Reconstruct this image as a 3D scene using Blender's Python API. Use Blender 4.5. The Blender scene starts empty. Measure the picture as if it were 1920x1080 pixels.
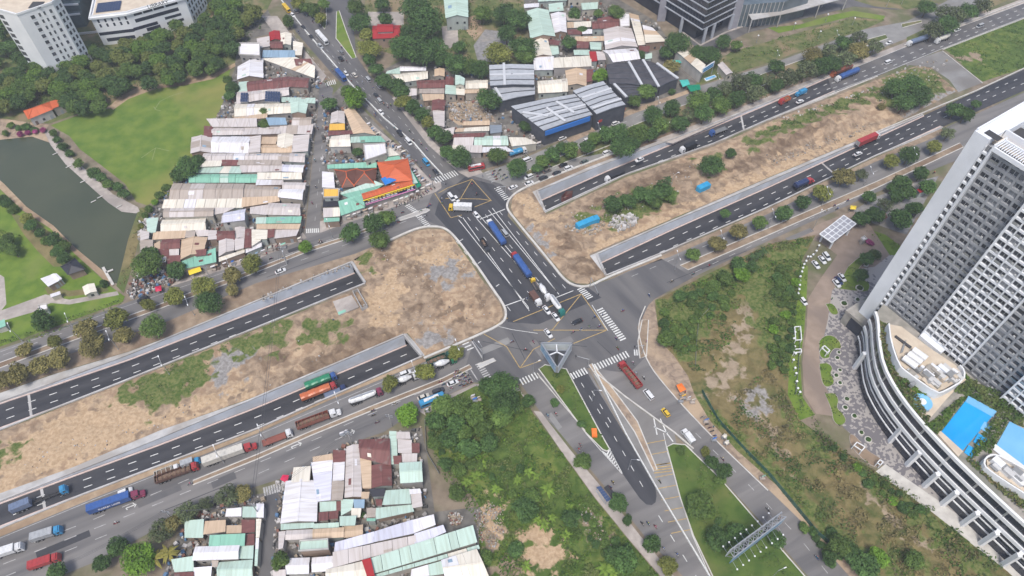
import bpy, bmesh, math, random
import numpy as np
from mathutils import Vector, Matrix
from mathutils.geometry import delaunay_2d_cdt
random.seed(7); RNG = np.random.default_rng(11)
R = math.radians
SC = bpy.context.scene
COL = SC.collection
# ---------------------------------------------------------------- camera
CAM_H, FPX, NADIR = 230.0, 1340.0, 1055.0
PITCH = math.atan2(FPX, NADIR)              # below the horizon
cd = bpy.data.cameras.new('camera'); cam = bpy.data.objects.new('camera', cd); COL.objects.link(cam)
cd.sensor_width = 36; cd.lens = 36*FPX/1920; cd.clip_start = 1; cd.clip_end = 9000
cam.location = (0, 0, CAM_H); cam.rotation_euler = (math.pi/2-PITCH, 0, 0)
SC.camera = cam
# ---------------------------------------------------------------- sky, sun, exposure
SUN_EL, SUN_AZ = R(64), R(192)              # soft high sun behind thin cloud, from the south
W = bpy.data.worlds.new('World'); SC.world = W; W.use_nodes = True
nt = W.node_tree; nt.nodes.clear()
sky = nt.nodes.new('ShaderNodeTexSky'); sky.sky_type = 'NISHITA'; sky.sun_disc = False
sky.sun_elevation = SUN_EL; sky.sun_rotation = SUN_AZ
sky.air_density = 1.0; sky.dust_density = 3.0; sky.ozone_density = 1.0
bg = nt.nodes.new('ShaderNodeBackground'); bg.inputs['Strength'].default_value = 0.12
wo = nt.nodes.new('ShaderNodeOutputWorld')
nt.links.new(sky.outputs[0], bg.inputs[0]); nt.links.new(bg.outputs[0], wo.inputs[0])
sl = bpy.data.lights.new('sun', 'SUN'); sl.energy = 2.0; sl.angle = R(16); sl.color = (1, .965, .91)
so = bpy.data.objects.new('sun', sl); COL.objects.link(so)
sd = Vector((math.sin(SUN_AZ)*math.cos(SUN_EL), math.cos(SUN_AZ)*math.cos(SUN_EL), math.sin(SUN_EL)))
so.rotation_euler = sd.to_track_quat('Z', 'Y').to_euler()
so.location = sd*900
vs = SC.view_settings; vs.view_transform = 'Standard'; vs.look = 'None'; vs.gamma = 1.0; vs.use_curve_mapping = False
vs.exposure = 0.60
SC.cycles.max_bounces = 5; SC.cycles.diffuse_bounces = 3; SC.cycles.glossy_bounces = 2
SC.cycles.transmission_bounces = 2; SC.cycles.volume_bounces = 0; SC.cycles.caustics_reflective = False

# ---------------------------------------------------------------- a pixel of the survey photo -> a point at height z
cp, sp = math.cos(PITCH), math.sin(PITCH)
def G(x, y, z=0.0):
    u, v = (x-960)/FPX, (540-y)/FPX
    d = (u, cp+v*sp, -sp+v*cp)
    t = (z-CAM_H)/d[2]
    return Vector((d[0]*t, d[1]*t, z))
def GP(pts, z=0.0):
    return [G(pts[i], pts[i+1], z) for i in range(0, len(pts), 2)]
def HGT(x, y, base):
    """height of the point seen at pixel x,y that stands above ground point base"""
    u, v = (x-960)/FPX, (540-y)/FPX
    t = base.y/(cp+v*sp)
    return CAM_H+(-sp+v*cp)*t

# ---------------------------------------------------------------- materials
MATS = {}
def lin(c):
    return tuple(((v/255)/12.92 if v <= 10 else ((v/255+.055)/1.055)**2.4) for v in c)
def mat(key, a, b=None, scale=.4, rough=.85, detail=4, bump=0.0, bscale=None, spec=.3, rnd=0.0, metal=0.0,
        c=None, cscale=.03, cpos=(.45, .62), pos=(.35, .65), stretch=None, world=False, coat=0.0, dist=0.0, emit=None, along=None):
    """two colours mixed by noise, a third in large patches, brightness by object"""
    if key in MATS: return MATS[key]
    m = bpy.data.materials.new(key); m.use_nodes = True; MATS[key] = m
    n = m.node_tree.nodes; l = m.node_tree.links
    p = n['Principled BSDF']; p.inputs['Roughness'].default_value = rough
    p.inputs['Specular IOR Level'].default_value = spec; p.inputs['Metallic'].default_value = metal
    p.inputs['Coat Weight'].default_value = coat
    a4 = (*a, 1)
    if b is None and c is None and not rnd:
        p.inputs['Base Color'].default_value = a4; return m
    if world:
        g = n.new('ShaderNodeNewGeometry'); vec = g.outputs['Position']
    else:
        g = n.new('ShaderNodeTexCoord'); vec = g.outputs['Object']
    if stretch:
        mp = n.new('ShaderNodeMapping'); mp.inputs['Scale'].default_value = stretch
        l.new(vec, mp.inputs[0]); sv = mp.outputs[0]
    elif along:   # streaks that run along a road: (heading, length, width)
        mp = n.new('ShaderNodeMapping'); mp.vector_type = 'TEXTURE'; mp.inputs['Rotation'].default_value = (0,0,along[0]); mp.inputs['Scale'].default_value = (along[1], along[2], 1)
        l.new(vec, mp.inputs[0]); sv = mp.outputs[0]
    else: sv = vec
    out = None
    if b is not None:
        t = n.new('ShaderNodeTexNoise'); t.inputs['Scale'].default_value = scale; t.inputs['Detail'].default_value = detail
        t.inputs['Distortion'].default_value = dist
        l.new(sv, t.inputs['Vector'])
        r = n.new('ShaderNodeValToRGB'); r.color_ramp.elements[0].position = pos[0]; r.color_ramp.elements[1].position = pos[1]
        r.color_ramp.elements[0].color = a4; r.color_ramp.elements[1].color = (*b, 1)
        l.new(t.outputs['Fac'], r.inputs[0]); out = r.outputs[0]
    if c is not None:
        t2 = n.new('ShaderNodeTexNoise'); t2.inputs['Scale'].default_value = cscale; t2.inputs['Detail'].default_value = 6
        t2.inputs['Distortion'].default_value = .6
        l.new(sv if along else vec, t2.inputs['Vector'])
        r2 = n.new('ShaderNodeMapRange'); r2.inputs[1].default_value = cpos[0]; r2.inputs[2].default_value = cpos[1]
        l.new(t2.outputs['Fac'], r2.inputs[0])
        mx = n.new('ShaderNodeMix'); mx.data_type = 'RGBA'
        l.new(r2.outputs[0], mx.inputs[0])
        if out: l.new(out, mx.inputs[6])
        else: mx.inputs[6].default_value = a4
        mx.inputs[7].default_value = (*c, 1); out = mx.outputs[2]
    if rnd:
        oi = n.new('ShaderNodeObjectInfo'); mr = n.new('ShaderNodeMapRange')
        mr.inputs[3].default_value = 1-rnd; mr.inputs[4].default_value = 1+rnd*.6
        l.new(oi.outputs['Random'], mr.inputs[0])
        hs = n.new('ShaderNodeHueSaturation'); l.new(mr.outputs[0], hs.inputs['Value'])
        if out: l.new(out, hs.inputs['Color'])
        else: hs.inputs['Color'].default_value = a4
        out = hs.outputs[0]
    l.new(out, p.inputs['Base Color'])
    if bump:
        tb = n.new('ShaderNodeTexNoise'); tb.inputs['Scale'].default_value = bscale or scale*3; tb.inputs['Detail'].default_value = 5
        l.new(vec, tb.inputs['Vector'])
        bp = n.new('ShaderNodeBump'); bp.inputs['Distance'].default_value = bump; bp.inputs['Strength'].default_value = .8
        l.new(tb.outputs['Fac'], bp.inputs['Height']); l.new(bp.outputs[0], p.inputs['Normal'])
    return m
def plain(key, c, rough=.6, spec=.4, metal=0.0, rnd=0.0, coat=0.0):
    return mat(key, c, rough=rough, spec=spec, metal=metal, rnd=rnd, coat=coat)

# ---------------------------------------------------------------- mesh helpers
class MB:
    def __init__(s): s.v = []; s.f = []; s.mi = []
    def add(s, v, f, mi=0):
        o = len(s.v); s.v += [tuple(x) for x in v]; s.f += [tuple(i+o for i in q) for q in f]; s.mi += [mi]*len(f); return s
    def box(s, x0, x1, y0, y1, z0, z1, mi=0):
        v = [(x0,y0,z0),(x1,y0,z0),(x1,y1,z0),(x0,y1,z0),(x0,y0,z1),(x1,y0,z1),(x1,y1,z1),(x0,y1,z1)]
        return s.add(v, [(0,3,2,1),(4,5,6,7),(0,1,5,4),(1,2,6,5),(2,3,7,6),(3,0,4,7)], mi)
    def prism(s, pts, z0, z1, mi=0, top=True, bottom=False):
        """upright prism over a plan outline (any order of turning)"""
        a = sum(pts[i][0]*pts[(i+1) % len(pts)][1]-pts[(i+1) % len(pts)][0]*pts[i][1] for i in range(len(pts)))
        if a < 0: pts = pts[::-1]
        n = len(pts)
        v = [(p[0], p[1], z0) for p in pts]+[(p[0], p[1], z1) for p in pts]
        f = [(i, (i+1) % n, n+(i+1) % n, n+i) for i in range(n)]
        if top: f.append(tuple(range(n, 2*n)))
        if bottom: f.append(tuple(range(n-1, -1, -1)))
        return s.add(v, f, mi)
    def loft(s, rings, mi=0, caps=True, closed=True):
        n = len(rings[0]); v = [p for r in rings for p in r]; f = []
        for k in range(len(rings)-1):
            for i in range(n if closed else n-1):
                j = (i+1) % n
                f.append((k*n+i, k*n+j, (k+1)*n+j, (k+1)*n+i))
        if caps: f.append(tuple(range(n-1, -1, -1))); f.append(tuple(range((len(rings)-1)*n, len(rings)*n)))
        return s.add(v, f, mi)
    def cyl(s, a, b, r0, r1=None, n=8, mi=0):
        a, b = Vector(a), Vector(b); r1 = r0 if r1 is None else r1
        d = (b-a).normalized(); u = d.orthogonal().normalized(); w = d.cross(u)
        rings = [[tuple(c+u*(r*math.cos(2*math.pi*i/n))+w*(r*math.sin(2*math.pi*i/n))) for i in range(n)] for c, r in ((a, r0), (b, r1))]
        return s.loft(rings, mi)
    def bar(s, a, b, w, h=None, mi=0):
        """square bar from a to b"""
        a, b = Vector(a), Vector(b); h = w if h is None else h
        d = (b-a).normalized(); z = Vector((0,0,1))
        u = d.cross(z) if abs(d.z) < .99 else Vector((1,0,0)); u.normalize(); q = u.cross(d)
        rings = [[tuple(c+u*(sx*w/2)+q*(sz*h/2)) for sx, sz in ((-1,-1),(1,-1),(1,1),(-1,1))] for c in (a, b)]
        return s.loft(rings, mi)
    def wall(s, pts, w, z0, z1, mi=0, closed=False):
        """a wall of width w swept along a ground line"""
        n = len(pts); L = []; Rr = []
        for i in range(n):
            p = Vector(pts[i][:2])
            if closed: a, b = Vector(pts[i-1][:2]), Vector(pts[(i+1) % n][:2])
            else: a, b = Vector(pts[max(i-1, 0)][:2]), Vector(pts[min(i+1, n-1)][:2])
            t = (b-a).normalized(); q = Vector((-t.y, t.x))*w/2
            zz0 = z0[i] if isinstance(z0, (list, tuple)) else z0; zz1 = z1[i] if isinstance(z1, (list, tuple)) else z1
            L.append([(p.x-q.x, p.y-q.y, zz0), (p.x+q.x, p.y+q.y, zz0), (p.x+q.x, p.y+q.y, zz1), (p.x-q.x, p.y-q.y, zz1)])
        if closed: L.append(L[0])
        return s.loft(L, mi, caps=not closed)
    def obj(s, name, mats, parent=None, **k):
        me = bpy.data.meshes.new(name); me.from_pydata(s.v, [], s.f)
        mats = mats if isinstance(mats, (list, tuple)) else [mats]
        for m in mats: me.materials.append(m)
        if len(mats) > 1: me.polygons.foreach_set('material_index', s.mi)
        return link(name, me, parent, **k)
def link(name, data, parent=None, **k):
    o = bpy.data.objects.new(name, data); COL.objects.link(o)
    if parent is not None: o.parent = parent
    for q, v in k.items(): o[q] = v
    return o
def empty(name, loc, rz=0.0, **k):
    o = link(name, None, None, **k); o.location = loc; o.rotation_euler = (0, 0, rz); o.empty_display_size = .5; return o
KIDS = {}
def copy_tree(o, loc=None, rz=None, scale=None, parent=None):
    c = o.copy(); COL.objects.link(c)
    if parent is not None:
        c.parent = parent; c.matrix_parent_inverse = o.matrix_parent_inverse
    if loc is not None: c.location = loc
    if rz is not None: c.rotation_euler = (0, 0, rz)
    if scale is not None: c.scale = (scale,)*3 if not isinstance(scale, tuple) else scale
    if o.name not in KIDS: KIDS[o.name] = [x for x in o.children]
    for ch in KIDS[o.name]: copy_tree(ch, parent=c)
    return c
def inside(px, py, poly):
    """numpy odd-even test; poly: list of (x, y)"""
    r = np.zeros(px.shape, bool); n = len(poly)
    for i in range(n):
        x0, y0 = poly[i][0], poly[i][1]; x1, y1 = poly[(i+1) % n][0], poly[(i+1) % n][1]
        if y0 == y1: continue
        c = ((y0 > py) != (y1 > py)) & (px < (x1-x0)*(py-y0)/(y1-y0)+x0); r ^= c
    return r
def edge_dist(px, py, poly):
    d = np.full(px.shape, 1e9); n = len(poly)
    for i in range(n):
        ax, ay = poly[i][0], poly[i][1]; bx, by = poly[(i+1) % n][0], poly[(i+1) % n][1]
        vx, vy = bx-ax, by-ay; L = vx*vx+vy*vy+1e-9
        t = np.clip(((px-ax)*vx+(py-ay)*vy)/L, 0, 1)
        d = np.minimum(d, np.hypot(px-ax-t*vx, py-ay-t*vy))
    return d
def wnoise(x, y, s, seed=0, oct=4):
    """sum of rotated sine waves: smooth bumpy relief"""
    r = np.random.default_rng(seed); z = np.zeros(x.shape); amp = 1.0; k = 1.0/s; tot = 0
    for o in range(oct):
        for j in range(4):
            th = r.uniform(0, 2*math.pi); ph = r.uniform(0, 6.28, 2); kk = k*r.uniform(.7, 1.4)
            wx = x+1.7/k*.3*np.sin(y*kk*1.3+ph[1])
            z += amp*np.sin((wx*math.cos(th)+y*math.sin(th))*kk*2*math.pi+ph[0])
        tot += amp*2; amp *= .5; k *= 2.1
    return z/tot
def patch(name, pts, z, m, step=None, amp=0.0, ns=8, holes=(), seed=1, fade=2.0, parent=None, mounds=(), **k):
    """a ground sheet over an outline of world points; with step it gets relief"""
    poly = [(p[0], p[1]) for p in pts]
    if step:   # refine the outline so that long thin triangles stay away
        q = []
        for i in range(len(poly)):
            a, b = poly[i], poly[(i+1) % len(poly)]; n = max(1, int(math.hypot(b[0]-a[0], b[1]-a[1])/(step*2)))
            q += [(a[0]+(b[0]-a[0])*j/n, a[1]+(b[1]-a[1])*j/n) for j in range(n)]
        poly = q
    V = [Vector(p) for p in poly]; E_ = [(i, (i+1) % len(poly)) for i in range(len(poly))]
    hp = []
    for h in holes:
        h = [(p[0], p[1]) for p in h]; hp.append(h); o = len(V)
        V += [Vector(p) for p in h]; E_ += [(o+i, o+(i+1) % len(h)) for i in range(len(h))]
    if step:
        A = np.array(poly); x0, y0 = A.min(0); x1, y1 = A.max(0)
        gx, gy = np.meshgrid(np.arange(x0, x1, step), np.arange(y0, y1, step)); gx = gx.ravel(); gy = gy.ravel()
        gx = gx+RNG.uniform(-.3, .3, gx.shape)*step; gy = gy+RNG.uniform(-.3, .3, gy.shape)*step
        ok = inside(gx, gy, poly); gx, gy = gx[ok], gy[ok]
        ok = edge_dist(gx, gy, poly) > step*.4; gx, gy = gx[ok], gy[ok]
        for h in hp:
            ok = ~inside(gx, gy, h); gx, gy = gx[ok], gy[ok]
        V += [Vector((a, b)) for a, b in zip(gx, gy)]
    vo, eo, fo = delaunay_2d_cdt(V, E_, [], 0, 1e-4)[:3]
    P = np.array([(v.x, v.y) for v in vo]); F = np.array([f for f in fo if len(f) == 3])
    c = P[F].mean(1); keep = inside(c[:, 0], c[:, 1], poly)
    for h in hp: keep &= ~inside(c[:, 0], c[:, 1], h)
    F = F[keep]
    a = P[F[:, 1]]-P[F[:, 0]]; b = P[F[:, 2]]-P[F[:, 0]]; fl = (a[:, 0]*b[:, 1]-a[:, 1]*b[:, 0]) < 0
    F[fl] = F[fl][:, ::-1]
    Z = np.full(len(P), float(z))
    if step and amp:
        d = edge_dist(P[:, 0], P[:, 1], poly)
        for h in hp: d = np.minimum(d, edge_dist(P[:, 0], P[:, 1], h))
        f = np.clip(d/fade, 0, 1); f = f*f*(3-2*f)
        Z += f*amp*(.55+wnoise(P[:, 0], P[:, 1], ns, seed))
        for (mx, my, mr, mh) in mounds:
            rr = np.hypot(P[:, 0]-mx, P[:, 1]-my)/mr
            Z += f*mh*np.clip(1-rr, 0, 1)**1.0*(.7+.5*wnoise(P[:, 0], P[:, 1], mr*.4, seed+3))
        Z = np.maximum(Z, z)
    me = bpy.data.meshes.new(name)
    me.from_pydata(np.column_stack([P, Z]).tolist(), [], F.tolist()); me.materials.append(m)
    if step and amp: me.polygons.foreach_set('use_smooth', [True]*len(me.polygons))
    k.setdefault('kind', 'structure') if parent is None else None
    return link(name, me, parent, **k)
def quads(name, P, m, parent=None, mi=None, **k):
    """N loose quads, P: (N,4,3)"""
    N = len(P); me = bpy.data.meshes.new(name)
    me.vertices.add(N*4); me.vertices.foreach_set('co', np.ascontiguousarray(P, dtype=np.float32).ravel())
    me.loops.add(N*4); me.loops.foreach_set('vertex_index', np.arange(N*4, dtype=np.int32))
    me.polygons.add(N); me.polygons.foreach_set('loop_start', np.arange(0, N*4, 4, dtype=np.int32))
    try: me.polygons.foreach_set('loop_total', np.full(N, 4, dtype=np.int32))
    except Exception: pass
    for q in (m if isinstance(m, (list, tuple)) else [m]): me.materials.append(q)
    if mi is not None: me.polygons.foreach_set('material_index', np.asarray(mi, dtype=np.int32))
    me.update(calc_edges=True)
    return me if name is None or parent == 'mesh' else link(name, me, parent, **k)
def leaf_quads(C, N, size, aspect=1.0):
    """quads at centres C with normals N, random roll, size array"""
    n = len(C); N = N/np.linalg.norm(N, axis=1)[:, None]
    A = RNG.normal(size=(n, 3)); U = np.cross(N, A); U /= np.linalg.norm(U, axis=1)[:, None]; Vv = np.cross(N, U)
    s = np.asarray(size).reshape(-1, 1)*.5
    U = U*s; Vv = Vv*s*aspect
    return np.stack([C-U-Vv, C+U-Vv*.6, C+U*.8+Vv, C-U*.7+Vv*.8], 1)
# ================================================================ setting: ground, water, roads
M = {}
M['dirt'] = mat('dirt_ground', (.16,.125,.09), (.24,.195,.145), .25, c=(.11,.12,.055), cscale=.05, world=True, bump=.1, bscale=.8)
M['soil'] = mat('bare_soil', (.22,.165,.115), (.32,.245,.175), .35, c=(.185,.13,.09), cscale=.045, cpos=(.47,.66), world=True, bump=.25, bscale=1.1, rough=.95, detail=7, dist=.4)
M['soil_rough'] = mat('churned_soil', (.20,.15,.115), (.36,.275,.20), .42, c=(.40,.30,.205), cscale=.06, cpos=(.45,.6), world=True, bump=.35, bscale=.9, rough=.95, detail=8, dist=.8)
M['sand'] = mat('sandy_fill', (.30,.215,.14), (.39,.295,.20), .4, c=(.24,.165,.105), cscale=.04, world=True, bump=.15, bscale=1.2, rough=.95, detail=7)
M['gravel'] = mat('grey_gravel', (.17,.165,.165), (.26,.255,.255), .5, c=(.31,.28,.24), cscale=.09, cpos=(.5,.7), world=True, bump=.1, bscale=3, rough=.95)
M['mud'] = mat('dark_mud', (.13,.095,.07), (.21,.15,.105), .5, c=(.27,.2,.14), cscale=.12, world=True, bump=.2, bscale=1.4)
M['grass'] = mat('mown_grass', (.08,.145,.020), (.14,.195,.032), .14, c=(.235,.215,.065), cscale=.02, cpos=(.46,.70), world=True, bump=.06, bscale=3, rough=.95, detail=8)
M['lush'] = mat('lush_grass', (.085,.15,.018), (.14,.205,.028), .2, c=(.17,.2,.05), cscale=.05, cpos=(.5,.7), world=True, bump=.06, bscale=3, rough=.95, detail=8)
M['weedy'] = mat('weedy_ground', (.07,.10,.03), (.14,.15,.055), .3, c=(.22,.17,.10), cscale=.05, cpos=(.5,.62), world=True, bump=.2, bscale=1.5, rough=.95, detail=8)
M['dry'] = mat('dry_grass', (.15,.125,.055), (.22,.18,.085), .25, c=(.09,.12,.035), cscale=.035, cpos=(.46,.62), world=True, bump=.2, bscale=1.5, rough=.95, detail=8)
HW = math.atan2((G(761,646)-G(0,942)).y, (G(761,646)-G(0,942)).x); SEH = math.atan2((G(990,575)-G(860,412)).y, (G(990,575)-G(860,412)).x); AVH = math.atan2((G(777,270)-G(610,102)).y, (G(777,270)-G(610,102)).x)
M['asphalt'] = mat('old_asphalt', (.145,.138,.135), (.20,.19,.183), .22, c=(.105,.102,.104), cscale=.12, cpos=(.47,.68), world=True, rough=.8, detail=9, along=(HW,9,.9))
M['asphalt_mid'] = mat('worn_asphalt', (.088,.086,.09), (.122,.118,.118), .2, c=(.15,.143,.138), cscale=.1, cpos=(.5,.72), world=True, rough=.75, detail=9, along=(AVH,8,1.1))
M['asphalt_cross'] = mat('crossing_asphalt', (.040,.041,.047), (.058,.058,.065), .25, c=(.078,.076,.08), cscale=.12, cpos=(.52,.74), world=True, rough=.7, detail=9, along=(SEH,10,.9))
M['asphalt_new'] = mat('new_asphalt', (.030,.031,.037), (.054,.054,.06), .22, c=(.066,.065,.071), cscale=.1, cpos=(.52,.74), world=True, rough=.7, detail=9, along=(HW,11,.8))
M['concrete'] = mat('concrete', (.38,.375,.37), (.48,.47,.46), .3, c=(.33,.31,.29), cscale=.1, world=True, rough=.85, detail=7)
M['concrete_blue'] = mat('retaining_wall_concrete', (.54,.57,.62), (.62,.65,.70), .25, c=(.48,.50,.53), cscale=.08, world=True, rough=.85, detail=7)
M['paver'] = mat('pale_paving', (.34,.30,.27), (.43,.385,.35), .5, c=(.27,.24,.22), cscale=.07, world=True, rough=.9, detail=7)
M['kerb'] = mat('kerb_stone', (.44,.42,.39), (.55,.53,.49), .4, world=True, rough=.85)
M['kerb_pink'] = mat('painted_kerb', (.52,.40,.36), (.60,.49,.44), .4, world=True, rough=.8)
M['paint'] = mat('road_paint', (.50,.50,.485), (.68,.68,.65), 1.4, world=True, rough=.7)
M['paint_worn'] = mat('worn_road_paint', (.30,.295,.285), (.45,.44,.43), .8, world=True, rough=.75)
M['paint_yellow'] = mat('yellow_road_paint', (.33,.23,.09), (.47,.33,.13), .8, world=True, rough=.75)
M['water'] = mat('pond_water', (.05,.06,.034), (.068,.076,.043), .03, c=(.085,.088,.052), cscale=.014, world=True, rough=.12, spec=.5, bump=.02, bscale=.9)  # paler patches paint the sky reflected on the ripples
M['brick_path'] = mat('brick_drive', (.255,.195,.15), (.315,.245,.195), .3, c=(.21,.165,.135), cscale=.05, world=True, rough=.9, detail=8)
M['wedge'] = mat('wedge_grass', (.05,.095,.016), (.09,.135,.026), .2, c=(.13,.14,.04), cscale=.06, cpos=(.5,.7), world=True, bump=.06, bscale=3, rough=.95, detail=8)
M['plot'] = mat('plot_dirt', (.095,.088,.08), (.15,.14,.125), .4, c=(.19,.175,.155), cscale=.15, world=True, rough=.9, detail=8)
M['tar_pale'] = mat('pale_concrete_road', (.20,.195,.19), (.25,.245,.235), .2, c=(.17,.16,.15), cscale=.04, world=True, rough=.85, detail=7)

# ---- underpass trenches: (survey px of the far foot of the road, depth) and the near edge at ground level
TR = {}
def trench(key, far, near, xp=()):
    n = 26
    F = [(G(x, y, -d), d) for x, y, d in far]; N = [G(x, y, 0) for x, y in near]
    def along(L, t):
        cum = [0]
        for i in range(1, len(L)): cum.append(cum[-1]+(L[i]-L[i-1]).length)
        s = t*cum[-1]
        for i in range(1, len(L)):
            if s <= cum[i]+1e-6:
                q = (s-cum[i-1])/(cum[i]-cum[i-1]); return L[i-1].lerp(L[i], q), i, q
        return L[-1], len(L)-1, 1
    FL = [Vector((p.x, p.y, 0)) for p, d in F]
    A = []; B = []; D = []
    for k in range(n+1):
        p, i, q = along(FL, k/n); A.append(p); D.append(F[i-1][1]*(1-q)+F[i][1]*q)
        B.append(along(N, k/n)[0])
    TR[key] = (A, B, D)
trench('NL', [(-120,800,.05),(0,755,.25),(78,729,.7),(240,674,2.0),(370,624,3.3),(480,582,4.6),(664,511,6.4)],
       [(-120,850),(0,805),(240,711),(480,614),(684,531)])
trench('SL', [(-120,990,.05),(0,942,.25),(137,891,1.0),(300,832,2.8),(480,763,5.0),(761,646,6.4)],
       [(-120,1040),(0,990),(145,930),(475,806),(790,668)])
trench('NR', [(1007,378,6.4),(1140,319,4.8),(1257,271,2.8),(1440,195,.8),(1560,142,.1)],
       [(1022,396),(1092,363),(1172,327),(1340,268),(1440,224),(1565,172)])
trench('SR', [(1117,496,6.4),(1250,434,5.2),(1440,350,3.6),(1610,272,1.4),(1730,217,.1)],
       [(1136,516),(1250,470),(1440,388),(1640,292),(1765,238)])
HOLES = [[(p.x, p.y) for p in A]+[(p.x, p.y) for p in B[::-1]] for A, B, D in TR.values()]

# ---- the ground sheet, pierced by the trenches
patch('ground', [(-2600,-900,0),(2600,-900,0),(2600,4200,0),(-2600,4200,0)], -.06, M['dirt'], holes=HOLES)
def sheet(name, px, z, m, **k):
    return patch(name, GP(px), z, m, **k)
def strip_line(mb, pts, w, z=None):
    """flat painted line along world points"""
    n = len(pts); v = []; 
    for i in range(n):
        p = Vector(pts[i]); a = Vector(pts[max(i-1,0)]); b = Vector(pts[min(i+1,n-1)])
        t = (b-a); t.z = 0; t.normalize(); q = Vector((-t.y, t.x, 0))*w/2; zz = p.z if z is None else z
        v += [(p.x-q.x, p.y-q.y, zz), (p.x+q.x, p.y+q.y, zz)]
    return mb.add(v, [(2*i, 2*i+2, 2*i+3, 2*i+1) for i in range(n-1)])
def walk(pts, step, start=0.0):
    """points and tangents every step metres along a polyline"""
    out = []; s = start; acc = 0
    for i in range(len(pts)-1):
        a, b = Vector(pts[i]), Vector(pts[i+1]); L = (b-a).length
        while s <= acc+L:
            out.append((a.lerp(b, (s-acc)/L), (b-a).normalized())); s += step
        acc += L
    return out
def dashes(mb, pts, period, length, w, lift=.02):
    for p, t in walk(pts, period, period*.3):
        strip_line(mb, [p-t*length/2+Vector((0,0,lift)), p+t*length/2+Vector((0,0,lift))], w)

for key, (A, B, D) in TR.items():
    n = len(A); nm = {'NL':'north','SL':'south','NR':'north','SR':'south'}[key]
    rd = MB(); v = []
    for a, b, d in zip(A, B, D): v += [(a.x, a.y, -d), (b.x, b.y, -d)]
    rd.add(v, [(2*i, 2*i+1, 2*i+3, 2*i+2) for i in range(n-1)])
    rd.obj('underpass_road', M['asphalt_new'], kind='structure')
    # lane markings on the ramp
    mk = MB()
    for f in (.36, .68):
        dashes(mk, [Vector((*(a.lerp(b, f)).xy, -d)) for a, b, d in zip(A, B, D)], 7.2, 2.6, .3)
    for f in (.05, .955):
        strip_line(mk, [Vector((*(a.lerp(b, f)).xy, -d+.02)) for a, b, d in zip(A, B, D)], .16)
    mk.obj('lane_marking', M['paint'], kind='structure')
    # retaining walls with a coping, built in bays
    for side, L, O in ((0, A, B), (1, B, A)):
        w = MB()
        out = [(p-q).normalized()*.25 for p, q in zip(L, O)]
        w.wall([p+o for p, o in zip(L, out)], .5, [-d-.3 for d in D], [.0]*n)
        wo_ = w.obj('retaining_wall', M['concrete_blue'], label=('%s underpass wall of pale grey concrete on its %s edge, %s of the crossing' % (nm, ('far','near')[side], 'west' if key[1]=='L' else 'east')), category='wall')
        cpg = MB(); cpg.wall([p+o*1.2 for p, o in zip(L, out)], .55, .003, .55); cpg.obj('parapet', M['concrete'], wo_)
        kb = MB(); kb.wall([p-o*2.2 for p, o in zip(L, out)], .5, [-d-.1 for d in D], [-d+.35 for d in D]); kb.obj('kerb', M['kerb_pink'], wo_)
    # portal: the deck beam over the mouth
    deep = 0 if D[0] > D[-1] else n-1
    a, b, d = A[deep], B[deep], D[deep]; t = (A[1]-A[0] if deep == 0 else A[-2]-A[-1]).normalized()
    po = MB(); po.wall([a-t*.2, b-t*.2], .9, -1.3, .75); r = po.obj('underpass_portal', M['concrete'], label='concrete portal beam over the %s underpass mouth, %s of the crossing' % (nm, 'west' if key[1]=='L' else 'east'), category='portal')
    bk = MB(); bk.wall([a-t*9, b-t*9], .5, -d-.2, -.2); bk.wall([a-t*4.6,a-t*8.6], .4, -d-.2,-.25); bk.wall([b-t*4.6,b-t*8.6], .4,-d-.2,-.25)
    bk.obj('tunnel_wall', M['concrete'], r)
    fl = MB(); aa, bb = a-t*9, b-t*9
    fl.add([(a.x,a.y,-d),(b.x,b.y,-d),(bb.x,bb.y,-d),(aa.x,aa.y,-d)], [(0,1,2,3)]); fl.obj('tunnel_floor', M['asphalt_new'], r)
    rl = MB(); rl.bar((a-t*.2)+Vector((0,0,1.25)), (b-t*.2)+Vector((0,0,1.25)), .12)
    for q in range(9):
        p = (a-t*.2).lerp(b-t*.2, q/8); rl.bar(p+Vector((0,0,.74)), p+Vector((0,0,1.25)), .1)
    rl.obj('railing', M['concrete'], r)
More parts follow.
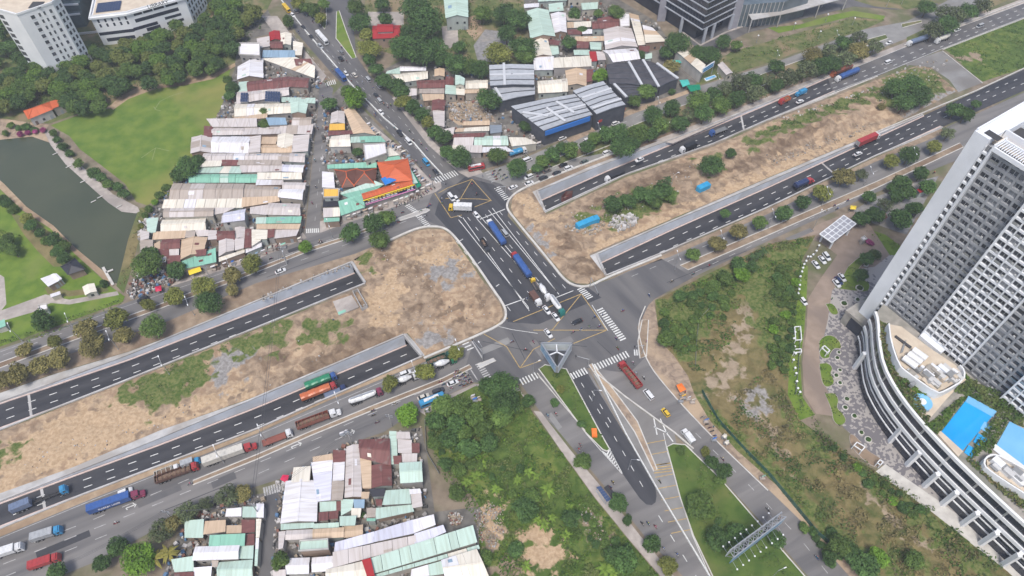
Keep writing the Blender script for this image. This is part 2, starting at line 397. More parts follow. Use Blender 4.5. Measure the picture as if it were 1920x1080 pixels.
# ---- terrain: one relief sheet whose cover (grass, gravel, mud, sand) follows soft outlined zones
def terrain_mat(key, base, g, gr, md, sn, s=.35, pick=1.0):
    if key in MATS: return MATS[key]
    m = bpy.data.materials.new(key); m.use_nodes = True; MATS[key] = m
    n = m.node_tree.nodes; l = m.node_tree.links; p = n['Principled BSDF']; p.inputs['Roughness'].default_value = .95
    p.inputs['Specular IOR Level'].default_value = .15
    geo = n.new('ShaderNodeNewGeometry')
    def noise(sc, det, dist=0.0):
        t = n.new('ShaderNodeTexNoise'); t.inputs['Scale'].default_value = sc; t.inputs['Detail'].default_value = det
        t.inputs['Distortion'].default_value = dist; l.new(geo.outputs['Position'], t.inputs['Vector']); return t.outputs['Fac']
    n1 = noise(s, 8, .5); n2 = noise(s*.16, 6, .8); n3 = noise(s*2.6, 6, .3)
    def two(cols, fac, lo=.36, hi=.64):
        r = n.new('ShaderNodeValToRGB'); r.color_ramp.elements[0].position = lo; r.color_ramp.elements[1].position = hi
        r.color_ramp.elements[0].color = (*cols[0], 1); r.color_ramp.elements[1].color = (*cols[1], 1); l.new(fac, r.inputs[0]); return r.outputs[0]
    def mixc(f, a, b):
        x = n.new('ShaderNodeMix'); x.data_type = 'RGBA'; l.new(f, x.inputs[0]); l.new(a, x.inputs[6]); l.new(b, x.inputs[7]); return x.outputs[2]
    big = n.new('ShaderNodeMapRange'); big.inputs[1].default_value = .46; big.inputs[2].default_value = .62; l.new(n2, big.inputs[0])
    out = mixc(big.outputs[0], two(base[:2], n1), two(base[2:4], n1, .42, .6))
    at = n.new('ShaderNodeAttribute'); at.attribute_name = 'cover'; sep = n.new('ShaderNodeSeparateColor'); l.new(at.outputs['Color'], sep.inputs[0])
    for ch, cols in ((2, md), (3, sn), (1, gr), (0, g)):
        src = at.outputs['Alpha'] if ch == 3 else sep.outputs[ch]
        ad = n.new('ShaderNodeMath'); ad.operation = 'MULTIPLY_ADD'; ad.inputs[1].default_value = 1.3; l.new(n1, ad.inputs[0]); ad.inputs[2].default_value = -.65
        a2 = n.new('ShaderNodeMath'); l.new(ad.outputs[0], a2.inputs[0]); l.new(src, a2.inputs[1])
        a3 = n.new('ShaderNodeMath'); a3.operation = 'MULTIPLY_ADD'; a3.inputs[1].default_value = .5; a3.inputs[2].default_value = -.25; l.new(n3, a3.inputs[0])
        a4 = n.new('ShaderNodeMath'); l.new(a2.outputs[0], a4.inputs[0]); l.new(a3.outputs[0], a4.inputs[1])
        mr = n.new('ShaderNodeMapRange'); mr.inputs[1].default_value = .38; mr.inputs[2].default_value = .62; l.new(a4.outputs[0], mr.inputs[0])
        out = mixc(mr.outputs[0], out, two(cols, n3 if ch != 2 else n1))
    l.new(out, p.inputs['Base Color'])
    bp = n.new('ShaderNodeBump'); bp.inputs['Distance'].default_value = .3; bp.inputs['Strength'].default_value = .9
    l.new(n3, bp.inputs['Height']); l.new(bp.outputs[0], p.inputs['Normal'])
    return m
C_GRASS = ((.06,.10,.02), (.155,.165,.06)); C_GRAV = ((.20,.185,.175), (.31,.295,.28)); C_MUD = ((.125,.085,.058), (.23,.165,.11))
C_SAND = ((.35,.245,.15), (.47,.345,.225))
TM_SOIL = terrain_mat('site_soil', ((.20,.145,.10), (.37,.275,.19), (.29,.20,.13), (.44,.325,.215)), C_GRASS, C_GRAV, C_MUD, C_SAND)
TM_WASTE = terrain_mat('wasteland', ((.135,.11,.048), (.215,.17,.08), (.07,.09,.028), (.15,.135,.055)), C_GRASS, C_GRAV, ((.25,.195,.135),(.34,.27,.195)), ((.32,.24,.16),(.42,.33,.23)))
TM_GREEN = terrain_mat('overgrown_ground', ((.05,.088,.018), (.095,.14,.032), (.08,.13,.024), (.15,.175,.045)), ((.04,.07,.018),(.09,.13,.033)), ((.2,.185,.175),(.42,.40,.385)), ((.2,.155,.11),(.30,.235,.17)), C_SAND)
def terrain(name, px, m, zones=(), step=1.7, amp=.5, ns=9, seed=3, mounds=(), z=.01, soft=4.2, **k):
    o = patch(name, GP(px), z, m, step=step, amp=amp, ns=ns, holes=HOLES, seed=seed, mounds=[(*G(a, b).xy, r, h) for a, b, r, h in mounds], **k)
    me = o.data; n = len(me.vertices); co = np.empty(n*3); me.vertices.foreach_get('co', co); co = co.reshape(-1, 3)
    c = np.zeros((n, 4))
    for ch, zp in zones:
        poly = [(p.x, p.y) for p in GP(zp)]
        d = edge_dist(co[:, 0], co[:, 1], poly); s = np.where(inside(co[:, 0], co[:, 1], poly), d, -d)
        s = s+wnoise(co[:, 0], co[:, 1], 7, seed+9)*5.5
        c[:, 'RGBA'.index(ch)] = np.maximum(c[:, 'RGBA'.index(ch)], np.clip(.5+s/(2*soft), 0, 1))
    at = me.color_attributes.new('cover', 'FLOAT_COLOR', 'POINT'); at.data.foreach_set('color', c.ravel())
    return o
S = 'structure'
# ---------------- streets
sheet('frontage_road', [-420,815,-150,712,0,655,45,640,225,572,325,535,480,485,575,443,640,420,720,392,817,357,850,430,802,425,777,430,732,450,665,477,480,532,315,604,210,641,0,717,-150,775,-420,880], .004, M['asphalt'])
sheet('crossing_road', [817,350,862,322,940,345,962,362,950,385,952,405,1030,495,1062,527,1102,537,1150,522,1240,485,1300,520,1225,562,1195,612,1210,670,1180,700,1105,690,1060,705,1010,700,975,720,890,716,872,690,890,632,940,607,949,592,942,565,892,495,850,440,830,426,790,410], .012, M['asphalt_mid'])
sheet('crossing_resurfaced_road', [826,368,872,332,925,346,955,372,952,405,1030,495,1062,527,1100,537,1128,558,1085,576,1010,608,952,604,949,592,942,565,892,495,850,440,815,402], .020, M['asphalt_cross'])
sheet('avenue_road', [470,-75,510,-30,527,0,555,60,620,135,687,205,750,270,817,350,862,322,790,242,737,182,692,140,668,105,664,60,662,0,660,-75], .008, M['asphalt_mid'])
sheet('side_street', [600,150,595,215,589,270,574,420,569,448,600,437,601,400,614,270,618,215,625,165], .006, M['asphalt'])
sheet('frontage_road', [880,332,905,324,975,300,1062,262,1180,205,1300,165,1440,122,1540,85,1620,55,1700,40,1760,10,1830,-30,1900,-60,2050,-60,1850,10,1700,72,1440,174,1250,249,1150,286,995,348,962,362,940,345], .004, M['tar_pale'])
sheet('frontage_road', [1102,537,1150,522,1240,478,1440,392,1690,275,1850,205,1960,155,2300,0,2300,90,1960,240,1775,308,1640,362,1545,405,1440,452,1300,520,1225,562,1130,560], .008, M['asphalt'])
sheet('frontage_road', [-420,1180,-150,1065,0,1007,175,934,480,814,615,752,802,676,890,636,905,690,975,724,890,717,790,764,720,810,655,832,537,894,400,938,275,1002,175,1055,-150,1185,-420,1300], .008, M['asphalt'])
sheet('main_road', [1552,146,1695,88,1920,5,2150,-80,2150,-48,1920,33,1767,92,1650,141,1562,174], .008, M['asphalt_mid'])
sheet('main_road', [1722,221,1830,172,1920,130,2300,-30,2300,0,1920,170,1763,240], .008, M['asphalt_new'])
sheet('main_road', [-420,920,-118,799,-118,850,-420,972], .008, M['asphalt_new'])
sheet('main_road', [-420,1110,-118,989,-118,1040,-420,1162], .008, M['asphalt_new'])
sheet('turning_road', [1690,121,1767,95,1842,155,1797,173,1780,150,1745,126,1715,123], .012, M['tar_pale'])
sheet('exit_road', [978,722,1015,775,1050,812,1075,842,1142,922,1210,1007,1285,1085,1400,1230,1500,1230,1333,1082,1231,918,1170,812,1103,692,1060,700,1007,700], .012, M['asphalt'])
sheet('ramp_road', [1069,706,1127,812,1167,888,1200,935,1212,946,1222,947,1229,942,1231,930,1229,912,1170,812,1098,694], .020, M['asphalt_cross'])
sheet('service_road', [1112,700,1172,746,1265,814,1300,1005,1335,1085,1231,915,1170,810,1106,692], .016, M['tar_pale'])
sheet('branch_road', [1112,697,1180,747,1265,814,1350,894,1427,978,1518,1084,1620,1230,1760,1230,1592,1080,1497,972,1440,917,1327,810,1235,710,1210,670,1193,615,1160,620,1105,690], .010, M['asphalt'])
sheet('alley_road', [497,930,527,905,526,960,519,1085,500,1160,478,1160,486,1085], .014, M['asphalt_mid'])
# ---------------- verges, pavements
sheet('verge', [1225,264,1440,181,1700,78,1925,-5,1925,4,1700,87,1440,191,1262,269], .014, M['paver'])
patch('verge', GP([-420,898,-150,790,0,737,100,702,240,660,370,612,480,567,662,491,700,505,684,529,480,612,240,712,0,806,-150,860,-420,945]), .0, M['concrete'], holes=HOLES)
patch('verge', GP([-420,1095,-150,985,0,925,300,807,480,744,762,625,800,665,480,803,145,930,0,990,-150,1050,-420,1150]), .0, M['concrete'], holes=HOLES)
patch('verge', GP([985,352,1150,286,1250,249,1440,174,1600,110,1600,128,1440,190,1230,268,997,363]), -.004, M['soil'], holes=HOLES)
patch('verge', GP([995,361,1107,312,1230,266,1440,184,1560,140,1570,175,1440,226,1340,270,1172,329,1020,400]), .0, M['concrete'], holes=HOLES)
patch('verge', GP([1105,480,1240,421,1440,334,1602,266,1730,214,1770,240,1640,294,1440,390,1250,472,1134,519]), .0, M['concrete'], holes=HOLES)
sheet('dirt_verge', [-420,1162,0,992,145,933,475,809,788,672,802,676,615,751,480,813,175,934,0,1006,-420,1181], .014, M['sand'])
sheet('dirt_verge', [-420,868,0,706,210,638,315,602,480,531,665,476,700,462,664,490,480,566,370,611,240,659,100,701,0,736,-420,898], .010, M['soil'])
sheet('dirt_verge', [1140,521,1250,475,1440,391,1640,296,1765,241,1780,246,1640,304,1440,401,1255,482], .012, M['soil'])
sheet('pavement', [575,446,640,422,720,395,817,360,828,352,812,338,795,345,640,405,600,415,600,437], .016, M['paver'])
sheet('pavement', [742,270,812,342,826,340,828,350,817,357,795,345,722,275,690,240,700,235], .014, M['paver'])
sheet('pavement', [490,30,520,30,548,68,612,142,600,160,560,110,520,70], .014, M['paver'])
sheet('pavement', [803,272,860,323,878,333,905,324,895,312,870,318,845,295,812,265,742,180,735,184], .014, M['paver'])
sheet('pavement', [1000,770,1014,772,1068,842,1135,922,1200,1004,1270,1088,1245,1088,1180,1012,1115,932,1050,842], .016, M['paver'])
sheet('pavement', [780,768,890,719,972,727,985,745,900,738,800,780], .016, M['paver'])
sheet('dirt_pavement', [1216,572,1225,563,1232,600,1237,640,1262,665,1290,705,1302,740,1332,790,1382,845,1462,915,1522,985,1612,1080,1720,1230,1700,1230,1592,1080,1497,972,1440,917,1327,810,1235,710,1210,670,1195,615], .014, M['soil_rough'])
sheet('pavement', [320,537,480,487,575,446,568,436,480,470,330,528], .014, M['paver'])
# traffic islands with kerbs
def island(px, m, h=.14, name='traffic_island'):
    pts = GP(px); k = MB(); k.wall(pts, .4, 0, h, closed=True); o = k.obj(name, M['kerb'], kind=S)
    patch('island_soil', pts, h-.03, m, parent=o); return o
island([-300,792,0,680,160,621,275,580,380,540,437,520,520,488,572,467,640,446,745,408,745,412,640,452,572,474,437,528,275,588,160,630,0,690,-300,802], M['soil'])
island([745,410,800,391,806,394,800,398,750,414], M['concrete'], .16)
island([362,901,480,853,582,809,700,760,830,709,880,684,885,690,832,717,700,769,582,817,480,862,362,909], M['soil'])
island([895,684,925,672,930,676,900,690], M['concrete'], .16)
island([985,322,1075,283,1200,230,1330,178,1440,135,1560,92,1660,65,1665,72,1570,105,1450,152,1340,198,1210,246,1085,295,990,330], M['weedy'])
island([1275,498,1440,428,1640,342,1800,268,1806,276,1640,354,1440,441,1290,506], M['soil'])
island([1010,692,1022,684,1062,692,1127,814,1143,842,1138,846,1130,843,1097,810], M['wedge'])
island([1104,684,1110,682,1150,730,1195,790,1232,880,1226,884,1190,810], M['soil_rough'])
island([1250,838,1262,832,1285,834,1350,897,1420,978,1512,1084,1600,1230,1460,1230,1338,1084,1300,1004,1276,935], M['wedge'], .12)
island([631,22,630,72,660,110,668,108,648,55,636,20], M['lush'])
island([557,-60,611,-60,612,45,609,55,556,-2], M['weedy'])
island([1204,600,1216,600,1212,668,1200,672,1196,640], M['soil'])
island([1690,45,1728,38,1728,42,1692,52], M['weedy'])
# ---------------- the two strips of building site between the carriageways
terrain('site_ground', [-420,985,-140,868,0,809,240,715,480,618,688,536,662,488,700,464,735,454,777,434,802,429,830,430,847,443,886,498,916,542,940,574,943,592,934,605,886,629,797,667,764,624,480,743,300,807,137,876,0,925,-140,975,-420,1090], TM_SOIL,
  [('R',[205,738,300,690,400,655,540,588,545,608,505,640,500,660,460,665,400,662,392,712,352,745,290,772,215,745]), ('R',[495,600,530,598,540,640,520,660,495,655]),
   ('R',[-50,835,38,842,40,852,0,872,-50,880]), ('R',[560,636,575,600,640,605,655,620,620,640,585,645]), ('R',[670,475,700,470,690,500,678,505]),
   ('G',[393,672,440,640,490,628,497,648,470,682,434,700,420,726,404,732,394,702]), ('G',[785,632,800,620,850,628,850,645,800,655]),
   ('B',[630,655,690,615,760,620,720,655,640,690,560,720,520,705,580,690]), ('B',[570,632,600,625,606,640,585,652]), ('B',[480,670,530,650,545,665,500,690]), ('B',[280,705,315,705,310,740,285,745]), ('B',[285,757,288,763,242,779,142,814,106,831,40,846,38,841,104,825,140,808,240,773]), ('B',[742,518,842,469,845,473,746,524]), ('B',[828,592,924,555,926,560,832,598]),
   ('A',[-60,900,0,840,150,765,215,745,300,770,380,740,480,720,480,740,300,800,140,870,0,920]), ('A',[690,560,730,500,760,540,740,610,700,610]), ('A',[770,480,850,455,880,510,820,512]), ('B',[700,600,760,575,830,585,900,570,901,574,830,590,760,580,702,605]), ('B',[690,470,740,480,800,520,860,600,856,602,796,525,738,485,690,475]), ('B',[560,690,640,650,720,640,720,645,640,655,562,696]), ('G',[800,500,850,490,870,520,830,540])],
  amp=.55, mounds=[(590,636,5,2.2),(505,672,4,1.5),(660,640,9,1.4),(470,640,9,1.2),(770,530,9,.8),(880,560,6,1.2),(840,520,7,1.0),(715,640,7,1.3)])
terrain('site_ground', [962,366,994,354,1000,362,1024,402,1094,369,1174,332,1340,274,1440,230,1520,198,1650,147,1720,123,1745,128,1795,170,1700,220,1640,250,1600,266,1440,333,1104,477,1136,518,1103,532,1080,531,1062,520,1035,489,963,402,958,389], TM_SOIL,
  [('R',[1395,265,1460,230,1560,195,1640,165,1650,180,1560,215,1480,250,1400,285]), ('R',[1120,405,1180,360,1260,345,1265,370,1230,400,1150,425]), ('R',[1075,405,1120,395,1125,410,1085,425]), ('R',[1310,298,1350,290,1355,320,1320,325]),
   ('R',[1660,140,1740,128,1780,165,1740,190,1670,200,1640,185]), ('B',[1360,318,1430,285,1470,285,1430,310,1370,330]), ('B',[1400,300,1500,250,1560,225,1540,245,1450,300]), ('B',[1040,445,1080,450,1090,470,1050,475]), ('G',[1720,180,1795,165,1800,175,1700,220]), ('G',[970,420,1020,450,1030,480,1000,450]),
   ('B',[1120,375,1200,340,1280,310,1320,300,1300,320,1180,380,1090,400]), ('B',[1085,485,1120,490,1130,515,1090,520,1075,500]),
   ('A',[1130,450,1260,400,1440,315,1600,250,1640,245,1440,335,1110,475]), ('A',[965,370,1000,365,1020,400,1060,410,1000,420]), ('A',[1480,295,1620,250,1660,240,1600,268])],
  amp=.7, seed=8, mounds=[(1450,270,10,4),(1480,260,9,4.5),(1515,250,9,4),(1540,245,7,4),(1560,235,10,4.6),(1600,225,8,3.8),(1420,285,8,1.8),(1350,305,8,1.5),(1250,325,7,1.3),(1080,455,7,1.2),(1200,360,6,1.2),(1100,500,4,1.0),(1540,225,8,2)])
# ---------------- green and waste land
terrain('wasteland', [1228,563,1310,522,1440,458,1530,440,1502,490,1496,560,1482,640,1477,740,1500,788,1560,832,1640,882,1750,962,1890,1072,2000,1180,1900,1230,1720,1230,1612,1080,1522,985,1462,915,1382,845,1332,790,1302,740,1290,705,1262,665,1237,640,1232,600], TM_WASTE,
  [('R',[1230,562,1440,470,1530,445,1480,620,1440,660,1390,560,1330,600,1300,690,1262,660]), ('R',[1440,560,1500,500,1490,640,1480,720,1440,660]), ('R',[1310,740,1350,780,1440,860,1530,960,1640,1080,1580,1040,1450,920,1380,850]),
   ('R',[1560,825,1660,890,1760,965,1890,1070,1850,1090,1720,990,1640,920]), ('R',[1480,750,1560,830,1540,850,1480,800]), ('R',[1560,1010,1680,1030,1740,1060,1700,1090,1600,1080]), ('R',[1440,840,1480,900,1560,980,1540,990,1450,900]),
   ('B',[1400,530,1428,522,1418,600,1392,650,1376,715,1315,752,1306,735,1350,700,1380,630]), ('B',[1388,735,1430,765,1468,870,1490,905,1474,893,1424,795,1376,757]), ('B',[1615,915,1640,930,1690,990,1745,1024,1735,1028,1670,985]), ('G',[1392,742,1425,738,1440,765,1410,785,1395,765])],
  step=2.0, amp=.6, seed=12)
terrain('overgrown_ground', [797,771,890,724,975,730,1000,776,1050,844,1115,934,1180,1014,1250,1097,1330,1230,880,1230,905,1095,897,1000,905,960,890,935,815,850], TM_GREEN,
  [('A',[985,995,1020,985,1045,1010,1062,1050,1030,1075,985,1070,970,1040]), ('A',[905,965,925,930,935,945,930,1000,905,1000]), ('B',[893,965,930,955,940,1000,925,1022,902,1015]), ('B',[1095,960,1108,970,1150,1030,1140,1032,1105,995]), ('B',[800,850,845,895,840,905,800,880]), ('B',[930,1040,970,1050,985,1085,935,1085])],
  step=2.0, amp=.5, seed=21)
terrain('roadside_field', [1770,91,1920,36,2150,-45,2300,-35,1920,127,1843,153,1828,142], TM_GREEN, [('B',[1795,105,1830,100,1835,110,1800,115])], step=4, amp=.5, seed=4)
# left: playing field, pond, lawn
sheet('playing_field', [95,235,150,215,210,203,240,182,290,165,350,160,432,128,426,170,415,200,395,240,370,300,330,345,320,365,275,385,255,378,235,345,190,310,150,280,130,255], .006, M['grass'])
sheet('forest_floor', [-300,-75,470,-75,520,-20,500,20,448,70,440,125,350,156,290,160,235,178,205,198,150,212,92,232,0,222,-300,260], .002, M['weedy'])
sheet('track', [205,200,225,180,262,163,300,158,345,153,400,140,440,118,442,124,400,148,345,160,290,167,240,186,212,206], .010, M['sand'])
sheet('pond_water', [-260,330,-80,280,0,262,60,256,97,268,128,303,168,338,208,374,232,392,259,396,250,425,242,455,232,500,222,532,212,530,206,520,140,470,95,424,45,390,0,348,-200,430], .002, M['water'])
sheet('pond_path', [82,245,96,245,131,292,172,328,212,364,258,388,262,396,255,400,228,397,203,380,163,344,123,308,95,272], .014, M['paver'])
sheet('pond_path', [-200,425,0,338,8,345,50,388,100,423,144,467,208,520,216,534,208,536,138,474,94,428,42,394,0,354,-200,445], .014, M['sand'])
sheet('pond_bank', [262,390,275,388,265,430,255,470,245,510,232,550,218,536,228,500,240,450,250,420,258,398], .010, M['dry'])
sheet('pond_bank', [-200,250,0,222,92,234,84,246,95,268,60,256,0,262,-80,280,-260,325], .006, M['soil_rough'])
sheet('park_lawn', [-420,520,-200,445,0,355,42,395,95,429,140,476,206,536,234,556,230,566,45,634,0,650,-420,810], .004, M['lush'])
sheet('park_clearing', [20,400,60,410,100,440,135,480,140,500,100,500,70,470,45,440], .010, M['dry'])
sheet('park_path', [-300,700,0,583,85,552,130,562,220,546,223,553,130,571,95,568,60,586,0,603,-300,720], .012, M['paver'])
sheet('park_path', [-60,545,0,515,8,520,12,570,0,585,-60,600], .011, M['paver'])
sheet('park_path', [90,552,84,540,95,535,130,545,200,538,205,546,130,556], .013, M['dry'])
# house plots
for px in ([440,75,550,65,612,145,600,160,588,270,570,440,480,472,330,526,240,556,262,500,262,430,300,360,360,280,395,230,440,130], [605,200,640,160,745,275,815,342,640,402,600,412], [720,130,760,110,860,130,920,120,1010,140,1180,195,1060,258,975,296,900,320,870,315,800,255], [975,-60,1060,-60,1230,40,1260,85,1330,140,1270,180,1180,200,1000,130], [520,905,560,870,655,832,790,800,800,850,815,960,900,950,920,1090,930,1230,500,1230], [300,1090,345,970,400,935,497,925,486,1085,480,1230,250,1230], [470,-60,520,60,440,80,440,20]):
    sheet('plot_ground', px, .0, M['plot'])
sheet('yard_ground', [690,-60,980,-60,985,120,900,120,760,110,700,90,680,60], .003, M['weedy'])
sheet('yard_ground', [828,50,858,45,860,88,832,92], .008, M['paver']); sheet('yard_ground', [690,22,757,22,757,48,690,48], .008, M['paver'])
sheet('yard_ground', [888,85,910,55,950,60,960,95,930,118,895,112], .009, M['gravel']); sheet('yard_ground', [872,35,900,25,905,60,890,75,875,60], .008, M['sand'])
sheet('yard_ground', [840,192,905,188,915,200,930,228,860,235,842,222], .008, M['soil_rough'])
sheet('office_forecourt', [1190,-60,1240,20,1300,85,1330,95,1400,62,1480,42,1560,22,1600,12,1680,18,1760,10,1700,-60], .006, M['asphalt_mid'])
sheet('garden_ground', [1330,125,1370,98,1460,72,1530,52,1600,33,1660,38,1620,55,1540,82,1440,118,1300,163], .008, M['weedy'])
sheet('garden_ground', [1440,52,1500,46,1560,28,1600,20,1660,30,1655,38,1600,30,1540,45,1460,62], .010, M['lush'])
sheet('garden_ground', [1600,0,1700,-20,1760,5,1700,18,1640,12], .010, M['weedy'])
sheet('dirt_verge', [1062,262,1180,206,1300,165,1300,172,1180,216,1070,268], .010, M['soil_rough'])
sheet('tree_belt_ground', [1085,296,1210,247,1340,199,1450,153,1570,106,1640,86,1640,92,1440,176,1250,249,1150,284], .009, M['weedy'])
sheet('tree_belt_ground', [1700,70,1830,10,1960,-45,1960,-30,1840,22,1700,80], .009, M['weedy'])
# right: forecourt of the tower
sheet('hotel_drive', [1500,445,1535,420,1600,395,1630,420,1668,478,1640,500,1600,505,1575,530,1560,545,1552,600,1536,670,1546,720,1576,782,1530,776,1508,740,1504,680,1512,620,1515,560,1540,520,1570,478,1535,452], .016, M['brick_path'])
def mosaic():
    m = bpy.data.materials.new('mosaic_paving'); m.use_nodes = True; n = m.node_tree.nodes; l = m.node_tree.links; p = n['Principled BSDF']
    g = n.new('ShaderNodeNewGeometry'); v = n.new('ShaderNodeTexVoronoi'); v.inputs['Scale'].default_value = 1.15; l.new(g.outputs['Position'], v.inputs['Vector'])
    s = n.new('ShaderNodeSeparateColor'); l.new(v.outputs['Color'], s.inputs[0])
    t = n.new('ShaderNodeTexNoise'); t.inputs['Scale'].default_value = .045; t.inputs['Detail'].default_value = 2; l.new(g.outputs['Position'], t.inputs['Vector'])
    mr = n.new('ShaderNodeMapRange'); mr.inputs[1].default_value = .36; mr.inputs[2].default_value = .74; l.new(t.outputs['Fac'], mr.inputs[0])
    gt = n.new('ShaderNodeMath'); gt.operation = 'GREATER_THAN'; l.new(s.outputs[0], gt.inputs[0]); l.new(mr.outputs[0], gt.inputs[1])
    x = n.new('ShaderNodeMix'); x.data_type = 'RGBA'; x.inputs[6].default_value = (.15,.14,.148,1); x.inputs[7].default_value = (.33,.305,.285,1)
    l.new(gt.outputs[0], x.inputs[0]); l.new(x.outputs[2], p.inputs['Base Color']); p.inputs['Roughness'].default_value = .85; return m
M['mosaic'] = mosaic()
sheet('plaza_paving', [1560,545,1600,500,1680,470,1760,520,1760,700,1800,850,1960,1000,2050,1100,1925,1085,1760,958,1662,878,1622,838,1582,802,1560,765,1546,715,1536,670,1552,600], .008, M['mosaic'])
sheet('plaza_walk', [1642,884,1660,870,1762,940,1912,1052,2000,1130,1990,1160,1895,1082,1750,967], .014, M['kerb'])
sheet('garden_ground', [1500,490,1515,500,1512,560,1508,620,1500,680,1505,745,1528,778,1500,788,1477,740,1482,640,1496,560], .010, M['lush'])
sheet('garden_ground', [1615,425,1660,440,1700,470,1690,480,1668,478,1640,450], .012, M['lush'])
sheet('yard_ground', [1600,395,1640,370,1720,340,1760,330,1700,440,1640,420], .004, M['gravel'])

# ---------------- markings
mk = MB(); wn = MB(); yl = MB()
Z = .032
def ln(mb, px, w, z=Z): strip_line(mb, GP(px, z), w)
def cross(mb, x0, y0, x1, y1, dx, dy, n, w=.5):
    """zebra: n stripes laid out from (x0,y0) to (x1,y1), each reaching by (dx,dy) pixels"""
    for i in range(n):
        q = i/(n-1); x, y = x0+(x1-x0)*q, y0+(y1-y0)*q
        strip_line(mb, [G(x-dx/2, y-dy/2, Z), G(x+dx/2, y+dy/2, Z)], w)
# the new asphalt lanes across the crossing
for a in ([860,412,990,575],[868,408,992,582],[887,402,1020,553],[894,398,1022,548],[916,394,1045,548],[923,390,1048,552]): ln(mk, a, .28)
ln(mk, [858,404,866,408], .3); ln(mk, [990,575,992,583], .3)
for a in ([838,430,955,580],[875,405,1000,560],[908,400,1030,552],[935,395,1060,540]): dashes(mk, GP(a), 7, 2.4, .22, .032)
ln(mk, [945,574,984,560], .4); ln(mk, [900,411,947,392], .4); ln(mk, [1042,558,1075,545], .3)
for a in ([0,0],[34,42],[68,85]):
    ln(mk, [862+a[0],452+a[1],868+a[0],448+a[1]], .3)
cross(mk, 815,339,855,324, 8,9, 10); cross(mk, 764,385,784,401, 9,-4, 8, .45); cross(mk, 784,404,802,423, 9,-4, 8, .45)
cross(mk, 932,352,950,373, 10,-4, 8, .5); cross(mk, 575,433,597,432, 1,8, 7, .5); cross(mk, 1088,541,1106,558, 11,-5, 7, .5)
cross(mk, 1125,580,1168,636, 11,-5, 15, .6); cross(mk, 1190,661,1211,661, 1,11, 6, .5); cross(mk, 1073,705,1098,695, 7,11, 6, .55)
cross(mk, 1118,688,1176,664, 7,11, 12, .55); cross(mk, 978,716,1005,704, 7,11, 6, .5); cross(mk, 873,644,882,654, 12,-5, 3, .5)
cross(wn, 897,682,915,708, 11,-5, 8, .5); cross(wn, 496,922,529,912, 3,16, 8, .6); cross(mk, 611,158,628,153, 3,8, 6, .4); cross(wn, 913,322,925,340, 8,-3, 5, .4)
ln(mk, [1110,572,1140,620], .25); ln(wn, [885,640,905,672], .5); ln(wn, [882,692,895,712], .4); ln(mk, [935,612,960,618,1008,625], .2)
# yellow box
for a in ([822,362,840,352,885,336],[885,336,920,375],[885,336,862,375,846,392],[835,372,900,373,922,376],[815,362,845,408],[920,376,890,388],[846,408,866,403],
          [962,603,1090,551],[1090,551,1035,619],[1000,619,1138,619],[1138,619,1075,644],[952,596,930,609],[975,690,1000,655,1040,635],[905,625,950,650,975,690],[975,690,1015,676],[1090,551,1138,619]): ln(yl, a, .3)
# chevrons on the island nose
for i in range(8):
    q = i/7; w = 1-q*.8; cx, cy = 1137+q*24, 848+q*33
    ln(mk, [cx-9*w,cy-2*w,cx+1.5*w,cy+4*w,cx+7*w,cy-7*w], .42*w+.12)
ln(mk, [1098,812,1132,851,1166,888], .22); ln(mk, [1142,840,1167,888], .22); ln(mk, [1010,705,1097,808], .2)
# lane lines of the ramp, the exit road and the branch road
for a in ([1088,715,1148,812,1205,912],[1108,730,1150,800]): dashes(mk, GP(a), 6, 2.2, .22, .034)
dashes(mk, GP([1232,962,1280,1040,1330,1120]), 7, 2.4, .25, .03)
for a in ([1300,808,1400,905,1500,1010,1560,1085],[1252,800,1330,875]): dashes(wn, GP(a), 8, 2.6, .22, .03)
for i in range(9):
    y = 828+i*21; x0 = 1205+(y-810)*.15; q = (y-810)/190
    ln(yl, [x0+q*26,y+4,1243+q*52,y-3], .25)
for i in range(4): ln(yl, [1226,872+i*5,1260,868+i*5], .35)
for a in ([1244,812,1252,850,1262,880,1298,1003,1332,1083],): ln(mk, a, .2)
for a in ([1225,780,1232,815],[1250,812,1262,828],[1226,800,1252,812],[1238,785,1250,812]): ln(mk, a, .4)
# main roads
for a in ([1557,157,1695,105,1920,15],[1560,166,1720,106,1920,24]): dashes(mk, GP(a), 7.2, 2.6, .28, .03)
for a in ([1736,221,1920,143],[1748,229,1920,156]): dashes(mk, GP(a), 7.2, 2.6, .28, .03)
ln(mk, [1553,147,1695,89,1920,6], .2); ln(mk, [1562,172,1650,139,1767,91,1920,32], .2)
# left frontage lanes
for a in ([0,1042,175,974,350,900],[0,1060,90,1025,270,955,410,898,600,820],[0,1085,120,1035,200,1003],[480,890,640,820],[640,800,790,735,870,700]): dashes(wn, GP(a), 9, 3.6, .25, .03)
ln(wn, [0,1009,175,937,480,817,800,680], .2); ln(wn, [0,660,225,578,480,490], .18)
for a in ([0,668,150,612,240,578],[480,517,640,462,760,415],[40,690,270,612],[530,480,690,425]): dashes(wn, GP(a), 9, 3.2, .22, .03)
for a in ([1180,520,1440,412,1700,295],[1300,512,1440,446,1640,355]): dashes(wn, GP(a), 9, 3.2, .22, .03)
for a in ([975,345,1180,255],[1000,312,1200,215]): dashes(wn, GP(a), 9, 3.0, .22, .03)
for a in ([555,40,640,140,770,290],[548,60,620,150,760,300],[590,70,690,175,800,300],[600,60,700,165,830,312]): dashes(wn, GP(a), 7, 2.4, .22, .03)
dashes(wn, GP([606,250,590,420]), 8, 2.5, .2, .03)
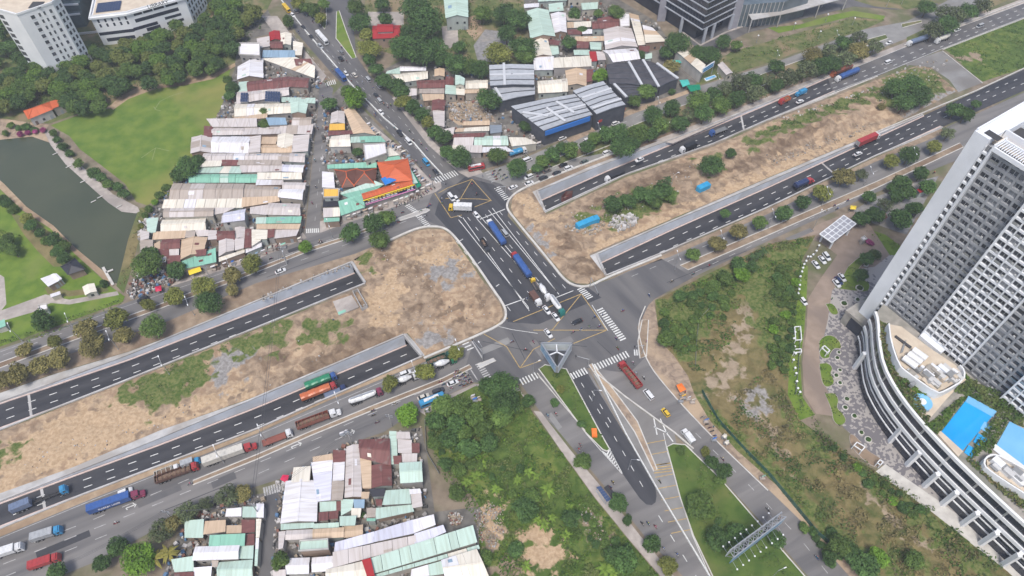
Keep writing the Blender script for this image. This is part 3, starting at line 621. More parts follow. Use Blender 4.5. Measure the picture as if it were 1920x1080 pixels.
# arrows painted on the left frontage road
for x, y in ((245,950),(655,812),(555,835)):
    ln(mk, [x-9,y+3,x+9,y-4], .3); ln(mk, [x+4,y-6,x+10,y-4,x+7,y+1], .35); ln(mk, [x-6,y+6,x-9,y+3], .3)
mk.obj('road_marking', M['paint'], kind=S); wn.obj('road_marking', M['paint_worn'], kind=S); yl.obj('yellow_road_marking', M['paint_yellow'], kind=S)
# pitch lines on the playing field
pl = MB()
ln(pl, [290,205,300,190,320,180,345,172], .25, .02); ln(pl, [288,200,293,206,302,208], .25, .02); ln(pl, [265,296,292,277,318,283], .25, .02); ln(pl, [292,277,285,300], .2, .02)
pl.obj('pitch_marking', mat('faded_pitch_line', (.20,.235,.10), (.26,.28,.14), 1, world=True), kind=S)
# manhole-like drains and tar seams on the crossing
sm = MB()
for a in ([905,640,1000,660],[1010,640,1100,650],[960,625,985,675],[1120,640,1150,668],[600,800,720,752],[300,960,420,912],[500,520,640,470],[1250,530,1400,470]): ln(sm, a, .25, .026)
sm.obj('tar_seam', M['asphalt_new'], kind=S)

# patches of newer and older tar, dust on the carriageways
pt = random.Random(4)
for cx_, cy_, L_, W_, hd in ((300,930,14,2.4,0),(640,815,10,2.2,0),(420,900,8,3,0),(120,1020,16,2.5,0),(560,465,9,2,0),(300,590,12,2,0),(1010,655,9,3,1),(930,648,12,3,0),(1150,575,9,2.5,1),(1060,640,6,3,0),(1320,500,14,2.2,0),(1500,440,14,2.4,0),(1250,780,10,2,1),(1390,900,14,2.2,1),(1150,930,8,2,1),(1040,790,7,2,1),(690,200,9,2,2),(620,110,12,2,2),(760,290,8,2,2),(870,350,6,3,0)):
    p = G(cx_, cy_); a = (HW, SEH, AVH)[hd]; d = Vector((math.cos(a), math.sin(a), 0)); q = Vector((-d.y, d.x, 0)); P_ = [p+d*L_*u+q*W_*v for u, v in ((-.5,-.5),(.5,-.45),(.48,.5),(-.52,.47))]
    patch('tar_patch', P_, .024, pt.choice((M['asphalt_mid'], M['asphalt_new'], M['tar_pale'])) if pt.random() < .7 else M['asphalt'])

# ---------------- kerb walls of the site blocks and road barriers
def barrier(px, w, h, label, m='concrete', name='road_barrier', z0=0.0, closed=False, cat='barrier', pieces=True):
    pts = [p for p in GP(px)]
    L = []
    for i in range(len(pts)-1):
        d = (pts[i+1]-pts[i]).length; n = max(1, int(d/8)); L += [pts[i].lerp(pts[i+1], j/n) for j in range(n)]
    L.append(pts[-1])
    b = MB(); b.wall(L, w, z0, h); o = b.obj(name, M[m] if m in M else m, label=label, category=cat)
    return o
def smooth(px, it=2):
    P = [(px[i], px[i+1]) for i in range(0, len(px), 2)]
    for _ in range(it):
        Q = [P[0]]
        for i in range(len(P)-1):
            a, b = P[i], P[i+1]; Q += [(a[0]*.75+b[0]*.25, a[1]*.75+b[1]*.25), (a[0]*.25+b[0]*.75, a[1]*.25+b[1]*.75)]
        Q.append(P[-1]); P = Q
    return [c for p in P for c in p]
e1 = smooth([720,456,777,430,802,425,830,426,850,440,892,495,922,540,945,572,950,592,942,608,890,632,795,672])
e2 = smooth([1150,288,995,347,966,362,952,378,950,390,957,402,1032,492,1058,526,1080,538,1105,538,1137,521,1240,479])
barrier(e1, .9, .5, 'low pale kerb wall curving round the bare soil block west of the crossing', 'kerb', 'kerb_wall', cat='kerb wall')
barrier(e2, .9, .5, 'low pale kerb wall curving round the bare soil block east of the crossing', 'kerb', 'kerb_wall', cat='kerb wall')
ins = lambda px, dx, dy: [v+(dx if i % 2 == 0 else dy) for i, v in enumerate(px)]
barrier([527,0,570,55,610,102,660,160,720,222,777,270,800,297,830,329], .55, .7, 'long white barrier down the middle of the busy avenue', 'paint', 'median_barrier')
barrier([1110,684,1172,812,1231,916,1330,1081,1400,1200], .4, .8, 'white barrier between the dark ramp and the pale service road', 'paint')
barrier([1113,697,1172,744,1265,812,1300,842], .5, .5, 'thin pale barrier between the branch road and the triangular service yard', 'kerb')
barrier([1007,700,1052,755,1097,808], .3, .35, 'pale kerb along the exit road beside the planted island', 'kerb', 'kerb_wall', cat='kerb wall')
barrier([1645,144,1517,194,1440,226], .5, .55, 'pale parapet on the soil side of the north carriageway, east part', 'kerb')
barrier([1695,86,1920,3,2100,-65], .5, .8, 'long pale barrier on the far side of the north carriageway', 'kerb')
barrier([1767,94,1920,35,2100,-33], .4, .6, 'pale kerb barrier between the north carriageway and the green field', 'kerb')
barrier([1640,250,1830,171,1920,129,2100,52], .5, .7, 'pale barrier on the far side of the south carriageway, east part', 'kerb')
barrier([1767,96,1842,156], .35, .3, 'pale kerb between the turning road and the green field', 'kerb', 'kerb_wall', cat='kerb wall')
barrier(smooth([1210,574,1194,612,1208,668,1236,712,1327,812,1440,920]), .4, .2, 'worn kerb along the outer edge of the branch road', 'kerb', 'kerb_wall', cat='kerb wall')
# ================================================================ names by place
LM = [(735,335,'the orange roofed restaurant'),(586,433,"the side street's zebra stripes"),(604,71,'the white bus on the avenue'),(639,141,'the blue bus on the avenue'),
 (232,540,"the pond's lowest corner"),(256,396,"the pond's rightmost corner"),(428,132,"the playing field's top corner"),(366,508,'the yellow roadside awning'),(512,181,'the rooftop solar panels'),
 (960,145,'the smaller ribbed warehouse'),(1050,215,'the blue fronted ribbed warehouse'),(1150,150,'the black netted roofs'),(725,60,'the red roofed temple'),(880,210,'the bare rubble lot'),(1330,147,'the small turquoise pool'),
 (1300,60,'the dark glass office block'),(520,413,'the long teal roof'),(535,898,'the pink awning by the alley'),(690,1062,'the bright red roof strip'),(315,1035,'the yellow palm'),(850,5,'the mint school hall'),
 (85,205,'the orange roofed house'),(75,60,'the white tower block'),(270,45,'the library'),(1760,790,'the long blue pool'),(1042,660,'the three sided billboard'),(1420,1000,'the big lattice billboard'),
 (1570,430,'the white gate canopy'),(1100,418,'the long turquoise container'),(1320,348,'the small blue container'),(655,575,'the roofless concrete hut'),(120,500,'the black pond pavilion'),(860,390,'the crossing white truck'),
 (893,312,'the parked red bus'),(345,325,"the playing field's tree"),(765,530,'the bare soil block'),(780,665,'the south portal beam'),(672,512,'the north portal beam west'),(1010,380,'the north portal beam east'),
 (1120,498,'the south portal beam east'),(1767,92,'the turning road'),(1290,730,'the orange tarpaulin stall'),(298,722,'the dark heap in the weeds'),(440,670,'the grey gravel spill'),(1410,760,'the round gravel patch'),
 (1590,612,"the tall tower's foot"),(1650,700,'the curved podium'),(80,540,'the white park kiosk'),(625,260,'the teal roofed shop row'),(45,320,'the pond'),(1020,1030,'the square of bare sand'),(910,700,'the crossing corner tree'),
 (1180,703,'the red tipper truck'),(212,944,'the long blue container truck'),(585,735,'the orange tarpaulin truck'),(935,440,'the long blue semi trailer'),(810,750,'the light blue bus'),(1628,262,'the red container truck'),(870,470,"the soil block's top kerb")]
SECT = ['right of','above right of','above','above left of','left of','below left of','below','below right of']
ORD = 'nearest second third fourth fifth sixth seventh eighth ninth tenth eleventh twelfth thirteenth fourteenth fifteenth sixteenth seventeenth eighteenth nineteenth twentieth'.split()
PEND = []
def place_label(o, desc, x, y, group=None, lms=None, only=None):
    if group: o['group'] = group
    PEND.append((o, desc, x, y, only))
def finish_labels():
    by = {}
    for o, desc, x, y, only in PEND:
        L = [l for l in LM if math.hypot(l[0]-x, l[1]-y) > 12 and (only is None or l[2] in only)] or LM
        l = min(L, key=lambda l: math.hypot(l[0]-x, l[1]-y)); a = math.atan2(-(y-l[1]), x-l[0])
        s = SECT[int(round(a/(math.pi/4))) % 8]
        by.setdefault((desc, l[2], s), []).append((math.hypot(l[0]-x, l[1]-y), o))
    for (desc, l, s), v in by.items():
        v.sort(key=lambda t: t[0])
        for i, (d, o) in enumerate(v):
            if len(v) == 1: o['label'] = '%s %s %s' % (desc, s, l)
            elif i < len(ORD): o['label'] = '%s %s %s, %s' % (desc, s, l, ORD[i] if i else 'the nearest')
            else: o['label'] = '%s %s %s, farther off' % (desc, s, l)
def T(px):
    """'rc:x,y,...' tile notes (4x enlarged survey tiles) or 'p:x,y,...' -> survey pixels"""
    k, s = px.split(':'); v = [float(t) for t in s.split(',')]
    if k == 'p': return v
    r, c = int(k[0]), int(k[1])
    return [(c*480+t/4) if i % 2 == 0 else (r*270+t/4) for i, t in enumerate(v)]
# ================================================================ tin roofed houses
RC = {'w':(226,224,228),'c':(226,219,205),'g':(201,193,190),'b':(176,164,154),'r':(122,78,74),'t':(138,190,168),'m':(186,208,196),'s':(128,136,146),'n':(202,178,152),'l':(206,206,220),'d':(52,52,60),'o':(200,98,58),'y':(226,178,80),'u':(60,120,205),'k':(108,72,60),'p':(205,40,80),'e':(165,42,46),'j':(140,165,185)}
RN = {'w':'white','c':'cream','g':'light grey','b':'brown grey','r':'rust red','t':'teal','m':'mint green','s':'steel grey','n':'tan','l':'pale lilac','d':'black','o':'orange tiled','y':'yellow','u':'blue','k':'brown tiled','p':'pink','e':'bright red','j':'pale blue'}
RM = {}
for k_, v_ in RC.items():
    a = tuple(x*.92 for x in lin(v_)); dk = {'r':.55,'k':.6}.get(k_, .78)
    b2 = tuple(x*dk for x in a)
    if k_ in 'wcgbmln': b2 = (b2[0]*1.0, b2[1]*.96, b2[2]*.9)
    wear = (.16,.10,.075) if k_ in 'wcgbmtsn' else (.2,.17,.15)
    RM[k_] = mat('roof_%s' % RN[k_].replace(' ', '_'), a, b2, .9, rough=.55, detail=6, rnd=.09, spec=.35, stretch=(1.3,.1,.3), pos=(.42,.75), c=wear, cscale=.35, cpos=(.70,.86) if k_ != 'r' else (.56,.74), world=False)
WM = [mat('wall_%d' % i, c, tuple(v*.75 for v in c), .5, rough=.9, detail=6, stretch=(.6,.6,.2)) for i, c in enumerate([(.48,.46,.43),(.40,.36,.31),(.5,.47,.40),(.33,.31,.30),(.38,.42,.40),(.30,.22,.17)])]
M['glass_dark'] = mat('window_glass', (.03,.035,.045), rough=.15, spec=.6)
M['frame_white'] = plain('white_frame', (.6,.6,.6))
M['door_brown'] = plain('door_panel', (.14,.10,.08)); M['shutter'] = plain('roller_shutter', (.26,.28,.30), .5)
HOUSE_RECT = []
def house(pxs, col, h=4.0, kind='g', name='tin_roof_house', cat='house', desc=None, label=None, wallm=None, sheets=True, sec=None):
    px = T(pxs) if isinstance(pxs, str) else pxs
    cx, cy = sum(px[0::2])/4, sum(px[1::2])/4
    gx = [cx+(v-cx)*1.05 if i % 2 == 0 else cy+(v-cy)*1.05 for i, v in enumerate(px)]
    Q = GP(gx, h)
    # long axis first
    e0 = (Q[1]-Q[0]).length+(Q[2]-Q[3]).length; e1 = (Q[3]-Q[0]).length+(Q[2]-Q[1]).length
    if e1 > e0: Q = [Q[1], Q[2], Q[3], Q[0]]; e0, e1 = e1, e0
    L, Wd = e0/2, e1/2
    u = ((Q[1]-Q[0])+(Q[2]-Q[3])).normalized(); rz = math.atan2(u.y, u.x)
    c0 = sum((q for q in Q), Vector())/4
    mi = Matrix.Rotation(-rz, 3, 'Z')
    q = [mi @ (p-Vector((c0.x, c0.y, h))) for p in Q]
    if ((q[1]-q[0]).cross(q[3]-q[0])).z < 0: q = [q[3], q[2], q[1], q[0]]
    HOUSE_RECT.append([(p.x, p.y) for p in Q])
    size = 'small' if L*Wd < 70 else 'large' if L*Wd > 420 else 'middling'
    if L > 3.2*Wd: size = 'long '+size if size != 'middling' else 'long'
    ty = {'g':'gabled','s':'lean-to','f':'flat topped','h':'hipped'}[kind]
    o = empty(name, (c0.x, c0.y, 0), rz, category=cat)
    dsc = desc or '%s %s %s house' % (size, RN[col], ('two storey' if h > 5.5 else ty))
    if label: o['label'] = label
    else: place_label(o, dsc, cx, cy, 'crowded roofs of the low houses')
    def P(s, t, z): 
        a = q[0].lerp(q[1], s); b = q[3].lerp(q[2], s); p = a.lerp(b, t); return (p.x, p.y, z)
    rise = {'g':min(.13*Wd, 1.7), 's':min(.10*Wd, 1.1), 'f':.0, 'h':min(.3*Wd, 3)}[kind]
    gS, gT = min(.4/L, .1), min(.35/Wd, .1)
    w = MB(); ring = [P(gS,gT,0), P(1-gS,gT,0), P(1-gS,1-gT,0), P(gS,1-gT,0)]
    flip = random.random() < .5
    def rz_(t): 
        if kind == 'g': return rise*(1-abs(2*t-1))
        if kind == 's': return rise*(t if not flip else 1-t)
        return 0
    if kind == 'g':
        top = [P(gS,gT,h-.1), P(1-gS,gT,h-.1), P(1-gS,.5,h+rise-.12), P(1-gS,1-gT,h-.1), P(gS,1-gT,h-.1), P(gS,.5,h+rise-.12)]
        bot = [P(gS,gT,0), P(1-gS,gT,0), P(1-gS,.5,0), P(1-gS,1-gT,0), P(gS,1-gT,0), P(gS,.5,0)]
        w.loft([bot, top], caps=False)
    elif kind == 'f':
        w.prism(ring, 0, h); 
    else:
        top = [P(gS,gT,h-.1+rz_(gT)), P(1-gS,gT,h-.1+rz_(gT)), P(1-gS,1-gT,h-.1+rz_(1-gT)), P(gS,1-gT,h-.1+rz_(1-gT))]
        w.loft([ring, top], caps=False)
    w.obj('wall', wallm or random.choice(WM), o)
    rm = RM[col]
    if kind == 'f':
        r = MB(); r.wall([P(.02,.02,0),P(.98,.02,0),P(.98,.98,0),P(.02,.98,0)], .35, h-.05, h+.7, closed=True); r.obj('parapet', wallm or WM[0], o)
        r = MB(); r.prism([P(.04,.04,0),P(.96,.04,0),P(.96,.96,0),P(.04,.96,0)], h+.02, h+.12); r.obj('roof', rm, o)
    elif kind == 'h':
        ov = .04; e = min(.45, Wd/L*.5)
        v = [P(-ov,-ov,h),P(1+ov,-ov,h),P(1+ov,1+ov,h),P(-ov,1+ov,h),P(e,.5,h+rise),P(1-e,.5,h+rise)]
        r = MB(); r.add(v, [(0,1,5,4),(1,2,5),(2,3,4,5),(3,0,4),(3,2,1,0)]); rf = r.obj('roof', rm, o)
        cp_ = MB(); V5 = [Vector(p) for p in v]
        for a, b in ((4,5),(0,4),(3,4),(1,5),(2,5)): cp_.bar(V5[a]+Vector((0,0,.05)), V5[b]+Vector((0,0,.05)), .35, .2)
        cp_.obj('ridge_tile', RM['o'] if col == 'k' else rm, rf)
    else:
        n = max(1, min(9, int(round(L/4.6)))) if sheets else 1
        cuts = [0]+[min(1, (i+random.uniform(-.42,.42))/n) for i in range(1, n)]+[1]
        other = {'w':'wwwglc','c':'cccwn','g':'ggggbcw','b':'bbbgr','r':'rrrrrb','t':'ttttm','m':'mmmmwc','l':'llllw','n':'nnnc','s':'sss','d':'ddd'}.get(col, col)
        for i in range(n):
            s0, s1 = cuts[i]+(.004 if i else 0), cuts[i+1]
            dz = random.uniform(0, .07); t0, t1 = -random.uniform(0,.02), 1+random.uniform(0,.02)
            r = MB(); ts = (t0, .5, t1) if kind == 'g' else (t0, t1)
            rings = [[P(s, t, h+rz_(min(max(t,0),1))+dz) for t in ts]+[P(s, t, h+rz_(min(max(t,0),1))+dz-.13) for t in ts[::-1]] for s in (s0, s1)]
            r.loft(rings)
            r.obj('roof_sheet', RM[random.choice(other) if random.random() < (.12 if L*Wd > 160 else .2) else col], o)
        if kind == 'g' and Wd > 5:
            r = MB(); r.bar(P(0,.5,h+rise+.1), P(1,.5,h+rise+.1), .5, .12); r.obj('ridge_cap', rm, o)
        for _ in range(random.choice((0,0,1,1,2)) if L*Wd > 60 else 0):
            s, t = random.uniform(.1,.85), random.choice((random.uniform(.06,.3), random.uniform(.58,.8)))
            ds, dt = min(random.uniform(1.2,3)/L,.12), min(random.uniform(1.5,3.5)/Wd, .16)
            r = MB(); A_ = [(s,t),(s+ds,t),(s+ds,t+dt),(s,t+dt)]
            r.loft([[P(a,b,h+rz_(b)+.09) for a,b in A_],[P(a,b,h+rz_(b)+.17) for a,b in A_]])
            r.obj('roof_patch', RM[random.choice('wrrgmjcb')], o)
    # openings on the walls that face the camera side
    if min(L, Wd) > 4:
        for (sa, ta), (sb, tb) in (((0,0),(1,0)), ((1,0),(1,1)), ((1,1),(0,1)), ((0,1),(0,0))):
            f = lambda s: gS-.004 if s == 0 else 1-gS+.004
            g2 = lambda t: gT-.008 if t == 0 else 1-gT+.008
            A_, B_ = Vector(P(f(sa), g2(ta), 0)), Vector(P(f(sb), g2(tb), 0)); d = B_-A_; nn = Vector((d.y, -d.x, 0)).normalized()
            wn_ = Matrix.Rotation(rz, 3, 'Z') @ nn
            if wn_.y > -.5: continue
            k = int(d.length/3.4)
            if k < 1 or k > 14: continue
            dn = d.normalized()
            for lv in range(2 if h > 5.5 else 1):
                for i in range(k):
                    if random.random() < .35: continue
                    m_ = A_+dn*((i+.5)*d.length/k); door = lv == 0 and random.random() < .4
                    w2, z0, z1 = (.6, .05, 2.3) if door else (.55, 1+3*lv, 2.2+3*lv)
                    b = MB(); b.bar(m_-dn*w2+Vector((0,0,(z0+z1)/2)), m_+dn*w2+Vector((0,0,(z0+z1)/2)), .14, z1-z0)
                    b.obj('door' if door else 'window', random.choice((M['door_brown'], M['shutter'])) if door else M['glass_dark'], o)
    return o
HD = '''p:447,125,492,111,492,145,446,148 w g;p:492,110,556,111,590,127,588,145 c s;01:290,450,410,448,425,492,300,490 r s
p:449,82,487,82,487,105,449,103 w f 7;p:505,61,524,58,526,74,506,76 e g;p:526,63,546,63,545,84,527,84 c g;p:506,78,530,78,530,90,508,90 r g;p:482,72,505,70,506,88,484,90 g s
01:60,385,285,385,290,430,50,430 j s;01:280,310,352,330,342,418,280,412 c s;p:465,154,540,144,540,163,466,172 r g;p:540,144,580,147,577,164,540,162 r g
p:448,154,466,154,464,172,447,173 m s;p:447,173,540,164,540,178,446,194 g g;01:190,730,440,735,440,780,200,770 m s;01:262,770,385,780,370,850,265,850 m g 7
p:444,196,545,194,545,211,442,218 c g;p:440,220,500,213,500,222,438,228 n s;01:280,880,420,880,410,935,270,938 b g;01:80,890,220,890,230,932,100,938 j s 5
00:1560,900,1920,895,1920,948,1600,950 g s;00:1600,960,1830,960,1820,1008,1590,1012 g g;00:1535,950,1598,950,1588,1025,1530,1028 r s;p:458,240,527,238,524,252,456,254 g s
p:527,237,587,235,583,251,525,251 g s;p:400,257,469,257,465,286,398,285 w g;p:469,257,489,256,488,286,466,286 g s;p:490,257,520,257,517,271,488,271 n s;p:522,253,550,253,546,279,519,279 c g;p:550,255,580,255,577,285,547,285 g s
p:360,258,398,258,396,286,358,287 g g;p:490,272,547,271,546,286,488,286 n g;p:385,288,525,288,523,299,383,302 g g;p:525,288,572,288,570,304,523,302 g g
p:385,302,416,301,414,312,376,314 c s;p:417,301,446,301,446,310,417,310 r s;p:447,300,527,300,526,310,447,310 b s;p:384,313,451,312,451,326,366,325 m s;p:452,311,530,309,528,321,453,323 g s;p:531,309,570,310,567,323,529,321 w g
p:358,327,482,327,481,342,357,342 t g;p:485,325,564,325,564,336,484,336 c s;p:482,337,530,338,530,347,481,348 w s;p:532,342,573,343,571,356,530,355 g g
p:328,345,456,345,453,371,320,374 b g;p:458,346,525,351,521,367,456,371 b g;p:526,355,569,355,566,374,522,369 w g 5;p:312,376,455,374,452,389,307,390 c s;p:456,372,521,369,523,377,455,388 n s
p:310,391,400,390,398,405,308,407 b g 5;p:505,381,562,383,562,403,501,402 g g;p:470,389,503,384,500,404,470,402 g s;p:420,400,460,392,458,412,416,417 w g 6;p:402,391,440,391,420,399,402,402 g s
p:305,413,337,412,336,434,302,434 c g;p:339,412,385,410,385,430,338,433 c g;p:275,410,297,410,292,436,277,437 m s;p:482,408,564,406,562,419,482,420 t s;p:482,420,517,420,515,430,482,430 n s;p:518,420,563,420,560,430,517,430 n s
p:481,432,501,431,500,448,480,449 c s;p:502,431,515,430,514,445,502,446 r s;p:516,431,560,430,555,443,515,448 g s;p:290,436,349,434,345,446,287,449 n s;p:350,434,366,434,364,446,348,446 b s;p:367,433,390,432,390,442,370,443 g s
p:391,433,406,432,406,448,391,450 g s;p:407,434,440,433,440,449,407,450 r g;p:441,427,459,426,459,446,441,447 g g;p:460,431,472,430,471,464,458,465 r g;p:473,432,490,432,489,450,473,462 c s
p:305,450,338,448,337,465,301,467 r g;p:290,458,300,452,300,467,290,478 n s;p:298,468,316,467,316,480,298,481 r s;p:317,467,336,466,335,479,317,480 g s;p:342,450,388,446,388,467,366,486,339,486 n g
p:294,482,312,481,311,492,292,494 g s;p:313,481,338,480,338,492,314,494 r s;p:342,490,403,466,405,493,345,506 t s;p:366,470,387,468,386,478,366,480 r s 4.6;p:411,452,438,449,438,469,411,480 g g;p:440,448,458,448,457,466,441,469 g s
p:411,483,458,468,458,474,412,491 c s 3;p:461,467,490,455,490,463,462,475 w s 3;p:262,432,280,436,279,448,264,450 g s;p:264,450,286,450,286,466,265,470 b s
p:646,208,665,206,703,252,663,250 n g;p:622,212,645,209,646,231,620,231 g g;p:617,246,676,244,676,251,617,255 r s;p:619,234,646,233,646,243,618,244 y s;p:622,256,655,253,657,274,618,275 c g;p:659,257,712,255,722,267,658,269 t s
p:682,272,722,270,725,288,685,302 w f 7;p:706,286,732,278,748,292,709,297 c s;p:718,294,748,293,752,300,722,302 t s;p:616,310,704,304,704,314,616,316 t s;p:605,324,625,324,627,352,605,352 w s
p:630,320,668,318,664,348,642,350 k h 4.5;p:668,318,704,317,702,345,666,346 k h 4.5;p:607,355,635,355,635,370,607,371 y f 6;p:607,375,637,372,636,387,606,389 d s;p:607,392,637,391,637,405,607,407 g s;p:608,409,636,408,636,415,608,417 t s
p:726,134,750,126,750,139,724,139 m s;p:751,125,798,125,798,132,751,133 w g;p:737,140,801,134,801,147,750,155 c g;p:815,130,833,129,833,143,815,143 n g;p:782,151,834,150,834,164,784,165 r g;p:836,144,850,146,850,160,835,160 r g
p:787,167,832,166,832,176,787,176 b s;p:792,178,832,178,832,186,795,189 n s;p:811,188,835,189,832,207,810,207 r g;p:812,208,833,208,833,237,815,235 g s;p:836,161,855,161,855,177,835,177 m s;p:856,161,871,162,871,178,856,178 c s;p:854,141,871,147,870,159,854,159 m g 7
p:874,152,914,150,914,165,873,166 c g;p:756,168,781,168,781,178,760,180 g s;p:872,168,912,167,912,175,872,176 n s;p:858,241,916,237,916,246,854,248 c s;p:870,229,917,227,917,234,868,235 n s;p:919,235,940,236,940,249,920,250 s s;p:852,251,910,249,906,257,850,258 r s
p:892,256,950,255,952,272,890,272 m g;p:852,260,888,259,886,272,850,272 g s;p:832,244,852,240,850,252,830,254 g s;p:955,258,985,258,1003,267,1012,276,960,276 c s;p:905,276,948,275,962,285,905,287 w s;p:850,274,903,274,902,286,848,284 g s
p:988,22,1027,20,1040,67,996,71 m g 6;p:1029,8,1054,7,1056,22,1030,22 m s;p:1033,27,1060,25,1062,60,1040,61 w g;p:983,8,1010,6,1010,14,983,16 w s;p:1001,75,1026,73,1034,104,1003,105 c g;p:1031,86,1046,87,1048,102,1035,103 m s;p:1028,73,1050,77,1047,86,1032,85 r s
p:1064,42,1107,40,1107,52,1065,54 c s;p:1064,56,1090,55,1090,66,1066,66 r s;p:1092,55,1110,55,1110,64,1092,65 w s;p:1110,41,1160,35,1160,52,1112,54 r g;p:1080,70,1132,69,1132,76,1080,78 n s;p:1080,79,1105,80,1103,90,1082,90 r s;p:1106,81,1127,80,1127,93,1108,94 m s
p:1133,56,1182,54,1194,87,1136,92 g g 5;p:1132,95,1191,91,1199,110,1150,116 w g 5;p:1180,27,1197,30,1210,82,1196,85 c s;p:1205,50,1223,52,1249,72,1246,84,1211,82 c s 5;p:1161,25,1180,26,1180,50,1163,52 w f;p:1076,94,1105,94,1105,104,1077,104 m s
p:1105,98,1117,97,1120,114,1108,116 e s;p:1118,98,1132,98,1136,112,1121,114 g s;p:1001,113,1037,109,1037,130,1002,131 w s;p:1039,109,1107,105,1107,127,1039,130 c s;p:1061,133,1099,131,1099,161,1064,160 n g;p:1100,131,1112,131,1112,152,1100,154 r s;p:1009,153,1062,148,1064,171,1010,174 c g
p:1000,106,1030,106,1030,111,1001,112 g s;p:1198,86,1218,88,1216,98,1200,97 r s;p:1210,102,1222,100,1222,110,1210,111 m s;p:1062,28,1090,30,1090,40,1064,40 b s;p:1090,8,1120,6,1120,16,1092,18 m s;p:1120,36,1150,30,1160,34,1122,40 r s
31:230,375,460,373,450,665,190,680 w g;31:285,270,408,260,402,370,270,375 c s;31:420,235,575,222,558,510,458,515 l s;31:430,190,570,165,575,215,430,230 n s;31:582,140,668,140,668,222,582,228 r s;31:580,232,665,230,660,362,575,370 c s;31:572,374,660,372,648,508,566,514 b g
31:682,120,778,100,790,478,666,484 g g;31:775,60,1000,55,1008,245,785,190 r g;31:782,195,862,195,862,418,802,420 n s;31:870,252,1008,250,1018,398,872,418 r g;31:1002,0,1052,0,1062,238,1012,238 m s;31:1056,0,1150,0,1158,52,1056,52 g s
31:1066,60,1165,60,1165,158,1070,158 g s;31:1170,85,1225,85,1225,155,1172,155 r s;31:1030,180,1090,180,1090,240,1036,240 r s;31:1096,165,1208,165,1204,228,1100,225 g s;31:1078,236,1240,226,1248,368,1086,378 m g 6
31:978,440,1148,430,1160,538,952,548 m s;31:1152,430,1230,426,1240,458,1156,468 w s;31:1158,472,1236,462,1248,558,1176,568 g s;31:902,572,1164,546,1180,598,906,654 m s;31:896,505,945,505,945,550,906,554 r s;31:832,572,898,572,894,640,832,642 r g;31:832,648,895,648,895,668,832,668 t s
31:642,510,730,506,720,580,642,628 m s;31:734,510,815,510,810,568,736,570 j s;31:630,635,750,630,742,700,632,704 t s 5;31:482,530,600,525,600,588,482,598 m s;31:472,606,540,598,540,662,472,668 r s;31:545,598,618,590,614,648,545,656 r s;31:605,520,640,520,634,588,604,588 r s
31:718,575,790,575,780,638,716,640 n s;31:792,450,850,450,844,500,792,500 n s;31:852,430,968,430,960,480,872,484 d s;31:192,690,430,680,430,718,192,734 m s;31:434,690,618,680,618,714,432,724 m s;31:228,740,425,730,418,800,222,808 g g
31:432,730,658,716,652,788,430,800 n g;31:662,712,800,696,800,780,662,790 n g;31:332,820,540,806,544,878,322,894 m f 7;31:172,752,220,746,200,868,170,880 g s;31:232,950,400,945,394,1058,226,1064 w g;31:424,945,580,932,580,1038,422,1048 w g
31:602,830,880,752,880,826,592,898 l s 5;31:884,750,1168,662,1178,762,884,826 l s 5;31:592,904,1184,782,1188,850,592,1010 g s 5;31:1176,662,1330,622,1344,698,1186,758 w s 5;31:1192,766,1400,702,1420,750,1196,852 l s 5
31:872,950,1610,712,1640,828,886,1058 m s 5;31:892,1070,1650,852,1660,880,892,1095 m s 4.5;31:530,1032,798,972,828,1100,530,1100 c g 5;31:1395,962,1650,882,1745,1095,1425,1095 c g 6;31:796,966,858,948,892,1095,838,1095 e s 6.4;31:1172,1034,1388,972,1408,1060,1165,1095 m s;31:132,1040,222,1035,222,1095,130,1095 g s
30:1392,672,1530,662,1520,790,1388,790 m s;30:1540,672,1690,662,1690,748,1532,768 n s;30:1582,778,1835,767,1828,850,1572,855 t s 5;30:1818,662,1910,660,1908,748,1818,762 r s;30:1472,862,1790,852,1780,950,1452,960 w g 5;30:1792,862,1900,852,1898,950,1792,950 m s
30:1292,962,1450,937,1450,1040,1312,1050 m s;30:1457,1022,1588,1012,1578,1095,1452,1095 w s;30:1642,982,1890,962,1890,1095,1632,1095 m g;30:1822,562,1920,562,1920,640,1822,640 m s;30:1702,580,1810,570,1808,630,1692,632 g s;30:1702,702,1810,700,1810,758,1702,762 n s
30:1590,965,1640,965,1630,1010,1590,1010 b s;30:1310,1055,1450,1050,1450,1100,1310,1100 r s;31:5,540,58,540,55,640,5,640 w s;31:2,655,40,655,25,790,0,790 c g;31:0,800,22,800,10,1000,-10,1000 m s;30:1810,770,1905,765,1905,850,1838,852 r s
p:1008,-18,1060,-20,1062,0,1010,2 m g;p:1062,-18,1120,-20,1124,-2,1066,0 m s'''
for rec in HD.replace('\n', ';').split(';'):
    f = rec.split(); k = f[0].split(':'); v = f[0].split(',')
    px = T(f[0])
    if len(px) == 10: px = [px[0],px[1],px[2],px[3],(px[4]*.6+px[6]*.4),(px[5]*.6+px[7]*.4),px[8],px[9]]
    house(px, f[1], float(f[3]) if len(f) > 3 else random.uniform(3.4,4.4), f[2])
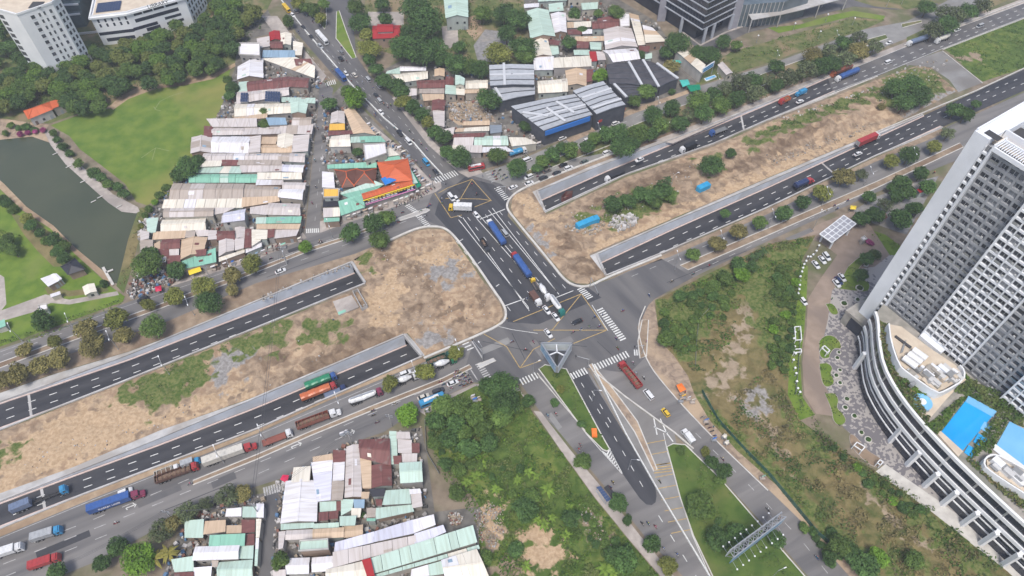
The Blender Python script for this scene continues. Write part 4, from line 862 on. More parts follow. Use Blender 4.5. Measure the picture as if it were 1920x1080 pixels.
# ================================================================ trees and plants
def leafmat(key, a, b):
    m = mat(key, a, b, 5.0, rough=.7, detail=3, rnd=.30, spec=.25, c=tuple(v*1.35 for v in b), cscale=1.6, cpos=(.52,.66)); return m
LEAF = {'d':leafmat('leaf_dark',(.034,.074,.02),(.068,.128,.032)),'m':leafmat('leaf_mid',(.052,.098,.02),(.095,.15,.032)),'b':leafmat('leaf_bright',(.07,.15,.014),(.125,.23,.022)),
 'y':leafmat('leaf_olive',(.105,.125,.024),(.175,.185,.04)),'o':leafmat('leaf_dusty',(.13,.12,.038),(.20,.175,.06)),'g':leafmat('leaf_grey',(.058,.075,.035),(.10,.125,.055))}
LN = {'d':'dark green','m':'mid green','b':'bright green','y':'olive green','o':'dusty olive','g':'grey green'}
M['bark'] = mat('bark', (.10,.075,.055), (.16,.125,.09), 3)
def crown_mesh(seed, n, size, nl, flat=.8, hollow=.0, spread=.62):
    r = np.random.default_rng(seed); C = []; Nn = []; Sz = []
    lob = []
    for i in range(nl):
        z = 1-2*(i+.5)/nl; z = z*.85+.1; th = i*2.39996+r.uniform(-.4,.4); q = math.sqrt(max(0,1-z*z))
        k = spread*r.uniform(.75,1.12)
        lob.append((np.array([q*math.cos(th)*k, q*math.sin(th)*k, z*k*flat]), r.uniform(.27,.44)))
    for c, lr in lob:
        m = int(n/nl*(lr/.36)**2); lr = lr*1.12; v = r.normal(size=(m,3)); v /= np.linalg.norm(v,axis=1)[:,None]
        v[:,2] = np.where(v[:,2] < -.35, -v[:,2], v[:,2])
        rr = lr*r.uniform(.62,1.08,(m,1)); C.append(c+v*rr*np.array([1,1,.85])); Nn.append(v+r.normal(size=(m,3))*.45+np.array([0,0,.25])); Sz.append(r.uniform(.6,1.3,m)*size)
    P = leaf_quads(np.vstack(C), np.vstack(Nn), np.concatenate(Sz), .75)
    return quads('crown', P, LEAF['d'], 'mesh')
CROWN = {'round':[crown_mesh(s, 1900, .15, 20+s, .68+.04*s, spread=.56+.03*(s%3)) for s in (1,2,3,4,11)], 'big':[crown_mesh(s, 3200, .105, 34, .72, spread=.7) for s in (5,6,7)], 'loose':[crown_mesh(s, 1000, .14, 18, .75, spread=.7) for s in (8,9,10)]}
def trunk_mesh(seed):
    r = random.Random(seed); b = MB(); b.cyl((0,0,-.05),(.03,.02,.55),.05,.035,7)
    for i in range(5):
        a = i*1.257+r.uniform(-.4,.4); b.cyl((.02,.015,.38+.05*i),(.34*math.cos(a),.34*math.sin(a),.8+.05*i),.024,.008,5)
    me = bpy.data.meshes.new('trunk'); me.from_pydata(b.v, [], b.f); me.materials.append(M['bark']); return me
TRUNK = [trunk_mesh(i) for i in range(3)]
def pxm(x, y, z=0):
    p = G(x, y, z); d = p.y*cp+(CAM_H-z)*sp; return FPX/d
NT = [0]
def tree(x, y, rpx, ty='m', desc=None, only=None, group=None, form=None, name=None, hk=1.0):
    r = rpx*1.1/pxm(x, y, 4); small = r < 2.4 or hk < 1
    h = (r*1.75+1.0)*hk if not small else r*1.5
    zc = h-r*.72
    p = G(x, y, zc); p.z = 0
    NT[0] += 1
    nm = name or ('bush' if small else 'tree')
    o = empty(nm, p, random.uniform(0, 6.28), category=nm)
    fm = form or ('loose' if ty == 'g' else 'big' if r > 4.6 else 'round')
    c = link('crown', random.choice(CROWN[fm]), o); c.location = (0,0,zc); c.scale = (r*1.02*random.uniform(.85,1.2), r*1.02*random.uniform(.85,1.2), r*random.uniform(.8,1.15))
    c.material_slots[0].link = 'OBJECT'; c.material_slots[0].material = LEAF[ty]
    t = link('trunk', random.choice(TRUNK), o); t.scale = (h*.8, h*.8, h*.92)
    size = 'small' if r < 2.6 else 'big' if r > 4.6 else 'rounded'
    place_label(o, desc or '%s %s %s' % (size, LN[ty], nm), x, y, group or ('low bushes' if small else 'trees round the crossing'), only=only)
    return o
TL = '''47,655,13,o 102,640,15,y 162,615,17,o 217,598,19,y 232,630,16,o 172,647,21,o 112,670,19,o 75,685,17,o 35,700,19,o 6,712,16,o 277,572,11,y 327,555,18,y 287,612,23,m 382,537,20,y 390,567,22,d 435,545,11,o 435,517,16,o 473,495,18,y 572,463,11,b 657,436,18,d 700,420,19,d 725,408,15,m 712,450,18,m
80,600,18,d 5,375,9,d 25,393,9,m 50,410,12,y 57,422,11,d 75,437,10,d 102,450,12,d 85,452,9,m 110,467,10,d 122,460,11,m 105,473,10,d 120,485,12,d 12,380,9,d 10,462,14,m 25,470,12,m 15,448,12,m 195,532,8,d
117,275,8,d 130,288,8,d 147,307,9,m 175,325,10,d 190,333,10,d 202,345,9,m 220,350,9,d 232,363,11,d 100,250,7,m 107,262,7,d 352,312,20,d 335,328,14,d 370,302,13,d 312,352,8,m 300,366,8,m 290,379,7,b 280,392,7,m 272,405,7,m 265,425,7,y 275,495,24,m 281,478,16,d 330,507,15,d 435,165,12,d 430,180,10,d 427,150,9,m
495,210,9,m 495,232,10,m 617,195,14,d 652,172,13,m 665,185,19,b 540,40,11,m 670,285,10,d 705,130,13,d 720,150,14,d 742,160,15,d 752,172,14,d 757,192,14,y 775,200,13,d 792,215,13,d 802,230,12,y 815,247,13,d 830,257,14,d 837,285,13,d 862,295,19,d 932,292,17,m 970,314,19,d 692,112,11,d
667,15,16,m 675,42,17,d 687,65,14,y 692,90,17,y 722,37,12,d 717,8,12,d 780,15,24,d 800,42,29,d 775,65,22,d 755,88,23,d 787,100,26,d 815,92,24,d 830,110,15,d 855,120,18,d 880,125,15,m 900,130,16,d 862,88,12,d 857,38,8,m 905,25,16,m 945,25,20,d 950,62,18,d 935,100,19,y 972,37,18,d 980,88,21,d 985,105,16,m 915,187,21,d 1067,80,13,d 1077,27,12,d 1092,57,8,d 1155,22,14,m 1122,25,9,m 1125,142,13,b 1160,112,8,d
1270,82,21,d 1250,98,12,d 1257,125,14,o 1212,172,15,m 1190,190,12,m 1260,172,7,d 1312,100,16,d 1332,103,17,d 1357,78,13,d 1382,85,10,m 1202,103,8,d 985,237,12,d 1225,215,17,d 1260,202,15,d 1310,190,18,m 1337,178,15,d 1390,155,18,g 1412,150,14,d 1320,212,19,d 1352,197,16,m 1382,185,16,d 1417,175,17,g 1275,232,15,d 1236,237,16,m 1220,252,13,d 1197,250,18,m 1160,250,17,d 1135,252,14,d 1115,260,13,m 1100,275,13,d 1070,282,15,m 1052,277,12,d 1035,290,13,d 1017,302,13,m 1007,316,9,d 1167,277,18,d 1185,270,14,d
1457,125,13,d 1477,145,17,g 1512,132,20,g 1540,125,17,d 1525,105,15,o 1555,95,14,g 1560,120,15,d 1582,80,13,d 1587,110,16,g 1610,72,14,g 1610,97,15,o 1640,87,14,g 1455,160,13,d 1750,57,17,g 1777,45,17,d 1795,30,15,g 1815,22,15,d 1840,12,15,g 1770,25,15,g 1738,14,15,d 1440,150,14,g 1360,165,13,g 1290,215,13,g
1680,164,17,d 1710,160,19,d 1727,180,19,d 1695,193,18,d 1652,200,8,o 1150,382,17,d 1177,377,13,d 1200,363,14,d 1217,368,15,d 1242,357,17,d 1256,367,11,m 1230,380,10,m 1335,310,18,d 1370,287,9,d 1300,477,12,m 1345,457,16,o 1385,435,16,o 1425,417,14,m 1470,400,15,d 1505,380,14,d 1542,362,15,y 1582,332,17,o 1615,327,12,g 1670,302,14,y 1705,290,18,d 1752,275,14,y 1790,207,14,d 1810,214,14,d 1830,195,10,d 1777,250,13,g
1672,352,10,d 1690,345,15,d 1727,325,14,d 1702,360,17,d 1680,368,13,d 1630,370,12,d 1615,410,15,d 1640,402,14,d 1690,410,17,d 1715,390,15,d 1660,385,13,g 1740,350,14,d 1625,485,13,d 1615,515,13,d 1640,478,9,m 1385,495,14,d 1360,520,14,m 1390,515,13,b 1410,500,12,d 1340,535,11,m 1250,635,17,m 1275,555,11,d 1246,585,9,m
730,720,16,y 797,697,19,y 855,662,13,y 765,777,21,b 942,725,24,d 918,725,20,d 945,755,25,d 830,762,20,m 862,765,21,m 890,780,21,m 817,790,18,d 855,795,20,d 942,780,20,m 815,830,15,m 842,822,18,d 880,840,19,d 917,830,17,d 910,1045,14,m 870,815,16,m 905,805,18,m 990,752,12,d 968,760,14,m
1070,972,19,d 985,955,21,d 997,932,14,m 967,1030,13,d 1172,1050,22,d 1150,1040,14,d 1092,865,15,m 1160,942,15,d 1177,975,9,d 1222,1020,18,d 1252,1060,16,y 1310,945,22,m 1335,867,13,d 1322,847,9,y 1357,882,13,d 1350,900,9,m 1277,845,8,m 1347,977,7,d 1385,1002,18,d 1347,1010,20,d 1455,1012,17,d 1330,960,14,m 1575,1022,21,m 1597,1037,17,d 1647,1045,17,b 1620,1062,22,d 1715,1050,16,m 1560,1000,12,d 1555,1045,14,d
300,995,20,g 322,983,18,o 350,960,18,g 425,930,19,g 455,925,15,o 220,1025,16,d 190,1055,16,d 260,1050,27,b 107,1072,16,d 525,1052,17,m 680,965,6,d 385,945,13,g 1360,400,9,d 835,870,14,d 860,880,13,m 855,925,14,m 1040,755,9,d 1050,730,8,y 1090,795,8,d'''
GRP = {}
for rec in TL.split():
    a = rec.split(','); tree(float(a[0]), float(a[1]), float(a[2]), a[3])
# the wooded belt between the campus and the playing field
def scatter_px(poly, dmin, n, tries=6000, seed=1, avoid=()):
    r = random.Random(seed); P = [(poly[i], poly[i+1]) for i in range(0, len(poly), 2)]
    xs = [p[0] for p in P]; ys = [p[1] for p in P]; out = []
    for _ in range(tries):
        x, y = r.uniform(min(xs), max(xs)), r.uniform(min(ys), max(ys))
        if not inside(np.array([x]), np.array([y]), P)[0]: continue
        if any(math.hypot(x-a, y-b) < c for a, b, c in avoid): continue
        if all(math.hypot(x-a, (y-b)*1.15) > dmin for a, b in out): out.append((x, y))
        if len(out) >= n: break
    return sorted(out, key=lambda p: p[1])
BELT = scatter_px([-20,120,0,112,20,104,60,112,82,128,100,122,140,100,170,88,190,78,250,76,290,62,330,42,352,60,370,40,400,12,420,0,455,4,490,34,440,74,430,118,350,148,300,152,240,166,205,182,190,202,150,212,125,198,95,192,60,183,40,192,-20,214], 13.0, 118, avoid=[(75,205,26),(108,200,12),(378,45,9),(260,108,9)])
n_tree = sum(1 for o in COL.objects if o.get('category') == 'tree'); n_left = max(0, 270-n_tree)
order = sorted(BELT, key=lambda p: -(p[1]+.12*p[0])); FRONT, REAR = order[:n_left], order[n_left:]
for x, y in FRONT:
    tree(x, y, random.uniform(10.5, 15.5), random.choice('ddddmmmyyo' if x > 150 else 'dddmmoy'), group='trees of the wooded belt below the library')
QS = []; QM = []
for x, y in REAR:     # the rest of the belt reads as one mass of crowns
    r = random.uniform(10.5, 15.5)*1.1/pxm(x, y, 4); h = r*1.75+1; zc = h-r*.72; p = G(x, y, zc); me = random.choice(CROWN['round'])
    co = np.empty(len(me.vertices)*3, dtype=np.float32); me.vertices.foreach_get('co', co); co = co.reshape(-1, 4, 3); a = random.uniform(0, 6.28)
    rot = np.array([[math.cos(a), -math.sin(a), 0], [math.sin(a), math.cos(a), 0], [0, 0, 1]]); QS.append(co @ rot.T*np.array([r*1.08, r*1.08, r])+np.array([p.x, p.y, zc])); QM.append(np.full(len(co), random.choice((0,0,1,1,2,3))))
if QS: quads('woodland', np.concatenate(QS), [mat('wood_dark',(.03,.062,.018),(.06,.108,.028),.6,world=True), mat('wood_mid',(.052,.098,.02),(.095,.15,.032),.6,world=True), mat('wood_olive',(.085,.11,.024),(.14,.16,.04),.6,world=True), mat('wood_light',(.06,.12,.018),(.11,.18,.03),.6,world=True)], None, np.concatenate(QM), kind='stuff', label='crowns of the wooded belt below the library and tower')
for x, y in scatter_px([-20,0,40,60,60,108,30,100,0,110,-20,118], 16, 8, seed=3): tree(x, y, 13, 'd', group='trees of the wooded belt below the library')
for x, y in scatter_px([400,0,430,0,470,30,440,60,400,70,380,30], 15, 8, seed=5): tree(x, y, random.uniform(9,12), random.choice('dmy'), group='trees of the wooded belt below the library')
LEAF['k'] = leafmat('leaf_pink',(.20,.035,.10),(.32,.06,.17)); LN['k'] = 'pink flowering'
for x, y in ((38,252),(52,249),(66,246),(80,244),(1628,453),(1634,456)): tree(x, y, 5.5, 'k')
for x, y in ((20,235),(35,240),(10,250),(50,238),(65,243)): tree(x, y, random.uniform(6,8), random.choice('dm'))
for x, y in ((560,8),(575,15),(590,20),(600,35),(607,8)): tree(x, y, random.uniform(9,12), random.choice('dmy'))
for a in ([1455,505,1500,498,1494,560,1486,600,1455,600], [1450,600,1486,600,1480,700,1446,690], [1290,548,1345,530,1380,530,1360,600,1300,600], [1560,838,1640,890,1740,965,1720,975,1600,890], [1240,600,1300,610,1300,660,1262,655], [1500,985,1545,1000,1590,1040,1560,1060], [800,790,900,800,960,850,990,900,960,930,900,880,820,860], [1090,960,1200,1050,1180,1075,1080,1000]):
    for x, y in scatter_px(a, 15, 16, 400, seed=int(a[0])): tree(x, y, random.uniform(6, 10.5), random.choice('ddmmmb'), hk=.8)
# palms and banana plants: every large leaf is a part
def blade_mesh(L, w, droop, seg=5, name='frond', m=None):
    b = MB(); v = []; 
    for i in range(seg+1):
        t = i/seg; x = L*t; z = L*(.35*t-droop*t*t); ww = w*math.sin(math.pi*min(.98,t*.86+.12))
        v += [(x,-ww,z-.12*ww), (x,0,z+.03), (x,ww,z-.12*ww)]
    f = []
    for i in range(seg): f += [(3*i,3*i+3,3*i+4,3*i+1),(3*i+1,3*i+4,3*i+5,3*i+2)]
    me = bpy.data.meshes.new(name); me.from_pydata(v, [], f); me.materials.append(m); return me
M['palm'] = mat('palm_leaf', (.16,.15,.03), (.25,.22,.05), 2, rnd=.3); M['banana'] = mat('banana_leaf', (.09,.16,.02), (.16,.24,.035), 1.5, rnd=.25); M['palm_g'] = mat('green_palm_leaf', (.03,.06,.02), (.06,.1,.03), 2, rnd=.3)
FR = {'palm':blade_mesh(3.4,.5,.75,name='frond',m=M['palm']), 'banana':blade_mesh(2.2,.42,.6,name='leaf',m=M['banana']), 'green':blade_mesh(2.8,.45,.8,name='frond',m=M['palm_g'])}
def palm(x, y, kind, n, h, sc=1.0):
    p = G(x, y, h); p.z = 0
    nm = 'banana_plant' if kind == 'banana' else 'palm_tree'
    o = empty(nm, p, category='banana plant' if kind == 'banana' else 'palm')
    t = MB(); t.cyl((0,0,0),(.1,.05,h),.22*sc,.14*sc,7); t.obj('trunk', M['bark'], o)
    for i in range(n):
        f = link('leaf' if kind == 'banana' else 'frond', FR[kind], o); f.location = (.1,.05,h)
        f.rotation_euler = (0, -random.uniform(-.25,.5), i*6.283/n+random.uniform(-.25,.25)); f.scale = (sc*random.uniform(.8,1.15),)*3
    place_label(o, {'banana':'star shaped pale green banana plant','palm':'yellow leaved palm','green':'dark green palm'}[kind], x, y, 'banana plants' if kind == 'banana' else 'palms')
for x, y, s in ((990,885,1.1),(1005,893,.8),(1027,917,1.4),(1067,952,1.0),(1020,982,1.2),(1008,975,.9),(1135,1067,1.5),(892,892,1.1),(930,917,1.1),(1060,1003,1.0),(875,905,1.0),(1035,970,.9),(905,870,.9),(865,855,.9),(985,1060,1.0),(850,835,1.0),(1150,1075,1.1),(970,900,.9)): palm(x, y, 'banana', 8, 1.6, s)
for x, y, s in ((315,1037,1.1),(288,1048,1.0)): palm(x, y, 'palm', 13, 5, s)
for x, y in ((1422,477),(1432,470),(1414,482),(1252,335)): palm(x, y, 'green', 11, 5, .85)

# ---- low growth nobody could count
GCM = [mat('growth_dark',(.028,.066,.012),(.055,.108,.02),.5,world=True,c=(.10,.13,.04),cscale=.12), mat('growth_mid',(.05,.108,.014),(.092,.158,.025),.5,world=True,c=(.13,.15,.05),cscale=.12), mat('growth_dry',(.15,.125,.05),(.23,.185,.08),.5,world=True,c=(.10,.09,.045),cscale=.1), mat('growth_bright',(.085,.165,.016),(.145,.235,.026),.5,world=True,c=(.10,.13,.03),cscale=.12)]
def growth(name, px, dens, size, hgt, w, clump=5.0, thr=-.1, seed=1, label=None, z=.1, holes=()):
    """leaf sized faces heaped in clumps over an outline: one mass"""
    poly = [(p.x, p.y) for p in GP(px)]; A = np.array(poly); x0, y0 = A.min(0); x1, y1 = A.max(0)
    n = int((x1-x0)*(y1-y0)*dens); r = np.random.default_rng(seed)
    X = r.uniform(x0, x1, n); Y = r.uniform(y0, y1, n)
    ok = inside(X, Y, poly)
    for hpx in holes: ok &= ~inside(X, Y, [(p.x, p.y) for p in GP(hpx)])
    nz = wnoise(X, Y, clump*2.2, seed, 3); ok &= (nz+r.normal(size=n)*.12) > thr
    X, Y, nz = X[ok], Y[ok], nz[ok]; n = len(X)
    H = np.clip((nz-thr)*1.6, .08, 1)*hgt; Zz = z+H*np.sqrt(r.uniform(.1, 1, n))
    gx = wnoise(X+.5, Y, clump*2.2, seed, 3)-nz; gy = wnoise(X, Y+.5, clump*2.2, seed, 3)-nz
    N = np.column_stack([-gx*4, -gy*4, np.full(n, .8)])+r.normal(size=(n, 3))*.55
    P = leaf_quads(np.column_stack([X, Y, Zz]), N, r.uniform(.6, 1.4, n)*size, .7)
    z2 = wnoise(X, Y, clump*5, seed+5, 3)+r.normal(size=n)*.15
    ch = np.digitize(z2, [-.10, .10, .24]); mi = np.array(w)[np.clip(ch, 0, len(w)-1)]
    o = quads(name, P, GCM, None, mi, kind='stuff'); o['label'] = label or 'low weeds and bushes'; return o
growth('undergrowth', [797,771,890,730,975,735,1000,780,1050,848,1115,938,1180,1018,1240,1085,925,1085,905,1000,820,880], 4.6, .62, 2.0, [1,0,3,1], 5, -.34, 3, 'tangled green undergrowth beside the exit road', holes=[[985,995,1030,985,1062,1050,1030,1075,985,1070],[890,955,935,945,950,1000,930,1030,900,1020]])
growth('undergrowth', [1240,560,1310,530,1440,462,1520,448,1498,500,1490,600,1478,720,1440,680,1430,600,1400,640,1370,700,1300,700,1245,640], 4.2, .62, 2.2, [0,1,3,1], 5, -.18, 7, 'green scrub in front of the glass tower forecourt', holes=[[1395,530,1435,520,1425,600,1395,650,1380,720,1330,720,1375,630]])
growth('undergrowth', [1500,748,1560,828,1640,880,1760,964,1880,1064,1850,1078,1720,985,1640,915,1560,870,1500,800], 3.6, .6, 2.2, [0,0,1,0], 5, -.15, 31, 'dark green scrub along the plaza walk')
growth('undergrowth', [1312,742,1350,785,1440,865,1530,965,1600,1040,1570,1035,1480,940,1395,848,1340,795], 3.2, .55, 1.2, [1,3,1,0], 5, -.1, 32, 'bright green growth behind the green sheet fence')
growth('undergrowth', [1440,690,1500,790,1560,832,1640,884,1750,964,1870,1065,1860,1085,1640,1085,1530,975,1460,900,1390,830,1350,760,1400,720], 3.8, .62, 2.0, [2,2,1,0], 6, -.24, 9, 'dry and green scrub on the waste land below the podium', holes=[[1392,742,1440,740,1440,785,1395,770]])
growth('undergrowth', [1395,268,1460,232,1560,197,1650,165,1760,140,1775,165,1700,205,1640,190,1560,217,1480,252,1400,287], 2.4, .6, 1.9, [0,0,1,0], 4, -.12, 11, 'dark scrub strip along the spoil heaps')
growth('undergrowth', [1120,403,1180,362,1262,345,1265,368,1230,392,1150,424], 2.4, .6, 1.5, [0,1,0], 4, -.15, 12, 'dark scrub round the turquoise container')
growth('undergrowth', [215,738,300,692,400,657,540,590,545,608,505,640,500,658,460,662,400,662,390,712,350,742,290,768], 1.8, .5, .9, [1,0,3,1], 4, -.05, 13, 'green weeds on the building site strip')
growth('undergrowth', [1282,840,1350,905,1420,985,1500,1080,1345,1083,1310,1000,1290,930], 1.6, .5, .6, [0,0,1,1], 5, 0, 15, 'low growth on the grass wedge under the lattice billboard')
growth('undergrowth', [1775,92,1920,40,1925,125,1845,150], 1.2, .6, .8, [0,1,1,0], 6, -.1, 16, 'rank grass in the field by the turning road')
growth('undergrowth', [-20,115,100,115,190,75,330,40,460,0,500,40,430,122,300,155,205,190,150,214,90,200,-20,215], .8, .8, 1.6, [0,0,1,0], 5, -.2, 17, 'shade growth under the wooded belt')
growth('undergrowth', [690,0,980,0,985,120,860,118,760,108,690,90], .8, .8, 1.2, [0,2,1,0], 5, -.02, 18, 'scrub round the temple yard', holes=[[690,20,757,20,757,72,690,72],[828,50,858,45,860,88,832,92],[885,85,910,55,960,60,965,95,930,118,895,112]])
growth('undergrowth', [1330,125,1370,98,1460,72,1600,33,1655,40,1540,82,1440,118,1300,163], .9, .7, .9, [1,3,0,1], 5, -.02, 19, 'garden shrubs between the office block and the frontage road')
growth('undergrowth', [1085,296,1210,247,1340,199,1450,153,1570,106,1640,86,1640,92,1440,174,1250,247,1150,283], 1.2, .6, .8, [2,0,1,2], 4, -.02, 20, 'weeds under the tree belt')
growth('hedge', [-60,655,0,641,45,628,228,562,230,567,45,636,0,651,-60,668], 3, .5, 1.2, [0,1,0], 6, -2, 21, 'clipped hedge along the park lawn'); growth('flower_hedge', [40,642,70,628,100,620,140,604,190,585,230,566,234,569,190,591,140,610,100,627,70,636,45,648], 3, .45, .8, [3,2,3], 6, -.3, 22, 'yellow leaved hedge beside the frontage road')
growth('undergrowth', [-50,438,0,430,40,440,45,475,10,490,-50,495], 2.2, .6, 1.4, [1,0,3], 4, -.3, 23, 'bushy green patch on the park lawn')
growth('undergrowth', [262,395,274,392,264,435,252,480,238,530,230,540,222,530,240,470,252,430], 2.2, .5, 1.1, [2,0,1], 4, -.2, 24, 'rough growth on the pond bank')
growth('undergrowth', [1012,694,1062,694,1126,814,1138,838,1098,806], 2.2, .5, 1.2, [0,1,0], 4, -.15, 25, 'planting on the traffic island under the three sided billboard')
growth('undergrowth', [1500,492,1513,500,1510,560,1506,620,1498,680,1503,745,1526,778,1500,786,1479,740,1484,640,1497,560], 2.2, .5, 1.0, [0,1,0], 4, -.1, 26, 'garden strip along the brick drive')
growth('undergrowth', [1615,428,1660,440,1700,470,1690,480,1668,476,1640,450], 2, .5, 1, [0,3,1], 4, -.1, 27, 'garden strip behind the gate canopy')
# ================================================================ large buildings
M['tower_white'] = mat('tower_render', (.68,.70,.74), (.75,.77,.80), .15, rough=.8, detail=6, c=(.62,.64,.67), cscale=.05)
M['tower_grey'] = mat('tower_grey_render', (.27,.28,.30), (.33,.34,.355), .2, rough=.85, detail=6)
M['tower_grid'] = mat('tower_grid_render', (.66,.68,.71), (.74,.755,.775), .2, rough=.8)
M['pane'] = mat('window_pane', (.045,.05,.065), rough=.18, spec=.6, rnd=.5, b=(.085,.09,.105), scale=.6)
M['curtain'] = mat('curtained_pane', (.24,.25,.27), rough=.4, rnd=.3, b=(.3,.3,.31), scale=.6)
M['navy_glass'] = mat('navy_glass', (.016,.021,.036), (.03,.036,.054), .3, rough=.15, spec=.6)
M['bright_white'] = mat('white_cladding', (.66,.67,.68), (.74,.745,.75), .1, rough=.6, detail=5)
M['beige_roof'] = mat('beige_roof_screed', (.50,.42,.33), (.58,.50,.40), .3, rough=.9, detail=6)
M['ac'] = plain('condenser_unit', (.5,.5,.5), .6); M['dark_void'] = plain('dark_shaft', (.05,.05,.055), .9)  # near-black colour paints the shade inside roof voids
M['pool'] = mat('pool_water', (.015,.30,.66), (.02,.35,.72), .08, rough=.08, spec=.5); M['pool_pale'] = mat('shallow_pool_water', (.16,.42,.68), (.2,.47,.72), .1, rough=.1, spec=.5)
M['metal'] = plain('galvanised_metal', (.42,.43,.44), .4, .5, .6); M['metal_dark'] = plain('dark_metal', (.06,.06,.065), .5)
M['deck'] = mat('deck_paving', (.27,.25,.225), (.35,.325,.29), .5, rough=.9, c=(.2,.2,.17), cscale=.1)
# ---- the apartment tower
A0 = Vector((133.75,163.45,0)); TH = 95.9
tw = empty('apartment_tower', A0, R(-57.0), category='tower', label='tall white and grey apartment tower with hundreds of windows above the curved podium')
XL, YD = 118.0, 28.5
b = MB(); b.box(6.95,XL,2.3,YD,0,TH-2.6); b.obj('core_wall', M['tower_grey'], tw)
b = MB(); b.box(0,4.75,0,YD,0,TH); b.box(4.75,6.95,1.1,YD,0,TH-3.2); b.box(6.6,7.05,-.25,YD*.2,8,TH-.4); b.obj('end_wall', M['tower_white'], tw)
FH = 2.92; NF = 29; Z0 = 9.6
secs = [(4.85,6.5,1,0.0,'w'),(7.1,22.5,5,1.55,'g'),(22.6,38.6,6,0.0,'w'),(38.7,53.6,5,1.55,'g'),(53.7,69.7,6,0.0,'w'),(69.8,85,5,1.55,'g'),(85.1,101,6,0.0,'w')]
win = []; acs = MB(); rail = MB()
rw = random.Random(5)
for x0, x1, nc, y, cl in secs:
    m = M['tower_grid'] if cl == 'w' else M['tower_grey']
    fb = MB(); pr = MB(); cw = (x1-x0)/nc; zlo = Z0 if cl == 'w' else Z0+1
    nf0 = 0 if x0 < 22 else 2
    for f in range(nf0, NF+1):
        z = Z0+f*FH
        if z > TH-2: break
        fb.box(x0,x1,y,y+.75,z-.36,z+.36 if cl == 'w' else z+.6)
    for c in range(nc+1):
        x = x0+c*cw; w = .36 if cl == 'w' else .62
        if nc == 1: w = .25
        pr.box(x-w/2 if c else x, x+w/2 if c < nc else x, y-.05, y+.8, Z0+nf0*FH, TH-2.4)
    if cl == 'w' and nc > 1:
        pr.box(x0-.35,x0+.1,y-.5,y+2.3,Z0+nf0*FH-2,TH-.6); pr.box(x1-.1,x1+.35,y-.5,y+2.3,Z0+nf0*FH-2,TH-.6)
    fb.obj('floor_band', m, tw); pr.obj('pier', m, tw)
    if cl == 'w' and nc > 1:
        q = MB(); q.box(x0,x1,y+.8,y+2.3,Z0+nf0*FH,TH-2.6); q.obj('bay_wall', M['tower_grey'], tw)
    for f in range(nf0, NF):
        for c in range(nc):
            z = Z0+f*FH
            if z+FH > TH-1.5: continue
            x = x0+c*cw; pw = .3 if cl == 'w' else (.35 if c % 2 == 0 else .85)
            a, bq = x+pw, x+cw-pw*.8
            if nc == 1: a, bq = x0+.15, x1-.1
            win.append((x0, a, bq, y+.62, z+.45+(.15 if cl == 'g' else 0), z+FH-.45))
            if rw.random() < (.35 if x0 > 6 else 0):
                acs.box(bq-.75, bq-.1, y+.05, y+.5, z+.62, z+1.25)
            if rw.random() < .25 and x0 > 6: rail.box(a, bq, y+.18, y+.24, z+.6, z+1.5)
acs.obj('condenser_unit', M['ac'], tw, kind='stuff'); rail.obj('balcony_rail', M['metal'], tw, kind='stuff')
win.sort(key=lambda w: (w[0] > 54, w[0] > 38 and w[0] < 54, 0 if w[0] < 7 else 1, w[0]))
rest = MB(); rest2 = MB(); seen_w = 0
pane_cache = {}
for i, (sx, a, bq, y, z0, z1) in enumerate(win):
    cur = rw.random() < .22
    if i < 296:
        key = (round(bq-a,3), round(z1-z0,3))
        if key not in pane_cache:
            p_ = MB(); wv, hv = key
            p_.box(0,wv,0,.06,0,hv,0); p_.box(wv*.48,wv*.52,-.06,0,0,hv,1); p_.box(0,wv,-.07,-.0,-.06,.04,1)
            me = bpy.data.meshes.new('window'); me.from_pydata(p_.v, [], p_.f); me.materials.append(M['pane']); me.materials.append(M['frame_white']); me.polygons.foreach_set('material_index', p_.mi); pane_cache[key] = me
        o = link('window', pane_cache[key], tw); o.location = (a, y, z0)
        if cur: o.material_slots[0].link = 'OBJECT'; o.material_slots[0].material = M['curtain']
    else: (rest2 if cur else rest).box(a, bq, y, y+.06, z0, z1)
rest.obj('window', M['pane'], tw, kind='stuff'); rest2.obj('curtained_window', M['curtain'], tw, kind='stuff')
# roof of the tower
b = MB(); b.box(.4,XL,3.2,YD-.4,TH-2.6,TH-2.2); b.obj('roof_deck', M['beige_roof'], tw)
b = MB(); b.wall([(6.9,.2),(XL,.2)], .5, TH-2.6, TH-1.2); b.wall([(6.9,YD-.3),(XL,YD-.3)], .5, TH-2.6, TH); b.wall([(.25,0.3),(.25,YD)], .45, TH, TH+.8); b.wall([(6.9,4.6),(XL,4.6)], .4, TH-2.3, TH-.4); b.obj('parapet', M['tower_white'], tw)
b = MB()
for k in range(150): b.box(7.2+k*.72, 7.5+k*.72, .5, 4.5, TH-1.1, TH-.8)
b.obj('roof_slats', M['tower_grid'], tw, kind='stuff')
b = MB(); b.box(2,6.5,1.2,3.8,TH,TH+.06); b.box(10,13.5,.7,2.6,TH-2.1,TH-2.05); b.box(15,22,.7,2.6,TH-2.1,TH-2.05); b.obj('roof_opening', M['dark_void'], tw)  # flat dark plates stand in for the shade of roof voids
b = MB(); b.wall([(5.2,7.5),(14,7.5),(14,16),(5.2,16)], .6, TH-2.4, TH+.5, closed=True); b.wall([(14.5,7.5),(40,7.5)], .5, TH-2.4, TH+.4); b.wall([(14.5,7.5),(14.5,24)], .5, TH-2.4, TH+.4); b.obj('shaft_parapet', M['tower_white'], tw)
b = MB(); b.box(5.5,13.7,7.8,15.7,TH-2.15,TH-2.0); b.obj('shaft_opening', M['dark_void'], tw)  # solid dark plate paints the shade down the shaft
